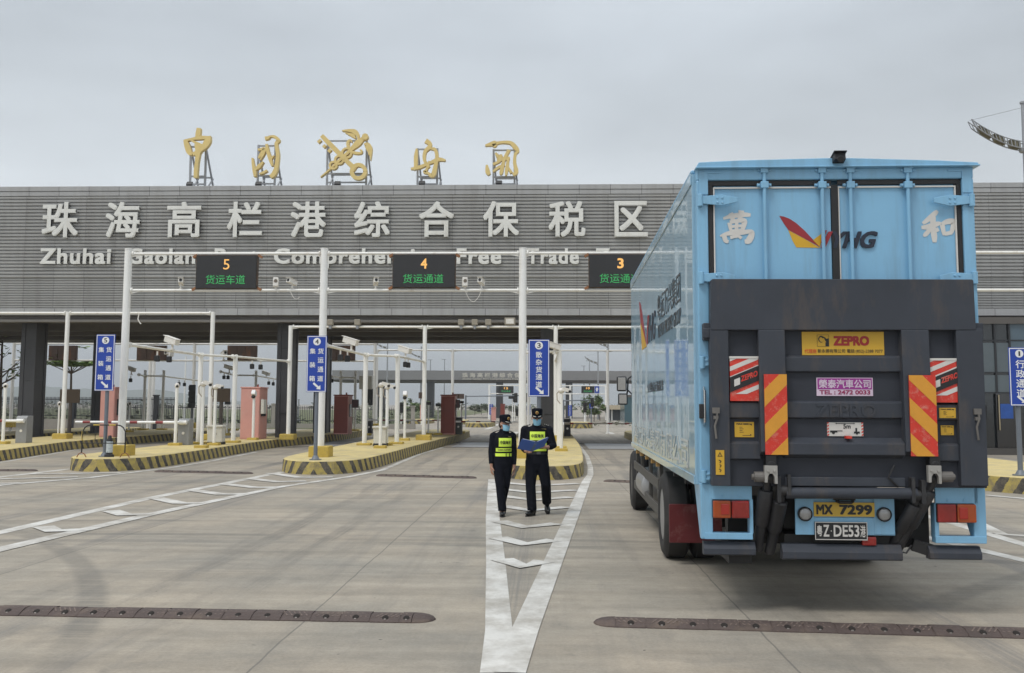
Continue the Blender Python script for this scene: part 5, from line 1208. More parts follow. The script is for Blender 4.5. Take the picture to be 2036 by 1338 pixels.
def traffic_light(px, ytop, Y, label, arm=None, heads=1):
    q = P(px, ytop, Y); t = thing('traffic_light', label, 'traffic light', (q.x, Y, 0), 0, 'traffic lights around the far gate')
    m = MB(); m.cyl((0, 0, 0), (0, 0, q.z), .09)
    if arm: m.tube([(0, 0, q.z - .1), (arm, 0, q.z)], .06)
    m.build('pole', GREYP if arm else WHITE, t, smooth=True)
    for i in range(heads):
        ox = (arm * (1 - i * .16)) if arm else 0; oz = q.z - (.15 if arm else .4)
        h = MB(); h.box(ox - .17, ox + .17, -.22, -.08, oz - .55, oz + .4); hd = h.build('signal_head', BLK, t, bev=.03)
        l = MB()
        for k in range(3): l.lathe((ox, -.22, oz + .24 - .31 * k), (0, -1, 0), [(0, .11), (.10, .11), (.10, .09), (.01, .09)], 12)
        l.build('lamp', mat('dark_lamp', (.05, .045, .04), .3), hd)
traffic_light(799, 800, 88, 'far traffic light left of the hooded camera post')
traffic_light(1163, 800, 92, 'far black traffic light left of the small leafy trees')
traffic_light(1028, 812, 120, 'far traffic light between the two officers')
traffic_light(926, 786, 96, 'far gantry signal with an arm reaching right behind the dark barrier cabinet', arm=6.0, heads=2)
traffic_light(1120, 795, 100, 'far thin signal arm reaching right from the third gate column', arm=3.0, heads=1)
for px, ya, yb, Y, l in ((1019, 788, 793, 96, 'tiny dark hanging sign over the far lanes'), (1023, 783, 799, 98, 'tiny dark upright sign over the far lanes'), (907, 783, 793, 84, 'small brown sign back beside the right dark red kiosk'), (917, 783, 793, 84, 'small brown sign back above the dark barrier cabinet'), (838, 780, 792, 84, 'small brown sign back beside the camera pole')):
    q = P(px, (ya + yb) / 2, Y); w_ = .5 if yb - ya > 8 else .8; h = (yb - ya) / F * Y; t = thing('hanging_sign', l, 'sign', (q.x, Y, 0), 0, 'small sign backs over the far lanes')
    m = MB(); m.box(-w_ / 2, w_ / 2, -.05, .05, q.z - h / 2, q.z + h / 2); m.build('panel', RUSTBACK if Y < 90 else BLK, t); m = MB(); m.cyl((0, .1, 0), (0, .1, q.z + h / 2), .05); m.build('post', WHITE, t)
# low pale pavilion far right behind the mirrors
a, b = P(1212, 850, 112), P(1330, 806, 112); t = thing('pavilion', 'low pale pavilion with a beige roof edge seen behind the lorry mirrors', 'building', (a.x, 112, 0))
m = MB(); m.box(a.x, b.x, 112.4, 120, 0, b.z - .5); wpart('wall', m, mat('pavilion_glass', (.09, .10, .11), .2), t)
m = MB(); m.box(a.x - .5, b.x, 111.6, 121, b.z - .5, b.z); wpart('roof', m, mat('beige_roof', (.50, .43, .32), .6), t)
for i in range(5):
    x = a.x + 1.1 * i + .2; m = MB(); m.box(x, x + .16, 112.1, 112.3, 0, b.z - .502); wpart('column', m, WHITE, t)
m = MB(); p, q = P(1242, 850, 100), P(1300, 790, 100); t2 = thing('glass_block', 'blue tinted glass block right behind the lorry mirrors', 'building', (p.x, 100, 0)); m.box(p.x, q.x, 100, 106, 0, q.z); wpart('wall', m, glass_mat('blue_glass', (.06, .12, .15), .15), t2)
m = MB(); m.box(p.x - .1, q.x, 99.9, 106.1, q.z + .002, q.z + .25); wpart('roof', m, SOFFIT, t2)
hedge(P(1195, 840, 82).x, P(1290, 840, 82).x, 82, .55, 'scrubby low planting behind the lorry mirrors', 300, size=.14, d=.8)

# ------------------------------------------------------------------ street lamps with a curved ladder arm
def street_lamp(px, Y, ytop, label, side=-1, first=None):
    x = P(px, ytop, Y).x; h = P(px, ytop, Y).z
    t = thing('street_lamp', label, 'street lamp', (x, Y, 0), 0, 'tall lamps with curved ladder arms')
    m = MB(); m.tube([(0, 0, 0), (0, 0, h)], [.11, .065], 14); m.cyl((0, 0, h), (0, 0, h + .06), .1); m.cyl((0, 0, 0), (0, 0, .5), .16); m.build('pole', STEEL, t, smooth=True)
    N = 14; L = 1.62; top, bot = [], []
    for i in range(N + 1):
        f = i / N; xx = side * L * f; z = h - 1.36 + .72 * f ** 1.75; n_ = Vector((-side * .72 * 1.75 * f ** .75 / L * side, 1)).normalized()
        top.append(Vector((xx + side * .0 + .11 * n_.x * 1, -.02, z + .10))); bot.append(Vector((xx - side * .0 - .11 * n_.x * .8 + side * .02, -.02, z - .12)))
    m = MB()
    for dy in (-.13, .13):
        m.tube([p + Vector((0, dy, 0)) for p in top], .016, 6); m.tube([p + Vector((0, dy, 0)) for p in bot], .018, 6)
    for i in range(N + 1): m.bar(top[i] + Vector((0, -.13, 0)), bot[i] + Vector((0, -.13, 0)), .02, .02); m.bar(top[i] + Vector((0, .13, 0)), bot[i] + Vector((0, .13, 0)), .02, .02)
    m.tube([top[N] + Vector((0, -.15, 0)), bot[N] + Vector((0, -.15, 0))], .025, 6); m.build('arm', STEEL, t)
    for i in (2, 3, 5, 8, 9, 11):
        if i in (3, 9, 5): continue
    for k, (i0, i1) in enumerate(((1.6, 4.2), (5.6, 8.2), (9.4, 12.0))):
        p, q = Vector(), Vector()
        def at(lst, f): i = int(f); return lst[i].lerp(lst[min(i + 1, N)], f - i)
        s_ = MB()
        for j in range(4):
            f0 = i0 + (i1 - i0) * j / 4; f1 = f0 + (i1 - i0) / 4 * .75
            vs = [at(bot, f0), at(bot, f1), at(top, f1), at(top, f0)]; vs = [v + Vector((0, d, 0)) for d in (-.12, .12) for v in vs]
            s_.add(vs, [(0, 1, 2, 3), (4, 7, 6, 5), (0, 4, 5, 1), (1, 5, 6, 2), (2, 6, 7, 3), (3, 7, 4, 0)])
        s_.build('louvre', mat('olive_louvre', (.16, .145, .09), .5), t)
    m = MB(); m.tube([(0, 0, h - .12), top[N]], .007, 5); m.build('stay_wire', STEEL, t)
    m = MB(); m.ell((side * .10, 0, h - 1.5), (.09, .09, .10)); m.build('hub', STEEL, t, smooth=True)
    return t
street_lamp(2034, 30.0, 206, 'large street lamp with a curved ladder arm behind the lorry roof')
for px, Y, yt, l in ((1209, 96, 660, 'distant lamp with a curved arm just left of the lorry side'), (1189, 120, 700, 'farther lamp with a curved arm left of the lorry side'), (771, 110, 668, 'distant lamp rising above the left end of the far gate'), (838, 130, 690, 'distant lamp left of the camera pole above the far gate'), (594, 150, 795, 'short distant lamp seen between the second and fourth columns')):
    street_lamp(px, Y, yt, l) if px != 594 else street_lamp(px, 90, 795, l)
for px, Y, yt, l in ((1172, 130, 718, 'thin far lamp pole with a short crosshead'), (884, 150, 715, 'thin far lamp pole above the far gate lettering'), (856, 140, 716, 'thin far lamp pole left of the far gate lettering'), (1161, 150, 728, 'thin far lamp pole right of the third gate column')):
    q = P(px, yt, Y); t = thing('lamp_mast', l, 'mast', (q.x, Y, 0), 0, 'thin far lamp poles'); m = MB(); m.cyl((0, 0, 0), (0, 0, q.z), .10, .06); m.build('mast', STEEL, t); m = MB(); m.box(-.45, .25, -.08, .08, q.z, q.z + .07); m.build('lamp_head', STEEL, t)

hz = MB(); hz.box(-2450, 2450, -250, 4400, -7.5, 190)
ho = hz.build('haze', [])
hm_ = bpy.data.materials.new('haze'); hm_.use_nodes = True; hn = hm_.node_tree.nodes; hn.remove(hn['Principled BSDF'])
pv = hn.new('ShaderNodeVolumePrincipled'); pv.inputs['Color'].default_value = (.86, .90, .94, 1); pv.inputs['Density'].default_value = 0.00055; pv.inputs['Anisotropy'].default_value = 0.2
hm_.node_tree.links.new(pv.outputs[0], hn['Material Output'].inputs['Volume']); ho.data.materials.append(hm_); tag(ho, kind='stuff', label='thin pale haze over the whole port')

# ================================================================== THE LORRY
TY = 8.47
tq = P(1670.5, 900, TY)
TR = thing('box_lorry', 'light blue box lorry seen from behind with a dark folded tail lift', 'lorry', (tq.x, TY, 0), rad(-1.05))
_ti = (Matrix.Translation(TR.location) @ Matrix.Rotation(TR.rotation_euler.z, 4, 'Z')).inverted()
_o = _ti @ Vector((0, 0, CAM_H)); _r3 = _ti.to_3x3()
def tl(px, py, yl=0.0):
    """Photo pixel -> point on the lorry's cross plane yl metres ahead of its rear face."""
    d = _r3 @ ray(px, py); t = (yl - _o.y) / d.y; return _o + d * t
BLUE = mat('lorry_blue_paint', (0.215, 0.455, 0.67), 0.38, 0, 0.05, 2, coat=0.3, stain=(0.155, 0.24, 0.31), stain_amt=0.5, stain_scale=2.8, streak=(2.2, 1, .22), bump=.04, stain_lo=.48)
SIDE = truck_side_mat()
SLATE = mat('tail_lift_paint', (0.046, 0.052, 0.066), 0.55, 0, 0.16, 2.5, stain=(0.115, 0.09, 0.07), stain_amt=0.6, stain_scale=2.8, streak=(1.6, 1, .45), stain_lo=.53, stain_hi=.72)
SLATE2 = mat('tail_lift_recess_shade', (0.035, 0.039, 0.051), 0.6, 0, 0.14, 2.5)  # darker copy of the tail lift paint, recess shade put into the colour
for m_ in (SLATE, SLATE2): m_.node_tree.nodes['Principled BSDF'].inputs['Specular IOR Level'].default_value = 0.3
YST = mat('sticker_yellow', (0.60, 0.36, 0.03), 0.45, 0, 0.06, 6)
ORG = mat('reflector_amber', (0.66, 0.30, 0.03), 0.35, 0, 0.08, 10)
RRED = mat('reflector_red', (0.60, 0.035, 0.02), 0.35, 0, 0.1, 10, stain=(.6, .5, .4), stain_amt=.5, stain_scale=16)
STW = mat('sticker_off_white', (0.62, 0.60, 0.57), 0.5, 0, 0.06, 8)
DRED = mat('dark_red_print', (0.33, 0.02, 0.02), 0.5)
GREYM = mat('cast_bracket', (0.36, 0.35, 0.33), 0.5, .3, 0.12, 10)
CHROME = mat('chrome', (0.6, 0.6, 0.6), 0.18, 1.0, 0.05, 5)
NAVYP = mat('navy_print', (0.014, 0.02, 0.04), 0.45)
HX = 1.235
# body
m = MB()
m.box(-HX, HX, 0.125, 7.95, 1.10, 3.90)
for x in (-HX - .012, HX - .0):
    m.box(x, x + .012, 0.125, 7.95, 1.10, 1.18); m.box(x, x + .012, 0.125, 7.95, 3.80, 3.90)
m.build('cargo_body', SIDE, TR, bev=.008)
m = MB(); m.box(-HX - .006, HX + .006, 0.13, 7.97, 3.902, 3.94); m.build('roof', BLUE, TR, bev=.012)
# rear frame: posts, header with a shallow ridge, lower wedge brackets
m = MB()
L0, L1 = tl(1389, 700).x, tl(1412, 700).x; R0, R1 = tl(1925, 700).x, tl(1949, 700).x
zt_ = tl(1670, 333).z; zh = tl(1670, 356).z; zb_ = tl(1390, 960).z
m.box(L0, L1, 0.0, 0.125, zb_, zh); m.box(R0, R1, 0.0, 0.125, zb_, zh); m.box(L0, R1, 0.0, 0.125, zh - .0005, zt_)
zd = tl(1400, 1072).z
for a, b in ((L0, L1 + .005), (R0 - .005, R1)):
    m.prism([(0.0, zb_ - .001), (0.0, zd), (0.06, zd), (0.42, zb_ - .001)], (a, 0, 0), Y3, Z3, b - a)
m.build('rear_frame', BLUE, TR, bev=.012)
m = MB()
top = [tl(1388, 325), tl(1470, 321), tl(1640, 316.5), tl(1690, 316.5), tl(1860, 321), tl(1941, 325)]
m.prism([(p.x, p.z) for p in top] + [(R1 + .03, zt_ + .002), (L0 - .01, zt_ + .002)], (0, 0.10, 0), X3, Z3, 0.145)
m.box(L0 - .012, R1 + .04, -.06, .10, zt_ - .008, zt_ + .006); m.build('roof_visor', BLUE, TR, bev=.006)
for s in (0, 1):   # corner gussets
    m = MB(); x = L1 if s == 0 else R0; sg_ = 1 if s == 0 else -1
    m.prism([(x, zh), (x, zh + .06), (x + sg_ * .12, zh + .06), (x + sg_ * .12, zt_ - .03), (x - sg_ * .08, zt_ - .03), (x - sg_ * .08, zh - .13), (x, zh - .13)], (0, -.001, 0), X3, Z3, .006); m.build('gusset', BLUE, TR)
# doors
xm0, xm1 = tl(1655.5, 450).x, tl(1668.5, 450).x; dzb = 1.16
doors = []
for s, (a, b) in enumerate(((L1 + .004, xm0), (xm1, R0 - .004))):
    m = MB(); m.box(a + .055, b - .003, 0.035, 0.09, dzb, zh - .05) if s == 0 else m.box(a + .003, b - .055, 0.035, .09, dzb, zh - .05)
    d = m.build('door', BLUE, TR, bev=.004); doors.append(d)
    m = MB(); q0, q1 = (a, b) if s == 0 else (a, b)
    m.box(q0, q1, .02, .034, zh - .045, zh - .006)
    if s == 0: m.box(q0, q0 + .038, .02, .034, dzb, zh - .046)
    else: m.box(q1 - .038, q1, .02, .034, dzb, zh - .046)
    ia, ib = (a + .045, b - .004) if s == 0 else (a + .004, b - .045)
    m.box(ia, ib, .016, .034, zh - .075, zh - .062, 1)
    if s == 0: m.box(ia, ia + .012, .016, .034, dzb, zh - .076, 1)
    else: m.box(ib - .012, ib, .016, .034, dzb, zh - .076, 1); m.box(a + .004, a + .012, .016, .034, dzb, zh - .076, 1)
    m.build('door_seal', [BLK, STW], d)
m = MB(); m.box(xm0, xm1, .022, .032, dzb, zh - .047); m.build('door_seal', BLK, doors[0])
for px, s in ((1521, 0), (1636, 0), (1692.5, 1), (1807, 1)):
    x = tl(px, 450).x; m = MB(); m.cyl((x, -.008, dzb), (x, -.008, zt_ - .02), .017, n=12)
    for py, hh in ((339, .05), (368, .06)):
        z = tl(px, py).z
        m.obox((x, -.005, z), (.07, .05, hh)); m.obox((x, .004, z - .0), (.19 if hh < .055 else .13, .014, .03))
        for dx in (-.05, .05): m.cyl((x + dx, -.005, z), (x + dx, -.018, z), .012, n=8)
    m.obox((x, -.012, tl(px, 337).z + .03), (.10, .05, .025), Matrix.Rotation(.35, 3, 'Y'))
    m.build('lock_rod', BLUE, doors[s], smooth=False, bev=.004)
for s, (edge, sg_) in enumerate(((L0, 1), (R1, -1))):
    for py, ln in ((399, .36), (553, .33), (721, .11), (947, .11)):
        z = tl(1400, py).z if s == 0 else tl(1940, py).z; m = MB()
        m.cyl((edge + sg_ * .03, -.02, z - .055), (edge + sg_ * .03, -.02, z + .055), .025, n=12)
        if ln > .2: m.prism([(edge + sg_ * .03, z + .035), (edge + sg_ * .22, z + .05), (edge + sg_ * ln, z + .022), (edge + sg_ * ln, z - .018), (edge + sg_ * .22, z - .05), (edge + sg_ * .03, z - .03)], (0, -.012, 0), X3, Z3, .016)
        else: m.box(min(edge + sg_ * .03, edge + sg_ * ln), max(edge + sg_ * .03, edge + sg_ * ln), -.03, -.002, z - .035, z + .035)
        for f in (.5, .62): m.cyl((edge + sg_ * ln * f, -.028, z + .02), (edge + sg_ * ln * f, -.036, z + .02), .011, n=8); m.cyl((edge + sg_ * ln * f, -.028, z - .022), (edge + sg_ * ln * f, -.036, z - .022), .011, n=8)
        m.build('hinge', BLUE, doors[s], bev=.004)
def lettering(parent, body, px0, px1, py0, py1, yl, m_, bold=.0, shear=0., name='lettering', depth=.002, **k):
    a, b = tl(px0, py1, yl), tl(px1, py0, yl); m = MB()
    m.text(body, (a.x, yl, a.z), X3, Z3, b.x - a.x, b.z - a.z, depth, bold=bold, shear=shear, **k); return m.build(name, m_, parent)
def brush(parent, strokes, yl, k=3.057, ox=1370, oy=300):
    m = MB(); sc = 10.6 / F / k
    for j, st in enumerate(strokes):
        m.stroke([(tl(x / k + ox, y / k + oy, yl).x, tl(x / k + ox, y / k + oy, yl).z, w_ * sc) for x, y, w_ in st], (0, yl - .0003 * j, 0), X3, Z3, .002)
    return m.build('lettering', STW, parent)
brush(doors[0], [[(208, 412, 12), (260, 396, 22), (330, 388, 24), (374, 390, 16)], [(252, 378, 22), (262, 400, 26), (266, 424, 18)], [(318, 362, 28), (314, 395, 24), (300, 424, 14)],
    [(246, 436, 22), (250, 462, 18), (256, 488, 14)], [(248, 434, 18), (300, 424, 20), (336, 426, 26), (330, 460, 24), (322, 484, 16)], [(258, 460, 14), (320, 455, 14)], [(258, 487, 14), (322, 480, 14)], [(290, 428, 16), (286, 500, 18), (282, 530, 14)],
    [(212, 512, 22), (222, 545, 22), (240, 552, 14)], [(188, 518, 8), (240, 502, 22), (320, 496, 24), (376, 490, 20), (380, 510, 28), (362, 545, 32), (338, 552, 18)], [(250, 528, 16), (296, 518, 14), (318, 532, 16)]], .034)
brush(doors[1], [[(1420, 442, 14), (1452, 418, 24), (1494, 380, 24), (1510, 364, 14)], [(1412, 466, 16), (1450, 462, 26), (1500, 446, 26), (1530, 438, 12)], [(1484, 400, 24), (1482, 460, 28), (1490, 520, 28), (1492, 556, 18)], [(1470, 470, 16), (1440, 505, 22), (1424, 518, 10)], [(1500, 470, 20), (1514, 490, 14)],
    [(1538, 448, 24), (1546, 490, 20), (1552, 512, 16)], [(1534, 446, 16), (1570, 430, 26), (1606, 432, 30), (1604, 462, 24), (1592, 500, 18)], [(1552, 506, 18), (1596, 496, 20)]], .034)
def zoomed(pts, yl, k=3.057, ox=1370, oy=300): return [(tl(x / k + ox, y / k + oy, yl).x, tl(x / k + ox, y / k + oy, yl).z) for x, y in pts]
m = MB()
m.prism(zoomed([(548, 395), (575, 399), (610, 412), (650, 438), (700, 482), (745, 530), (793, 583), (700, 532), (603, 480), (575, 440)], .034), (0, .034, 0), X3, Z3, .002, 0)
m.prism(zoomed([(603, 482), (700, 534), (796, 589), (652, 587), (628, 545)], .034), (0, .034, 0), X3, Z3, .002, 1)
m.prism(zoomed([(752, 543), (805, 503), (800, 560), (796, 585)], .034), (0, .034, 0), X3, Z3, .002, 1)
m.prism(zoomed([(806, 500), (822, 484), (836, 484), (808, 560), (800, 560)], .0335), (0, .0335, 0), X3, Z3, .0155, 0)
m.prism(zoomed([(846, 492), (872, 491), (826, 590), (800, 590), (805, 565)], .0335), (0, .0335, 0), X3, Z3, .0155, 0)
m.build('logo', [mat('logo_red', (.30, .02, .03), .45), mat('logo_yellow', (.62, .36, .02), .45)], doors[0])
lettering(doors[1], 'YHG', 1655, 1744, 460, 494, .034, NAVYP, bold=.03, shear=.35, depth=.0175)
m = MB(); m.obox((tl(1663, 318).x, -.05, zt_ + .06), (.10, .13, .065), Matrix.Rotation(rad(-14), 3, 'X')); m.obox((tl(1663, 318).x, -.06, zt_ + .097), (.115, .16, .010), Matrix.Rotation(rad(-14), 3, 'X')); m.cyl((tl(1663, 318).x, -.12, zt_ + .045), (tl(1663, 318).x, -.137, zt_ + .04), .03)
m.build('reversing_camera', BLK, TR, bev=.008)
# side lettering and logo (on the left wall)
def side_at(px, py):
    d = _r3 @ ray(px, py); t = (-HX - .003 - _o.x) / d.x; return _o + d * t
def side_text(body, px0, py0, px1, py1, m_, name='side_lettering', bold=0., shear=0.):
    """px0,py0 = far upper left, px1,py1 = near lower right as seen; far end is the text start."""
    a, b = side_at(px0, py0), side_at(px1, py1); m = MB()
    m.text(body, (-HX - .002, a.y, b.z), Vector((0, -1, 0)), Z3, a.y - b.y, a.z - b.z, .003, bold=bold, shear=shear); return m.build(name, m_, TR)
GREYT = mat('dark_grey_print', (.05, .06, .07), .4)
side_text('YHG', 1287, 632, 1304, 672, NAVYP, bold=.02, shear=.3)
side_text('粤运万兴集团', 1307, 590, 1353, 600, GREYT)
side_text('YUEYUN PROSPER GROUP', 1308, 648, 1354, 641, GREYT, shear=.2)
side_text('全国物流运输服务', 1287, 762, 1319, 776, GREYT)
side_text('TRANSPORT SERVICE', 1281, 803, 1329, 803, GREYT)
a, b = side_at(1263, 857), side_at(1369, 930); m = MB()
m.text('粤运万兴集团有限公司', (-HX - .002, a.y, 1.21), Vector((0, -1, 0)), Z3, a.y - b.y, .29, .003); m.build('side_lettering', mat('side_white_print', (.50, .52, .50), .5, 0, .05, 2), TR)
a = side_at(1271, 600); b = side_at(1289, 690)
m = MB(); S_ = lambda u, v: (-(a.y - u * (a.y - b.y)), b.z + v * (a.z - b.z))
m.prism([S_(0, 1), S_(.12, .95), S_(.35, .7), S_(.62, .3), S_(.8, 0.05), S_(.5, .32), S_(.15, .58)], (-HX - .002, 0, 0), Vector((0, -1, 0)), Z3, .003, 0)
m.prism([S_(.15, .56), S_(.5, .30), S_(.8, .03), S_(.3, .02)], (-HX - .002, 0, 0), Vector((0, -1, 0)), Z3, .003, 1)
m.prism([S_(.82, .1), S_(.95, .55), S_(1.1, .55), S_(.95, .05)], (-HX - .002, 0, 0), Vector((0, -1, 0)), Z3, .003, 0)
m.build('side_logo', [mat('logo_red', (.3, .02, .03)), mat('logo_yellow', (.6, .3, .02))], TR)
# --- tail lift
def tbox(m, px0, px1, py0, py1, y0, y1, mi=0):
    a, b = tl(px0, py1, y0), tl(px1, py0, y0); return m.box(a.x, b.x, y0, y1, a.z, b.z, mi)
m = MB()
tbox(m, 1417, 1951, 655, 966, -.075, -.03, 1)
a, b, c, d = tl(1413, 656, -.15), tl(1941, 656, -.15), tl(1936, 558, -.15), tl(1414, 557, -.15)
m.prism([(a.x, a.z), (b.x, b.z), (c.x, c.z + .0), (c.x - .01, c.z + .012), (d.x + .01, d.z + .012), (d.x, d.z)], (0, -.03, 0), X3, Z3, .12)
for p in ((1416, 1448, 655.5, 966), (1912, 1954, 655.5, 966)): tbox(m, *p, -.145, -.031)
for p in ((1513, 1561, 655.5, 905), (1801, 1848, 655.5, 905)):
    q0, q1 = tl(p[0], p[3], -.17), tl(p[1], p[2], -.17)
    m.prism([(-.031, q1.z), (-.155, q1.z), (-.185, q0.z + .03), (-.12, q0.z), (-.031, q0.z)], (q0.x, 0, 0), Y3, Z3, q1.x - q0.x)
def rib(px0, px1, py0, py1, dep, sl=.018):
    q0, q1 = tl(px0, py1, -dep), tl(px1, py0, -dep)
    m.prism([(-.074, q1.z), (-dep, q1.z - sl), (-dep, q0.z + sl * .7), (-.074, q0.z)], (q0.x, 0, 0), Y3, Z3, q1.x - q0.x)
for y0, y1 in ((706, 741), (797, 833)): rib(1562, 1800, y0, y1, .112)
rib(1562, 1800, 871, 912, .165, .05)
for y0, y1 in ((797, 833), (877, 915)): rib(1449, 1512, y0, y1, .112); rib(1849, 1911, y0 + 4, y1 + 4, .112)
tbox(m, 1562, 1800, 950, 966, -.11, -.076)
LIFT = m.build('tail_lift', [SLATE, SLATE2], TR, bev=.006)
lettering(LIFT, 'ZEPRO', 1622, 1742, 804, 829, -.1125, SLATE, bold=.01, name='embossed_lettering', depth=.006)
# stickers and plates
def clip(poly, x0, x1, z0, z1):
    for ax, v, sgn in ((0, x0, 1), (0, x1, -1), (1, z0, 1), (1, z1, -1)):
        out = []
        for i in range(len(poly)):
            p, q = poly[i - 1], poly[i]; ip, iq = sgn * (p[ax] - v) >= 0, sgn * (q[ax] - v) >= 0
            if ip != iq: t = (v - p[ax]) / (q[ax] - p[ax]); out.append((p[0] + t * (q[0] - p[0]), p[1] + t * (q[1] - p[1])))
            if iq: out.append(q)
        poly = out
        if not poly: return []
    return poly
def rect(px0, px1, py0, py1, yl): a, b = tl(px0, py1, yl), tl(px1, py0, yl); return a.x, b.x, a.z, b.z
def hatch(m, r, yl, slope, period, width, mi, phase=0.0, dep=.002):
    x0, x1, z0, z1 = r
    for k in range(-12, 24):
        zz = z0 + (k + phase) * period
        poly = clip([(x0, zz), (x1, zz + slope * (x1 - x0)), (x1, zz + slope * (x1 - x0) + width), (x0, zz + width)], x0, x1, z0, z1)
        if len(poly) > 2: m.prism(poly, (0, yl, 0), X3, Z3, dep, mi)
for (p, sl, ph) in (((1522, 1564, 744, 904), 1.0, .35), ((1812, 1860, 746, 907), -1.0, .15)):
    m = MB(); y = -.19; r = rect(*p, y); m.box(r[0], r[1], y, y + .012, r[2], r[3], 0); hatch(m, r, y - .0005, sl, .30, .15, 1, ph); m.build('warning_plate', [RRED, ORG], LIFT)
for p, sl in (((1452, 1511, 713, 797), .42), ((1850, 1911, 717, 800), .42)):
    m = MB(); y = -.13; r = rect(*p, y); x0, x1, z0, z1 = r
    m.box(x0, x1, y, y + .05, z0, z1, 0); hatch(m, (x0, x1, z0 + .06, z1), y - .0005, sl, .085, .04, 1, .3)
    zc = (z0 + z1) / 2; bp_ = clip([(x0, zc - .11), (x1, zc - .11 + sl * (x1 - x0)), (x1, zc + .02 + sl * (x1 - x0)), (x0, zc + .02)], x0, x1, z0, z1); m.prism(bp_, (0, y - .003, 0), X3, Z3, .003, 2)
    m.text('ZEPRO', (x0 + .095, y - .0065, zc - .018), Vector((1, 0, .36)), Vector((0, 0, 1)), .15, .05, .002, bold=.03, mi=0)
    m.prism([(x0 + .035, zc - .06), (x0 + .085, zc - .04), (x0 + .085, zc + .02), (x0 + .035, zc)], (0, y - .0065, 0), X3, Z3, .002, 1)
    m.box(x0 - .004, x1 + .004, y - .006, y + .045, z1 + .001, z1 + .02, 1)
    m.build('marker_panel', [RRED, STW, BLK], LIFT)
m = MB(); y = -.083; r = rect(1595, 1757, 659.5, 706, y); x0, x1, z0, z1 = r; w_, h_ = x1 - x0, z1 - z0
m.box(x0, x1, y, y + .006, z0, z1, 0); yy = y - .0005
m.text('ZEPRO', (x0 + w_ * .385, yy, z0 + h_ * .40), X3, Z3, w_ * .435, h_ * .42, .002, bold=.05, mi=1)
m.text('代理商', (x0 + w_ * .03, yy, z0 + h_ * .08), X3, Z3, w_ * .145, h_ * .18, .002, mi=2)
m.text('新永德有限公司 電話:(852)-2388 7077', (x0 + w_ * .19, yy, z0 + h_ * .07), X3, Z3, w_ * .79, h_ * .19, .002, mi=3)
ex, ez, es = x0 + w_ * .185, z0 + h_ * .37, h_ * .50
for q in ((0, 1, 0, .02), (0, 1, .98, 1), (0, .02, .02, .98), (.98, 1, .02, .98)): m.box(ex + es * q[0], ex + es * q[1], yy - .002, yy, ez + es * q[2], ez + es * q[3], 3)
E_ = lambda pts: [(ex + es * a, ez + es * b) if len((a, b)) == 2 else 0 for a, b in pts]
m.stroke([(ex + es * .45, ez + es * .38, es * .02), (ex + es * .30, ez + es * .37, es * .05), (ex + es * .15, ez + es * .55, es * .07), (ex + es * .17, ez + es * .75, es * .09), (ex + es * .32, ez + es * .85, es * .11), (ex + es * .5, ez + es * .78, es * .14), (ex + es * .68, ez + es * .68, es * .16)], (0, yy, 0), X3, Z3, .002, mi=3)
m.prism([(ex + es * a, ez + es * b) for a, b in ((.62, .78), (.80, .66), (.98, .70), (.98, .02), (.70, .02), (.70, .45), (.60, .6))], (0, yy - .0003, 0), X3, Z3, .002, 3)
m.stroke([(ex + es * .55, ez + es * .72, es * .04), (ex + es * .62, ez + es * .5, es * .08), (ex + es * .74, ez + es * .36, es * .03)], (0, yy - .0025, 0), X3, Z3, .002, mi=0)
m.build('sticker', [YST, DRED, RRED, BLK], LIFT)
m = MB(); r = rect(1624, 1735, 751, 787, y); x0, x1, z0, z1 = r; w_, h_ = x1 - x0, z1 - z0
m.box(x0, x1, y, y + .006, z0, z1, 0); m.box(x0 + .008, x1 - .008, yy - .001, yy + .0004, z0 + h_ * .36, z1 - .006, 1)
m.text('榮泰汽車公司', (x0 + w_ * .04, yy - .0015, z0 + h_ * .42), X3, Z3, w_ * .92, h_ * .48, .002, bold=.02, mi=0)
m.text('TEL : 2472 0033', (x0 + w_ * .05, yy, z0 + h_ * .08), X3, Z3, w_ * .90, h_ * .24, .002, bold=.03, mi=2)
m.build('sticker', [mat('sticker_pink_white', (.62, .50, .62), .5), mat('sticker_magenta', (.30, .03, .26), .5), mat('sticker_maroon', (.28, .03, .10), .5)], LIFT)
m = MB(); r = rect(1645, 1716, 840, 867, y); x0, x1, z0, z1 = r; w_, h_ = x1 - x0, z1 - z0
m.box(x0, x1, y, y + .006, z0, z1, 0)
for xx in (x0, x1 - w_ * .05): hatch(m, (xx, xx + w_ * .05, z0, z1), yy, .6, h_ * .22, h_ * .11, 1)
m.text('5m', (x0 + w_ * .45, yy, z0 + h_ * .55), X3, Z3, w_ * .2, h_ * .34, .002, bold=.02, mi=2)
m.box(x0 + w_ * .26, x0 + w_ * .74, yy - .002, yy, z1 - h_ * .10, z1 - h_ * .06, 2)
for q in ((.26, -1), (.74, 1)): m.prism([(x0 + w_ * q[0], z1 - h_ * .02), (x0 + w_ * q[0], z1 - h_ * .14), (x0 + w_ * (q[0] + .03 * q[1]), z1 - h_ * .08)], (0, yy, 0), X3, Z3, .002, 2)
m.box(x0 + w_ * .08, x0 + w_ * .42, yy - .002, yy, z0 + h_ * .36, z0 + h_ * .41, 2); m.cyl((x0 + w_ * .17, yy, z0 + h_ * .25), (x0 + w_ * .17, yy - .002, z0 + h_ * .25), h_ * .11, mi=2); m.box(x0 + w_ * .08, x0 + w_ * .28, yy - .0025, yy, z0 + h_ * .27, z0 + h_ * .36, 2)
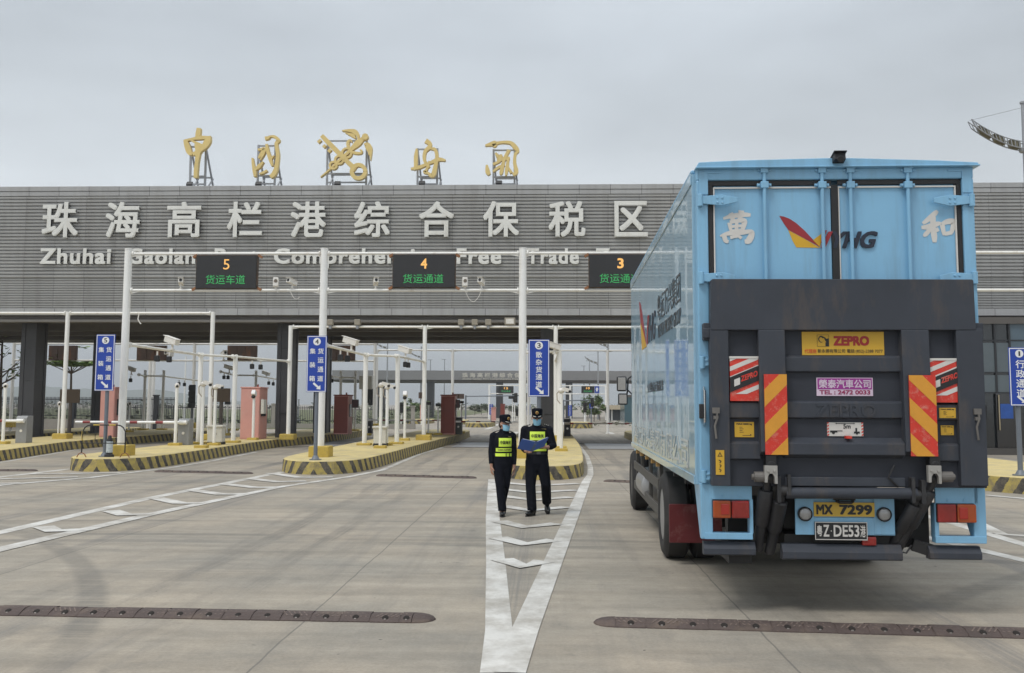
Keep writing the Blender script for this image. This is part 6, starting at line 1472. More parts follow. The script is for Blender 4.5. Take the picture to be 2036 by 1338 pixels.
m.box(x0 + w_ * .74, x0 + w_ * .90, yy - .002, yy, z0 + h_ * .2, z0 + h_ * .34, 2); m.box(x0 + w_ * .78, x0 + w_ * .83, yy - .002, yy, z0 + h_ * .345, z0 + h_ * .6, 2); m.cyl((x0 + w_ * .82, yy - .001, z0 + h_ * .2), (x0 + w_ * .82, yy - .003, z0 + h_ * .2), h_ * .08, mi=2)
m.build('sticker', [STW, RRED, BLK], LIFT)
m = MB(); tbox(m, 1683, 1694, 866.5, 872, -.16, -.10); m.build('reflector', RRED, LIFT)
for p, txt, yl in (((1461, 1499, 839, 869), 'MAX 2000 kg', -.083), ((1868, 1900, 811, 831), 'MAX 2000 kg', -.12), ((1871, 1896, 846, 865), 'MAX 1000 kg', -.083)):
    m = MB(); r = rect(*p, yl); x0, x1, z0, z1 = r; w_, h_ = x1 - x0, z1 - z0; m.box(x0, x1, yl, yl + .006, z0, z1, 0); yq = yl - .0005
    m.text(txt, (x0 + w_ * .1, yq, z1 - h_ * .22), X3, Z3, w_ * .8, h_ * .14, .002, bold=.03, mi=1)
    for i in range(4): m.box(x0 + w_ * .25, x0 + w_ * (.4 + .06 * (i % 2)), yq - .001, yq, z1 - h_ * (.36 + .11 * i), z1 - h_ * (.33 + .11 * i), 1)
    m.box(x0 + w_ * .4, x0 + w_ * .85, yq - .001, yq, z0 + h_ * .10, z0 + h_ * .13, 1); m.box(x0 + w_ * .8, x0 + w_ * .85, yq - .0012, yq, z0 + h_ * .131, z0 + h_ * .2, 1)
    m.build('sticker', [YST, BLK], LIFT)
m = MB(); yl = -.153; r = rect(1423.5, 1440, 895, 944, yl); x0, x1, z0, z1 = r; w_, h_ = x1 - x0, z1 - z0; m.box(x0, x1, yl, yl + .006, z0, z1, 0); yq = yl - .0005
m.prism([(x0 + w_ * .2, z1 - h_ * .26), (x0 + w_ * .8, z1 - h_ * .26), (x0 + w_ * .5, z1 - h_ * .07)], (0, yq, 0), X3, Z3, .001, 1); m.prism([(x0 + w_ * .32, z1 - h_ * .235), (x0 + w_ * .68, z1 - h_ * .235), (x0 + w_ * .5, z1 - h_ * .12)], (0, yq - .0012, 0), X3, Z3, .001, 0)
m.box(x0 + w_ * .47, x0 + w_ * .53, yq - .003, yq - .0022, z1 - h_ * .22, z1 - h_ * .15, 1)
for i in range(3): m.stroke([(x0 + w_ * (.35 + .1 * (i % 2)), z1 - h_ * (.40 + .18 * i), .006), (x0 + w_ * .6, z1 - h_ * (.45 + .18 * i), .008), (x0 + w_ * .45, z1 - h_ * (.52 + .18 * i), .006)], (0, yq, 0), X3, Z3, .001, mi=1)
m.build('sticker', [YST, BLK], LIFT)
# lift hinges, arms and cylinders
for s, (a, b) in enumerate(((1521, 1546), (1847, 1872))):
    m = MB(); yl = -.21; r = rect(a, b, 926, 962, yl); x0, x1, z0, z1 = r; w_ = x1 - x0
    m.prism([(x0, z1), (x1, z1), (x1, z0), (x1 - w_ * .22, z0), (x1 - w_ * .24, z0 + .06), (x0 + w_ * .62, z0 + .085), (x0 + w_ * .38, z0 + .085), (x0 + w_ * .24, z0 + .06), (x0 + w_ * .22, z0 + .01), (x0, z0 + .01)], (0, yl + .05, 0), X3, Z3, .05)
    for f in (.25, .75): m.cyl((x0 + w_ * f, yl, z1 - .045), (x0 + w_ * f, yl - .012, z1 - .045), .011, n=10)
    m.build('hinge_bracket', GREYM, LIFT, bev=.003)
    m = MB(); r = rect(a + 2, b - 2, 904, 930, -.18); m.box(r[0], r[1], -.18, -.08, r[2], r[3]); m.cyl(((r[0] + r[1]) / 2, -.19, r[2] + .02), ((r[0] + r[1]) / 2, -.06, r[2] + .02), .038, n=14); m.build('hinge_knuckle', BLK, LIFT, bev=.01)
    c = tl((a - 10) if s == 0 else (b + 9), 948, -.16); m = MB(); m.cyl((c.x - .05, -.16, c.z), (c.x + .05, -.16, c.z), .045, n=14); m.cyl((c.x - .07, -.16, c.z), (c.x + .07, -.16, c.z), .025, n=12); m.build('pivot_pin', mat('dirty_steel', (.16, .15, .14), .6, .3, .2, 8), LIFT)
m = MB(); a, b = tl(1562, 980, -.10), tl(1822, 981, -.10); m.cyl((a.x, -.10, a.z), (b.x, -.10, b.z), .048, n=20); m.build('torque_tube', SLATE, TR, smooth=True)
CYLM = mat('cylinder_black', (.025, .025, .028), .45, 0, .2, 6, stain=(.09, .08, .07), stain_amt=.4, stain_scale=6)
for (p, q, r) in (((1527, 950), (1506, 1092), .060), ((1556, 975), (1530, 1098), .058), ((1860, 950), (1779, 1098), .060), ((1828, 985), (1770, 1092), .052)):
    a, b = tl(*p, -.10), tl(*q, .16); d = b - a; m = MB()
    m.tube([a, a + d * .18], r * .55, 12); m.tube([a + d * .16, a + d * .18, a + d * .62, a + d * .64], [r * .9, r * 1.1, r * 1.1, r], 16); m.tube([a + d * .62, b], r * .8, 14); m.cyl(a - X3 * .05, a + X3 * .05, .045, n=14); m.build('lift_cylinder', CYLM, TR, smooth=True)
for p in ((1546, 1553, 948, 1000), (1567, 1573, 944, 985), (1814, 1820, 950, 1000), (1834, 1841, 955, 1003)):
    m = MB(); tbox(m, *p, -.15, .02); m.build('lift_arm', CYLM, TR, bev=.004)
m = MB(); a = tl(1778, 925, -.12); b = tl(1786, 968, -.12); c = tl(1766, 950, -.14); m.tube([a, c.lerp(a, .4), c, c.lerp(b, .5), b], .009, 6); m.build('hydraulic_hose', BLK, TR, smooth=True)
m = MB(); a, b = tl(1795, 1098, .05), tl(1812, 1084, .05); m.tube([a, a.lerp(b, .4) - Z3 * .03, a.lerp(b, .8) - Z3 * .01, b], .008, 6); m.build('hydraulic_hose', BLK, TR, smooth=True)
# lower panels, lamps, plates
for s, (pl, bar_, bot, lamp, open_) in enumerate((((1415, 1495, 964, 993), (1491, 1497, 993, 1061), (1402, 1497, 1060, 1072), (1418, 1490, 995, 1031), 0), ((1860, 1944, 966, 1001), (1860, 1866, 1001, 1070), (1861, 1962, 1067, 1080), (1865, 1941, 1002, 1040), 1))):
    m = MB(); tbox(m, *pl, .0, .03); tbox(m, *bar_, -.001, .10); tbox(m, *bot, -.004, .09)
    for f in (.28, .68):
        q = tl(pl[0] + (pl[1] - pl[0]) * f, pl[3] - 7, 0); m.cyl((q.x, 0, q.z), (q.x, -.008, q.z), .012, n=10)
    fr = m.build('lamp_frame', BLUE, TR, bev=.004)
    x0, x1, z0, z1 = rect(*lamp, -.04); xm = (x0 + x1) / 2; yl = -.045
    AM = mat('lamp_orange', (.36, .06, .008), .12, 0, .12, 9, coat=.5); RD = mat('lamp_red', (.26, .012, .010), .12, 0, .25, 14, coat=.6)
    if s == 0:
        hb_ = MB(); hb_.box(x0, x1, -.02, .05, z0, z1); hb_.build('lamp_housing', BLK, fr, bev=.01)
    else:
        hb_ = MB(); hb_.box(x0, x1, -.02, .05, z0, z1); hb_.build('lamp_housing', BLK, fr, bev=.01)
    for k, (a, b, m_) in enumerate(((x0, xm - .004, AM if s == 0 else RD), (xm + .004, x1, RD if s == 0 else AM))):
        m = MB(); m.box(a, b, yl, -.021, z0 + .004, z1 - .004); o = m.build('tail_lamp', m_, fr, bev=.014, seg=3)
        ix0, ix1 = ((b - .085, b - .012) if s == 0 else (a + .2, a + .21)) if k == 0 else ((a + .012, a + .085) if s == 1 else (a, a))
        if ix1 - ix0 > .03: m = MB(); m.box(ix0, ix1, yl - .008, yl + .01, z0 + .035, z1 - .03); m.build('inner_lens', mat('inner_red', (.36, .02, .012), .15, 0, .15, 12, coat=.5), fr, bev=.006)
        m = MB()
        for i in range(6): m.box(a + .015, b - .015, yl - .001, yl + .001, z0 + .02 + (z1 - z0 - .04) * i / 6, z0 + .02 + (z1 - z0 - .04) * i / 6 + .004)
        m.build('lens_ribs', m_, fr)
m = MB(); tbox(m, 1582, 1778, 989, 1063, .04, .06)
for p in ((1582, 1618, 989, 1063), (1739, 1778, 989, 1063)): tbox(m, *p, .025, .0395)
tbox(m, 1618.5, 1738.5, 1030, 1063, .028, .0395)
PP = m.build('plate_panel', BLUE, TR, bev=.004)
for px, py in ((1600, 1021.5), (1757, 1022.5)):
    c = tl(px, py, .02); m = MB(); m.lathe((c.x, .024, c.z), (0, -1, 0), [(0, .062), (.03, .062), (.035, .054), (.02, .053)], 28); fg = m.build('lamp_rim', BLK, PP, smooth=True)
    m = MB(); m.ell((c.x, .0, c.z), (.053, .016, .053), 24, 8)
    for i in range(7): m.box(c.x - .045 + i * .014, c.x - .042 + i * .014, -.0155, -.012, c.z - .03, c.z + .03)
    m.build('reversing_lamp', mat('clear_lens', (.34, .34, .34), .12, .3, .1, 20, coat=.6), PP, smooth=True)
m = MB(); r = rect(1618.5, 1738.5, 999.5, 1026.5, .015); x0, x1, z0, z1 = r; w_, h_ = x1 - x0, z1 - z0; m.box(x0, x1, .015, .024, z0, z1, 0)
m.text('MX', (x0 + w_ * .04, .0145, z0 + h_ * .14), X3, Z3, w_ * .27, h_ * .70, .003, bold=.035, mi=1); m.text('7299', (x0 + w_ * .42, .0145, z0 + h_ * .14), X3, Z3, w_ * .54, h_ * .70, .003, bold=.035, mi=1)
m.build('number_plate', [mat('plate_yellow', (.56, .37, .05), .45, 0, .08, 6), BLK], PP, bev=.002)
m = MB(); r = rect(1621, 1724, 1038.5, 1073, .005); x0, x1, z0, z1 = r; w_, h_ = x1 - x0, z1 - z0; m.box(x0, x1, .005, .018, z0, z1, 0)
for q in ((0, 1, 0, .04), (0, 1, .96, 1), (0, .012, .05, .95), (.988, 1, .05, .95)): m.box(x0 + w_ * q[0], x0 + w_ * q[1], .002, .0049, z0 + h_ * q[2], z0 + h_ * q[3], 1)
m.text('粤', (x0 + w_ * .035, .0045, z0 + h_ * .20), X3, Z3, w_ * .10, h_ * .62, .003, bold=.02, mi=1); m.text('Z', (x0 + w_ * .16, .0045, z0 + h_ * .18), X3, Z3, w_ * .11, h_ * .66, .003, bold=.02, mi=1)
m.cyl((x0 + w_ * .31, .0045, z0 + h_ * .5), (x0 + w_ * .31, .0015, z0 + h_ * .5), h_ * .03, mi=1)
m.text('DE53', (x0 + w_ * .355, .0045, z0 + h_ * .18), X3, Z3, w_ * .49, h_ * .66, .003, bold=.02, mi=1); m.text('港', (x0 + w_ * .865, .0045, z0 + h_ * .17), X3, Z3, w_ * .10, h_ * .66, .003, bold=.015, mi=1)
m.build('number_plate', [BLK, STW], PP)
m = MB(); c = tl(1678, 993, .0); m.tube([(c.x - .07, -.02, c.z - .01), (c.x - .05, -.05, c.z - .02), (c.x + .05, -.05, c.z - .02), (c.x + .07, -.02, c.z - .01)], .014, 8); m.box(c.x - .09, c.x + .09, -.03, .02, c.z - .005, c.z + .03); m.build('plate_lamp', BLK, PP)
m = MB(); tbox(m, 1715, 1743, 1068, 1085, .02, .07); m.build('brake_lamp', mat('lamp_red', (.34, .018, .012)), TR, bev=.01)
for p in ((1400, 1503, 1079, 1104), (1557, 1795, 1085, 1113), (1850, 1953, 1088, 1113)):
    r = rect(*p, .0); x0, x1, z0, z1 = r; m = MB(); h_ = z1 - z0
    m.prism([(0.02, z0), (0.0, z0 + h_ * .08), (0.0, z0 + h_ * .5), (.045, z1), (.11, z1), (.11, z0)], (x0, 0, 0), Y3, Z3, x1 - x0); m.build('underrun_bar', SLATE, TR, bev=.004)
m = MB()
a, b = tl(1815, 1078, .12), tl(1868, 1100, .06); m.bar((a.x, .14, a.z - .02), (b.x, .10, b.z), .12, .10)
tbox(m, 1800, 1838, 1040, 1088, .20, .5); tbox(m, 1500, 1516, 990, 1090, .25, .5); tbox(m, 1560, 1800, 1064, 1086, .12, .4)
m.box(-.95, -.75, .12, .9, .42, .56); m.box(-.45, -.33, .2, 7.6, .72, 1.02); m.box(.33, .45, .2, 7.6, .72, 1.02); m.box(-.9, .9, .45, .6, .55, .95)
for y in (1.2, 2.2, 4.2, 5.2, 6.4): m.box(-HX + .05, HX - .05, y, y + .09, 1.02, 1.097)
m.box(-.55, .55, .5, 7.8, .60, .74); m.cyl((-.9, 3.15, .5), (.9, 3.15, .5), .14); m.ell((0, 3.15, .5), (.26, .24, .26)); m.cyl((-1.0, 8.42, .5), (1.0, 8.42, .5), .09)
m.build('chassis', mat('chassis_black', (.022, .021, .021), .7, 0, .2, 4), TR)
for x0, x1, y in ((-1.21, -.62, 2.50), (.62, 1.21, 2.50)):
    m = MB(); a = tl(1400, 1003, 2.5).z; b = tl(1400, 1080, 2.5).z; m.box(x0, x1, y, y + .03, b, a); m.build('mudflap', mat('mudflap_red', (.115, .012, .014), .5, 0, .12, 3, stain=(.26, .14, .13), stain_amt=.6, stain_scale=7), TR, bev=.008)
for x, y in ((-1.235, 3.15), (-.90, 3.15), (1.235 - .30, 3.15), (.60, 3.15), (-1.225, 8.42), (1.225 - .30, 8.42)):
    w_ = MB(); R_ = .505; W_ = .30
    w_.lathe((x, y, R_), X3, [(0.02, .30), (.0, .34), (.005, .44), (.035, .485), (.05, R_), (W_ - .05, R_), (W_ - .035, .485), (W_ - .005, .44), (W_, .34), (W_ - .02, .30)], 36)
    for k in range(4): pass
    wh = w_.build('wheel', RUBBERB, TR, smooth=True)
    m = MB(); out = x < 0; fx = x + .03 if out else x + W_ - .03; s_ = 1 if out else -1
    m.lathe((fx, y, R_), (s_, 0, 0), [(-.012, .30), (-.012, .285), (.04, .27), (.10, .22), (.10, .10), (.02, .10), (.0, .07)], 30)
    for k in range(10): a = k * .628; m.cyl((fx + s_ * .10, y + .165 * math.cos(a), R_ + .165 * math.sin(a)), (fx + s_ * .06, y + .165 * math.cos(a), R_ + .165 * math.sin(a)), .018, n=8)
    m.build('rim', mat('rim_silver', (.38, .38, .38), .4, .6, .15, 8) if abs(y - 3.15) < .1 else mat('rim_dusty', (.10, .095, .09), .6, .2, .2, 8), wh, smooth=True)
GUARD = mat('guard_rail_dusty', (.085, .08, .072), .6, .1, .2, 4)
for x in (-1.22, 1.19):
    m = MB(); m.box(x, x + .03, 3.68, 7.75, .745, .875); m.box(x, x + .03, 3.68, 7.75, .42, .55)
    for y in (3.75, 5.2, 6.6, 7.6): m.box(x + .031, x + .08, y, y + .08, .42, 1.099)
    m.build('side_guard', GUARD, TR, bev=.006)
    for y in (3.72, 4.4, 5.3, 6.2, 7.0):
        m = MB(); xx = -HX + .0 if x < 0 else HX - .05; m.box(xx, xx + .05, y, y + .05, 1.03, 1.0985); m.build('marker_lamp', mat('marker_amber', (.5, .3, .1), .3), TR)
m = MB(); m.lathe((-1.05, 6.2, .62), Y3, [(-.55, .18), (-.53, .22), (.53, .22), (.55, .18)], 24); m.build('fuel_tank', mat('tank_alloy', (.4, .4, .4), .35, .7), TR, smooth=True)
m = MB(); m.box(-1.08, -.75, 4.3, 5.2, .5, .95); m.build('battery_box', mat('pale_box', (.30, .29, .28), .6), TR, bev=.02)
# rear side fittings
for s in (0, 1):
    x = tl(1401, 800, -.04).x if s == 0 else tl(1954, 800, -.04).x; m = MB(); z0, z1 = tl(1401, 846).z, tl(1401, 770).z
    m.tube([(x, -.0, z1), (x, -.05, z1 - .03), (x, -.055, (z0 + z1) / 2), (x, -.05, z0 + .03), (x, 0, z0)], .011, 8); m.build('grab_handle', CHROME, TR, smooth=True)
    m = MB(); xx = tl(1394, 815, -.03).x if s == 0 else tl(1956, 815, -.03).x; m.box(xx - .015, xx + .02, -.05, .0, tl(1400, 832).z, tl(1400, 803).z); m.build('lock_cover', BLK, TR, bev=.006)
    a, b = (1399, 1420) if s == 0 else (1938, 1955); m = MB(); tbox(m, a, b, 642, 676, -.10, .0); tbox(m, a - 2, b - 4, 652, 672, -.12, -.101); m.build('platform_lock', SLATE, TR, bev=.008)
    m = MB(); x = tl(1424, 840, -.16).x if s == 0 else tl(1944, 830, -.16).x
    m.tube([(x, -.16, tl(1424, 812, -.16).z), (x + .012, -.165, tl(1424, 830, -.16).z), (x - .012, -.165, tl(1424, 846, -.16).z), (x, -.16, tl(1424, 872, -.16).z)], .010, 6); m.obox((x, -.155, tl(1424, 816, -.16).z), (.06, .03, .05)); m.obox((x - .004, -.155, tl(1424, 830, -.16).z), (.035, .03, .03)); m.build('latch_chain', mat('dirty_steel', (.16, .15, .14)), TR, smooth=True)
# cab
m = MB(); m.prism([(8.12, .85), (10.15, .55), (10.25, 1.6), (9.95, 2.9), (8.12, 2.95)], (-1.04, 0, 0), Y3, Z3, 2.08); CB = m.build('cab', BLUE, TR, bev=.06, seg=3)
m = MB(); m.prism([(8.8, 1.75), (9.75, 1.75), (9.62, 2.5), (8.8, 2.5)], (-1.046, 0, 0), Y3, Z3, .004); m.prism([(8.8, 1.75), (9.75, 1.75), (9.62, 2.5), (8.8, 2.5)], (1.042, 0, 0), Y3, Z3, .004); m.build('window', glass_mat('dark_glass'), CB)
m = MB(); m.add([(-0.95, 10.235, 1.72), (0.95, 10.235, 1.72), (1.0, 10.0, 2.75), (-1.0, 10.0, 2.75), (-0.95, 10.255, 1.72), (0.95, 10.255, 1.72), (1.0, 10.02, 2.75), (-1.0, 10.02, 2.75)], [(0, 1, 2, 3), (4, 7, 6, 5), (0, 4, 5, 1), (1, 5, 6, 2), (2, 6, 7, 3), (3, 7, 4, 0)]); m.build('windscreen', glass_mat('dark_glass'), CB)
m = MB(); m.box(-1.05, 1.05, 10.1, 10.32, .35, .8); m.build('bumper', SLATE, CB, bev=.04)
MIR = mat('mirror_glass', (.55, .57, .6), .03, 1.0, .1, 3)
for s in (-1, 1):
    my = 9.75
    if s == -1: x0, x1, z1, z0 = tl(1226.5, 748, my).x, tl(1246, 748, my).x, tl(1236, 748, my).z, tl(1236, 778, my).z; y0_, y1_, zz1, zz0 = tl(1229, 782, my).x, tl(1248, 782, my).x, tl(1238, 782, my).z, tl(1238, 805, my).z
    else: x0, x1 = -x1, -x0; y0_, y1_ = -y1_, -y0_
    m = MB(); m.box(x0, x1, my, my + .12, z0, z1); m.box(y0_, y1_, my, my + .10, zz0, zz1); mi_ = m.build('mirror', BLK, CB, bev=.03, seg=3)
    for q in ((x0, x1, z0, z1), (y0_, y1_, zz0, zz1)):
        m = MB(); m.obox(((q[0] + q[1]) / 2, my - .012, (q[2] + q[3]) / 2), (q[1] - q[0] - .04, .006, q[3] - q[2] - .05), Matrix.Rotation(s * .13, 3, 'Z') @ Matrix.Rotation(.03, 3, 'X')); m.build('mirror_glass', MIR, mi_, bev=.002)
    xe = x1 if s == -1 else x0; m = MB(); m.tube([(xe - s * .03, my + .06, z1 + .02), (-s * -1.15, my + .1, z1 + .16), (s * 1.13, my + .1, z1 + .1)] if False else [(xe + s * .02, my + .06, zz0 + .05), (xe - s * .02, my + .07, z0 + .02), (xe - s * .03, my + .07, z1 - .05), (s * 1.08, my + .1, z1 + .02), (s * 1.02, my + .12, z1 - .02)], .016, 8); m.tube([(xe - s * .03, my + .07, z0 + .02), (s * 1.03, my + .1, z0 - .12)], .014, 8); m.build('mirror_arm', BLK, mi_, smooth=True)

# ================================================================== THE TWO OFFICERS
SKIN = mat('skin', (0.42, 0.23, 0.16), 0.55, 0, 0.06, 12)
CLOTH = mat('navy_uniform', (0.0075, 0.0085, 0.014), 0.85, 0, 0.2, 6, bump=0.15)
CLOTH2 = mat('navy_trousers', (0.007, 0.008, 0.013), 0.85, 0, 0.2, 6, bump=0.15)
HIVIS = mat('hi_vis_yellow', (0.70, 0.92, 0.09), 0.5, 0, 0.05, 10)
VEST = mat('vest_mesh_black', (0.008, 0.009, 0.012), 0.8)
SHOE = mat('shoe_leather', (0.010, 0.010, 0.010), 0.35, 0, 0.1, 10)
HAIR = mat('black_hair', (0.010, 0.008, 0.007), 0.5, 0, 0.2, 20)
MASKM = mat('mask_blue', (0.30, 0.58, 0.76), 0.7, 0, 0.05, 20)
GOLDE = mat('gold_emblem', (0.55, 0.38, 0.12), 0.35, 0.6, 0.1, 30)
for m_ in (CLOTH, CLOTH2, VEST): m_.node_tree.nodes['Principled BSDF'].inputs['Specular IOR Level'].default_value = 0.12
def remesh(mb, name, m, parent, voxel=0.010, it=4):
    o = mb.build('tmp', m); r = o.modifiers.new('r', 'REMESH'); r.mode = 'VOXEL'; r.voxel_size = voxel
    s = o.modifiers.new('s', 'SMOOTH'); s.iterations = it; s.factor = 0.5
    me = bpy.data.meshes.new_from_object(o.evaluated_get(bpy.context.evaluated_depsgraph_get())); bpy.data.objects.remove(o)
    me.materials.clear(); me.materials.append(m)
    for p in me.polygons: p.use_smooth = True
    q = bpy.data.objects.new(name, me); COL.objects.link(q); q.parent = parent; return q
def hand(mb, w_, d, s, n, curl=.5, sc=1.0):
    """w_ wrist, d along the hand, s towards the thumb, n towards the palm."""
    w_, d, s, n = (Vector(v) for v in (w_, d, s, n)); d.normalize(); s.normalize(); n.normalize()
    R = Matrix((s, d, n)).transposed(); mb.ell(w_ + d * .048 * sc, (.040 * sc, .054 * sc, .017 * sc), 12, 8, R=R)
    mb.tube([w_ - d * .03, w_ + d * .03], [.026, .026], 10)
    for off, L in ((.028, .072), (.010, .080), (-.009, .075), (-.027, .058)):
        p = w_ + d * .085 * sc + s * off * sc; a = curl; pts = [p]; dd = d.copy()
        for f in (.45, .32, .25):
            dd = (d * math.cos(a) + n * math.sin(a)); pts.append(pts[-1] + dd * L * f * sc); a += curl * .9
        mb.tube(pts, [.0095 * sc, .0092 * sc, .0085 * sc, .007 * sc], 8)
    p = w_ + d * .03 * sc + s * .030 * sc
    mb.tube([p, p + (s * .6 + d * .6 + n * .25).normalized() * .035 * sc, p + (s * .6 + d * .6 + n * .25).normalized() * .035 * sc + (d * .9 + n * .5).normalized() * .032 * sc], [.012 * sc, .011 * sc, .009 * sc], 8)
def head(mb, c, R, sc=1.0):
    c = Vector(c); T = lambda v: c + R @ (Vector(v) * sc)
    mb.ell(T((0, .008, .02)), (.076 * sc, .094 * sc, .100 * sc), 18, 14, R=R); mb.ell(T((0, -.022, -.045)), (.058 * sc, .066 * sc, .072 * sc), 16, 10, R=R)
    mb.tube([T((0, -.092, .015)), T((0, -.108, -.018)), T((0, -.092, -.03))], [.010 * sc, .016 * sc, .012 * sc], 8)
    for s in (-1, 1): mb.ell(T((s * .077, .01, -.008)), (.010 * sc, .020 * sc, .032 * sc), 8, 8, R=R); mb.ell(T((s * .034, -.072, -.035)), (.022 * sc, .02 * sc, .02 * sc), 8, 6, R=R)
    mb.ell(T((0, -.082, -.072)), (.024 * sc, .012 * sc, .010 * sc), 8, 6, R=R)
def face_bits(t, c, R, sc=1.0, woman=False):
    c = Vector(c); T = lambda v: c + R @ (Vector(v) * sc)
    for s in (-1, 1):
        m = MB(); m.ell(T((s * .031, -.083, .006)), (.013 * sc, .009 * sc, .0065 * sc), 10, 7, R=R); m.build('eye', BLK, t, smooth=True)
        m = MB(); m.tube([T((s * .014, -.089, .024)), T((s * .034, -.087, .029)), T((s * .052, -.076, .022))], [.003, .004, .002], 6); m.build('eyebrow', HAIR, t)
        m = MB(); m.tube([T((s * .058, -.062, -.03)), T((s * .074, -.02, -.012)), T((s * .083, .012, .004))], .0022, 5); m.build('mask_loop', SIGNW, t)
    m = MB(); N, K = 14, 8; vs = []
    for lay in (1.075, 1.03):
        for j in range(K + 1):
            zz = -.112 + .105 * j / K
            for i in range(N + 1):
                a = -1.18 + 2.36 * i / N; bulge = 1 + .14 * math.cos(a) * math.sin(math.pi * (j / K * .75 + .2))
                rx = .070 * bulge * (1 - .20 * (1 - j / K)); ry = .094 * bulge * (1 - .10 * (1 - j / K))
                pl = .002 * (1 if j % 2 else 0)
                vs.append(T((lay * rx * math.sin(a), -.004 - lay * ry * math.cos(a) - pl, zz * (1 - .12 * (1 - math.cos(a))))))
    M_ = (N + 1) * (K + 1); fs = []
    for j in range(K):
        for i in range(N):
            q = j * (N + 1) + i; fs += [(q, q + 1, q + N + 2, q + N + 1), (M_ + q, M_ + q + N + 1, M_ + q + N + 2, M_ + q + 1)]
    m.add(vs, fs); m.build('face_mask', MASKM, t, smooth=True)
def cap(t, c, R, sc=1.0):
    c = Vector(c); T = lambda v: c + R @ (Vector(v) * sc)
    m = MB(); b = len(m.v); secs = [(.045, .086, .106), (.075, .088, .108), (.125, .094, .112), (.150, .086, .102), (.160, .055, .07)]; n = 24
    for z, rx, ry in secs:
        for k in range(n): a = 2 * math.pi * k / n; m.v.append(T((rx * math.cos(a), .008 + ry * math.sin(a), z + (.012 * -math.sin(a) if z > .1 else 0))))
    for i in range(len(secs) - 1):
        for k in range(n): k2 = (k + 1) % n; m.f.append((i * n + k, i * n + k2, (i + 1) * n + k2, (i + 1) * n + k)); m.m.append(0)
    m.f.append(tuple((len(secs) - 1) * n + k for k in range(n))); m.m.append(0); m.f.append(tuple(k for k in range(n))[::-1]); m.m.append(0)
    o = m.build('cap', CLOTH, t, smooth=True)
    m = MB(); vs = []; N = 12
    for lay in (0, .006):
        for i in range(N + 1):
            a = -1.25 + 2.5 * i / N
            vs.append(T((.086 * math.sin(a), .008 - .104 * math.cos(a), .052 - lay))); vs.append(T((.094 * math.sin(a), .0 - .104 * math.cos(a) - .062 * math.cos(a * .95) ** .8 if abs(a) < 1.5 else 0, .030 - lay - .0 * math.cos(a) + .010 * math.sin(a) ** 2)))
    k = 2 * (N + 1)
    m.add(vs, [(2 * i, 2 * i + 1, 2 * i + 3, 2 * i + 2) for i in range(N)] + [(k + 2 * i, k + 2 * i + 2, k + 2 * i + 3, k + 2 * i + 1) for i in range(N)] + [(2 * i + 1, k + 2 * i + 1, k + 2 * i + 3, 2 * i + 3) for i in range(N)])
    m.build('visor', CLOTH, o, smooth=True)
    m = MB(); m.ell(T((0, -.106, .103)), (.026 * sc, .006, .028 * sc), 14, 8, R=R); m.build('cap_badge', GOLDE, o, smooth=True)
    m = MB(); m.ell(T((0, -.112, .103)), (.013 * sc, .004, .014 * sc), 10, 6, R=R); m.build('badge_centre', mat('badge_red', (.25, .03, .03), .4), o)
    m = MB()
    for s in (-1, 1):
        m.tube([T((s * .016, -.157, .045)), T((s * .045, -.142, .047)), T((s * .066, -.112, .054))], [.004, .006, .003], 6)
    m.build('laurel', mat('silver_thread', (.6, .58, .52), .5), o)
    return o
class Torso:
    def __init__(s, secs): s.secs = secs
    def at(s, z):
        q = s.secs
        for a, b in zip(q[:-1], q[1:]):
            if a[2] <= z <= b[2]: f = (z - a[2]) / (b[2] - a[2]); return [a[i] + (b[i] - a[i]) * f for i in (0, 1, 3, 4)]
        e = q[0] if z < q[0][2] else q[-1]; return [e[0], e[1], e[3], e[4]]
    def y(s, x, z, off):
        cx, cy, rx, ry = s.at(z); f = max(0.03, 1 - ((x - cx) / (rx + .004)) ** 2); return cy - (ry + off) * math.sqrt(f)
def patch(t, T, name, x0, x1, z0, z1, m_, off=.012, th=.004):
    m = MB(); N, K = 12, 5; vs = []
    for o_ in (off, off - th):
        for j in range(K + 1):
            for i in range(N + 1):
                x = x0 + (x1 - x0) * i / N; z = z0 + (z1 - z0) * j / K; vs.append((x, T.y(x, z, o_), z))
    M_ = (N + 1) * (K + 1); fs = []
    for j in range(K):
        for i in range(N): q = j * (N + 1) + i; fs += [(q, q + 1, q + N + 2, q + N + 1), (M_ + q, M_ + q + N + 1, M_ + q + N + 2, M_ + q + 1)]
    for i in range(N): fs += [(i, M_ + i, M_ + i + 1, i + 1)]; q = K * (N + 1) + i; fs += [(q, q + 1, M_ + q + 1, M_ + q)]
    for j in range(K): q = j * (N + 1); fs += [(q, q + N + 1, M_ + q + N + 1, M_ + q)]; q += N; fs += [(q, M_ + q, M_ + q + N + 1, q + N + 1)]
    m.add(vs, fs); return m.build(name, m_, t, smooth=True)
def ptext(p, T, body, x0, x1, z0, z1, off=.0135):
    m = MB(); m.text(body, (x0, 0, z0), X3, Z3, x1 - x0, z1 - z0, .0015, bold=.02, fn=lambda v: Vector((v.x, T.y(v.x, v.z, off), v.z))); return m.build('lettering', BLK, p)
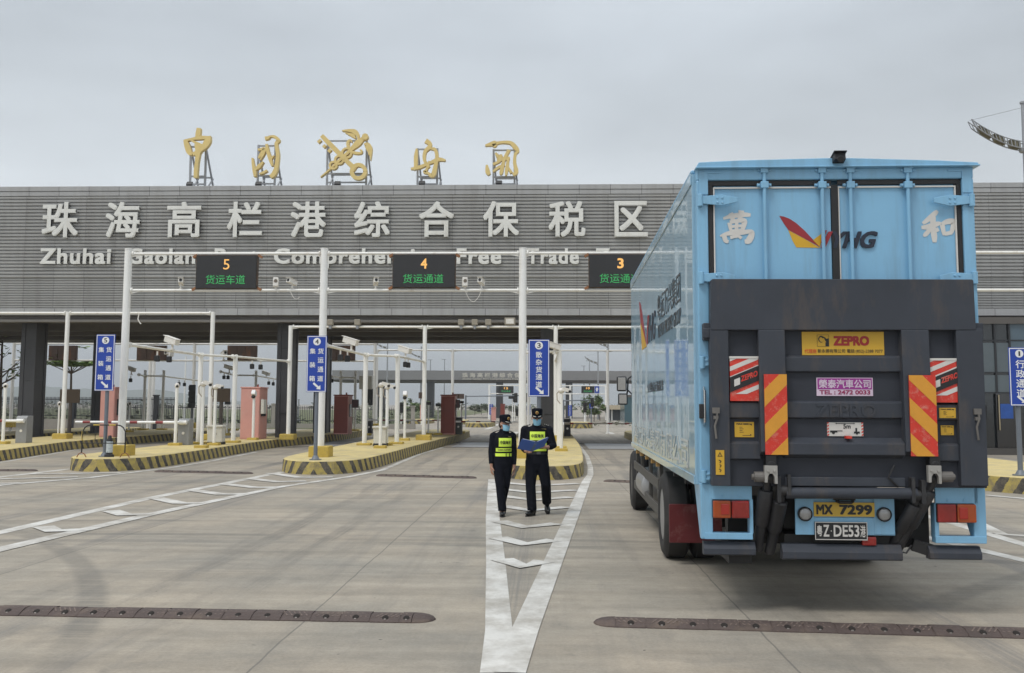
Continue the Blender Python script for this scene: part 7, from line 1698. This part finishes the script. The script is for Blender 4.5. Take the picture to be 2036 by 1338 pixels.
def shoe(t, c, yaw, pitch=0.0, L=.27):
    R = Matrix.Rotation(yaw, 3, 'Z') @ Matrix.Rotation(pitch, 3, 'X'); c = Vector(c); m = MB(); T = lambda v: c + R @ Vector(v)
    m.ell(T((0, -.06, .045)), (.047, .115, .040), 14, 8, R=R); m.ell(T((0, .05, .06)), (.042, .07, .055), 12, 8, R=R); m.tube([T((0, .03, .07)), T((0, .03, .12))], [.045, .05], 12)
    o = remesh(m, 'shoe', SHOE, t, .010, 3)
    q = MB(); q.prism([(.047 * math.cos(a) * (1 if math.sin(a) < 0 else .9), -.03 + (.15 if math.sin(a) < 0 else .135) * math.sin(a)) for a in [i * math.pi / 10 for i in range(20)]], T((0, 0, .0)), R @ X3, R @ Y3, .018); q.build('sole', BLK, o)

def officer(loc, rz, label, spec):
    t = thing('person', label, 'person', loc, rz); sp_ = spec; T = Torso(sp_['torso'])
    b = MB(); hc, hR, hs = Vector(sp_['head']), sp_['hR'], sp_['hs']
    head(b, hc, hR, hs); b.tube([Vector(sp_['neck']), hc + hR @ Vector((0, .015, -.05))], [.060 * hs, .053 * hs], 14)
    tz = [(cx, cy, z, rx * .86, ry * .84) for cx, cy, z, rx, ry in sp_['torso']]; b.rings(tz, 20)
    for arm in sp_['arms']:
        b.tube(arm['pts'], [.050, .042, .030, .024], 12)
        hand(b, *arm['hand'], curl=arm['curl'], sc=hs)
    for leg in sp_['legs']: b.tube(leg['pts'], [.078, .06, .05, .035], 14)
    remesh(b, 'body', SKIN, t, .0065, 3)
    face_bits(t, hc, hR, hs)
    cp = cap(t, hc, hR, hs)
    hm = MB(); TT = lambda v: hc + hR @ (Vector(v) * hs)
    hm.ell(TT((0, .028, .018)), (.083 * hs, .088 * hs, .085 * hs), 16, 10, R=hR)
    if sp_['woman']:
        hm.ell(TT((0, .115, -.03)), (.045, .045, .048), 12, 8); hm.ell(TT((0, .06, -.03)), (.07, .06, .07), 12, 8)
    else: hm.ell(TT((0, .05, -.02)), (.07, .055, .06), 12, 8)
    remesh(hm, 'hair', HAIR, t, .009, 3)
    # jacket
    j = MB(); j.rings(sp_['torso'], 26)
    for arm in sp_['arms']:
        p = [Vector(q) for q in arm['pts']]; k = sp_['sl']
        j.tube([p[0], p[0].lerp(p[1], .5) + Vector(arm.get('bag', (0, 0, 0))), p[1], p[1].lerp(p[2], .55), p[2].lerp(p[3], .2)], [.080 * k, .068 * k, .060 * k, .054 * k, .046 * k], 14)
        j.ell(p[0] + Vector((0, 0, .0)), (.082 * k, .085 * k, .075 * k), 12, 8)
    nk = Vector(sp_['neck']); j.rings([(nk.x, nk.y, nk.z - .05, .12, .085), (nk.x, nk.y - .003, nk.z + .0, .083, .075), (nk.x, nk.y + .004, nk.z + .045, .066, .066)], 20)
    # gentle cloth folds
    jo = remesh(j, 'jacket', CLOTH, t, .011, 4)
    for s in (-1, 1):
        m = MB(); n0 = Vector((nk.x, nk.y - .072, nk.z - .045)); m.prism([(0, 0), (s * .065, .055), (s * .055, .085), (s * .012, .075)] if s > 0 else [(0, 0), (s * .012, .075), (s * .055, .085), (s * .065, .055)], n0 + Vector((0, -.006, 0)), Vector((1, 0, 0)), Vector((0, .35, .94)), .006); m.build('collar', CLOTH, jo, bev=.003)
    for arm, s in zip(sp_['arms'], (-1, 1)):
        p = Vector(arm['pts'][0]); m = MB(); m.obox(p + Vector((-s * .035, -.0, .075)), (.10, .05, .012), Matrix.Rotation(s * .30, 3, 'Y')); ep = m.build('epaulette', CLOTH, jo, bev=.004)
        m = MB()
        for k in range(3): m.obox(p + Vector((-s * (.005 + .028 * k), -.0, .079 + .008 * k)), (.012, .03, .012), Matrix.Rotation(s * .30, 3, 'Y'))
        m.build('rank_mark', mat('silver_thread', (.6, .58, .52)), ep)
    # trousers
    r = MB(); z0 = sp_['torso'][0]; h0 = sp_['hip']
    r.rings([(h0[0], h0[1], h0[2] - .20, .13, .09), (h0[0], h0[1], h0[2] - .10, h0[3], h0[4]), (h0[0], h0[1], h0[2], h0[3] * .97, h0[4] * .98), (h0[0], h0[1], h0[2] + .10, h0[3] * .90, h0[4] * .93)], 24)
    for leg in sp_['legs']:
        p = [Vector(q) for q in leg['pts']]; w_ = leg.get('w', 1.0)
        r.tube([p[0], p[0].lerp(p[1], .5), p[1], p[1].lerp(p[2], .5), p[2], p[2] + (p[3] - p[2]) * .55], [.108 * w_, .098 * w_, .082 * w_, .080 * w_, .076 * w_, .078 * w_], 16)
    remesh(r, 'trousers', CLOTH2, t, .011, 4)
    m = MB(); m.rings([(h0[0], h0[1], h0[2] + .045, h0[3] * .96, h0[4] * .99), (h0[0], h0[1], h0[2] + .085, h0[3] * .95, h0[4] * .98)], 28); bl = m.build('belt', BLK, t, smooth=True)
    for q in sp_['shoes']: shoe(t, *q)
    return t, T, jo, bl
I3 = Matrix.Identity(3)
RX_ = lambda a: Matrix.Rotation(a, 3, 'X'); RZ_ = lambda a: Matrix.Rotation(a, 3, 'Z')
gm = G(1067, 1024)
man = dict(woman=False, hs=1.0, head=(0.005, -.035, 1.585), hR=RX_(rad(10)), neck=(0, .01, 1.455), sl=1.0, hip=(0.005, 0, .945, .188, .128),
    torso=[(0.005, 0, .96, .180, .124), (0.005, 0, 1.06, .182, .124), (0, 0, 1.2, .196, .128), (0, 0, 1.32, .208, .122), (0, .0, 1.40, .185, .100), (0, .01, 1.45, .10, .08)],
    arms=[dict(pts=[(-.188, .01, 1.385), (-.238, -.01, 1.12), (-.185, -.20, 1.055), (-.165, -.235, 1.05)], hand=((-.16, -.245, 1.05), (.75, -.55, .0), (.3, -.2, .9), (.1, .3, .9)), curl=.55),
          dict(pts=[(.192, .01, 1.385), (.275, -.03, 1.125), (.195, -.21, 1.115), (.165, -.245, 1.12)], hand=((.155, -.255, 1.12), (-.8, -.5, .1), (-.2, -.2, .9), (-.5, .6, .0)), curl=.6)],
    legs=[dict(pts=[(-.08, 0, .88), (-.10, -.06, .48), (-.075, -.10, .12), (-.075, -.10, .06)], w=1.02), dict(pts=[(.085, 0, .88), (.150, -.04, .51), (.165, .26, .20), (.168, .29, .15)], w=1.02)],
    shoes=[((-.080, -.12, 0), -.55, 0), ((.168, .27, .075), .15, .5)])
mt, mT, mj, mb_ = officer((gm.x, gm.y, 0), 0.0, 'male officer in dark uniform and blue mask reading from an open blue folder', man)
p = patch(mt, mT, 'vest_front', -.165, .165, 1.05, 1.40, VEST, off=.010)
p = patch(mt, mT, 'hi_vis_panel', -.112, .135, 1.222, 1.362, HIVIS, off=.016); ptext(p, mT, '中国海关', -.088, .115, 1.262, 1.322, .0175)
p = patch(mt, mT, 'hi_vis_band', -.15, .16, 1.045, 1.082, HIVIS, off=.016); p = patch(mt, mT, 'hi_vis_band', -.15, .165, 1.13, 1.178, HIVIS, off=.016); ptext(p, mT, 'CHINA CUSTOMS', -.10, .12, 1.142, 1.166, .0175)
m = MB(); m.box(.075, .155, mT.y(.12, 1.40, .0) - .006, mT.y(.12, 1.40, .0) + .02, 1.392, 1.412); m.build('name_badge', mat('badge_bronze', (.12, .09, .03), .5), mj)
m = MB(); m.box(-.0, .065, -.137, -.12, .995, 1.032); m.build('buckle', mat('buckle_grey', (.12, .12, .13), .35, .6), mb_, bev=.004)
# the folder, held open in both hands: a thing of its own
fo = thing('folder', 'open blue folder held in both hands by the male officer', 'folder', (gm.x, gm.y - .33, 1.05))
def leaf(pts, name, m_, th=.006):
    m = MB(); P4 = [Vector(p) for p in pts]; n = (P4[1] - P4[0]).cross(P4[3] - P4[0]).normalized() * th; m.add(P4 + [q + n for q in P4], [(0, 1, 2, 3), (4, 7, 6, 5), (0, 4, 5, 1), (1, 5, 6, 2), (2, 6, 7, 3), (3, 7, 4, 0)]); return m.build(name, m_, fo, bev=.002)
FB = mat('folder_blue', (0.035, 0.095, 0.34), 0.35, 0, 0.06, 6)
leaf([(-.315, -.03, .045), (-.075, .01, .0), (.0, -.10, .155), (-.235, -.13, .205)], 'cover', FB); leaf([(-.075, .01, .0), (.125, -.02, .085), (.195, -.14, .235), (.0, -.10, .155)], 'cover', FB)
leaf([(-.098, -.004, .012), (-.055, -.008, .016), (.017, -.108, .165), (-.02, -.112, .168)], 'spine_strip', mat('folder_strip', (.10, .14, .22), .25, 0, .3, 15), .004)
leaf([(-.29, -.015, .06), (-.085, .02, .018), (-.01, -.085, .165), (-.22, -.112, .21)], 'paper', SIGNW, .004); leaf([(-.065, .02, .018), (.115, -.005, .10), (.178, -.122, .24), (.0, -.085, .165)], 'paper', SIGNW, .004)

gw = G(999, 1024)
wom = dict(woman=True, hs=.96, head=(0.028, -.03, 1.485), hR=RZ_(rad(24)) @ RX_(rad(6)), neck=(.015, .0, 1.36), sl=.86, hip=(0.0, 0, .925, .168, .122),
    torso=[(0, 0, .94, .158, .114), (0, 0, 1.02, .152, .110), (0, 0, 1.13, .160, .118), (0.003, -.004, 1.22, .168, .124), (.005, 0, 1.30, .150, .092), (.008, .004, 1.352, .085, .07)],
    arms=[dict(pts=[(-.150, .01, 1.285), (-.190, .015, 1.03), (-.195, -.035, .84), (-.195, -.045, .80)], hand=((-.195, -.045, .795), (.03, -.1, -1), (.25, -.95, .1), (.95, .2, 0)), curl=.28),
          dict(pts=[(.160, .01, 1.285), (.192, .02, 1.03), (.185, -.02, .82), (.185, -.03, .785)], hand=((.185, -.03, .78), (-.02, -.1, -1), (-.25, -.95, .1), (-.95, .2, 0)), curl=.28)],
    legs=[dict(pts=[(-.075, 0, .86), (-.060, -.13, .47), (-.030, -.16, .12), (-.030, -.16, .06)], w=.90), dict(pts=[(.075, 0, .86), (.040, -.03, .48), (.035, .26, .19), (.035, .28, .14)], w=.90)],
    shoes=[((-.030, -.17, 0), -.15, -.0, .24), ((.035, .26, .07), .1, .5, .24)])
wt, wT, wj, wb = officer((gw.x, gw.y, 0), rad(12), 'female officer in dark uniform walking with her head turned to her colleague', wom)
patch(wt, wT, 'vest_front', -.135, .14, .955, 1.30, VEST, off=.010)
p = patch(wt, wT, 'hi_vis_panel', -.085, .13, 1.115, 1.255, HIVIS, off=.016); ptext(p, wT, '中国海关', -.065, .115, 1.155, 1.212, .0175)
p = patch(wt, wT, 'hi_vis_band', -.128, .135, 1.034, 1.092, HIVIS, off=.016); ptext(p, wT, 'CHINA CUSTOMS', -.10, .115, 1.05, 1.076, .0175)
p = patch(wt, wT, 'hi_vis_band', -.135, .138, .958, 1.008, HIVIS, off=.016)
for x in (.035, .095):
    q = patch(wt, wT, 'band_clip', x - .006, x + .006, .956, 1.01, VEST, off=.020)
m = MB(); m.box(.06, .12, wT.y(.09, 1.275, .0) - .012, wT.y(.09, 1.275, 0) + .02, 1.268, 1.285); m.build('name_badge', mat('badge_bronze', (.12, .09, .03), .5), wj)
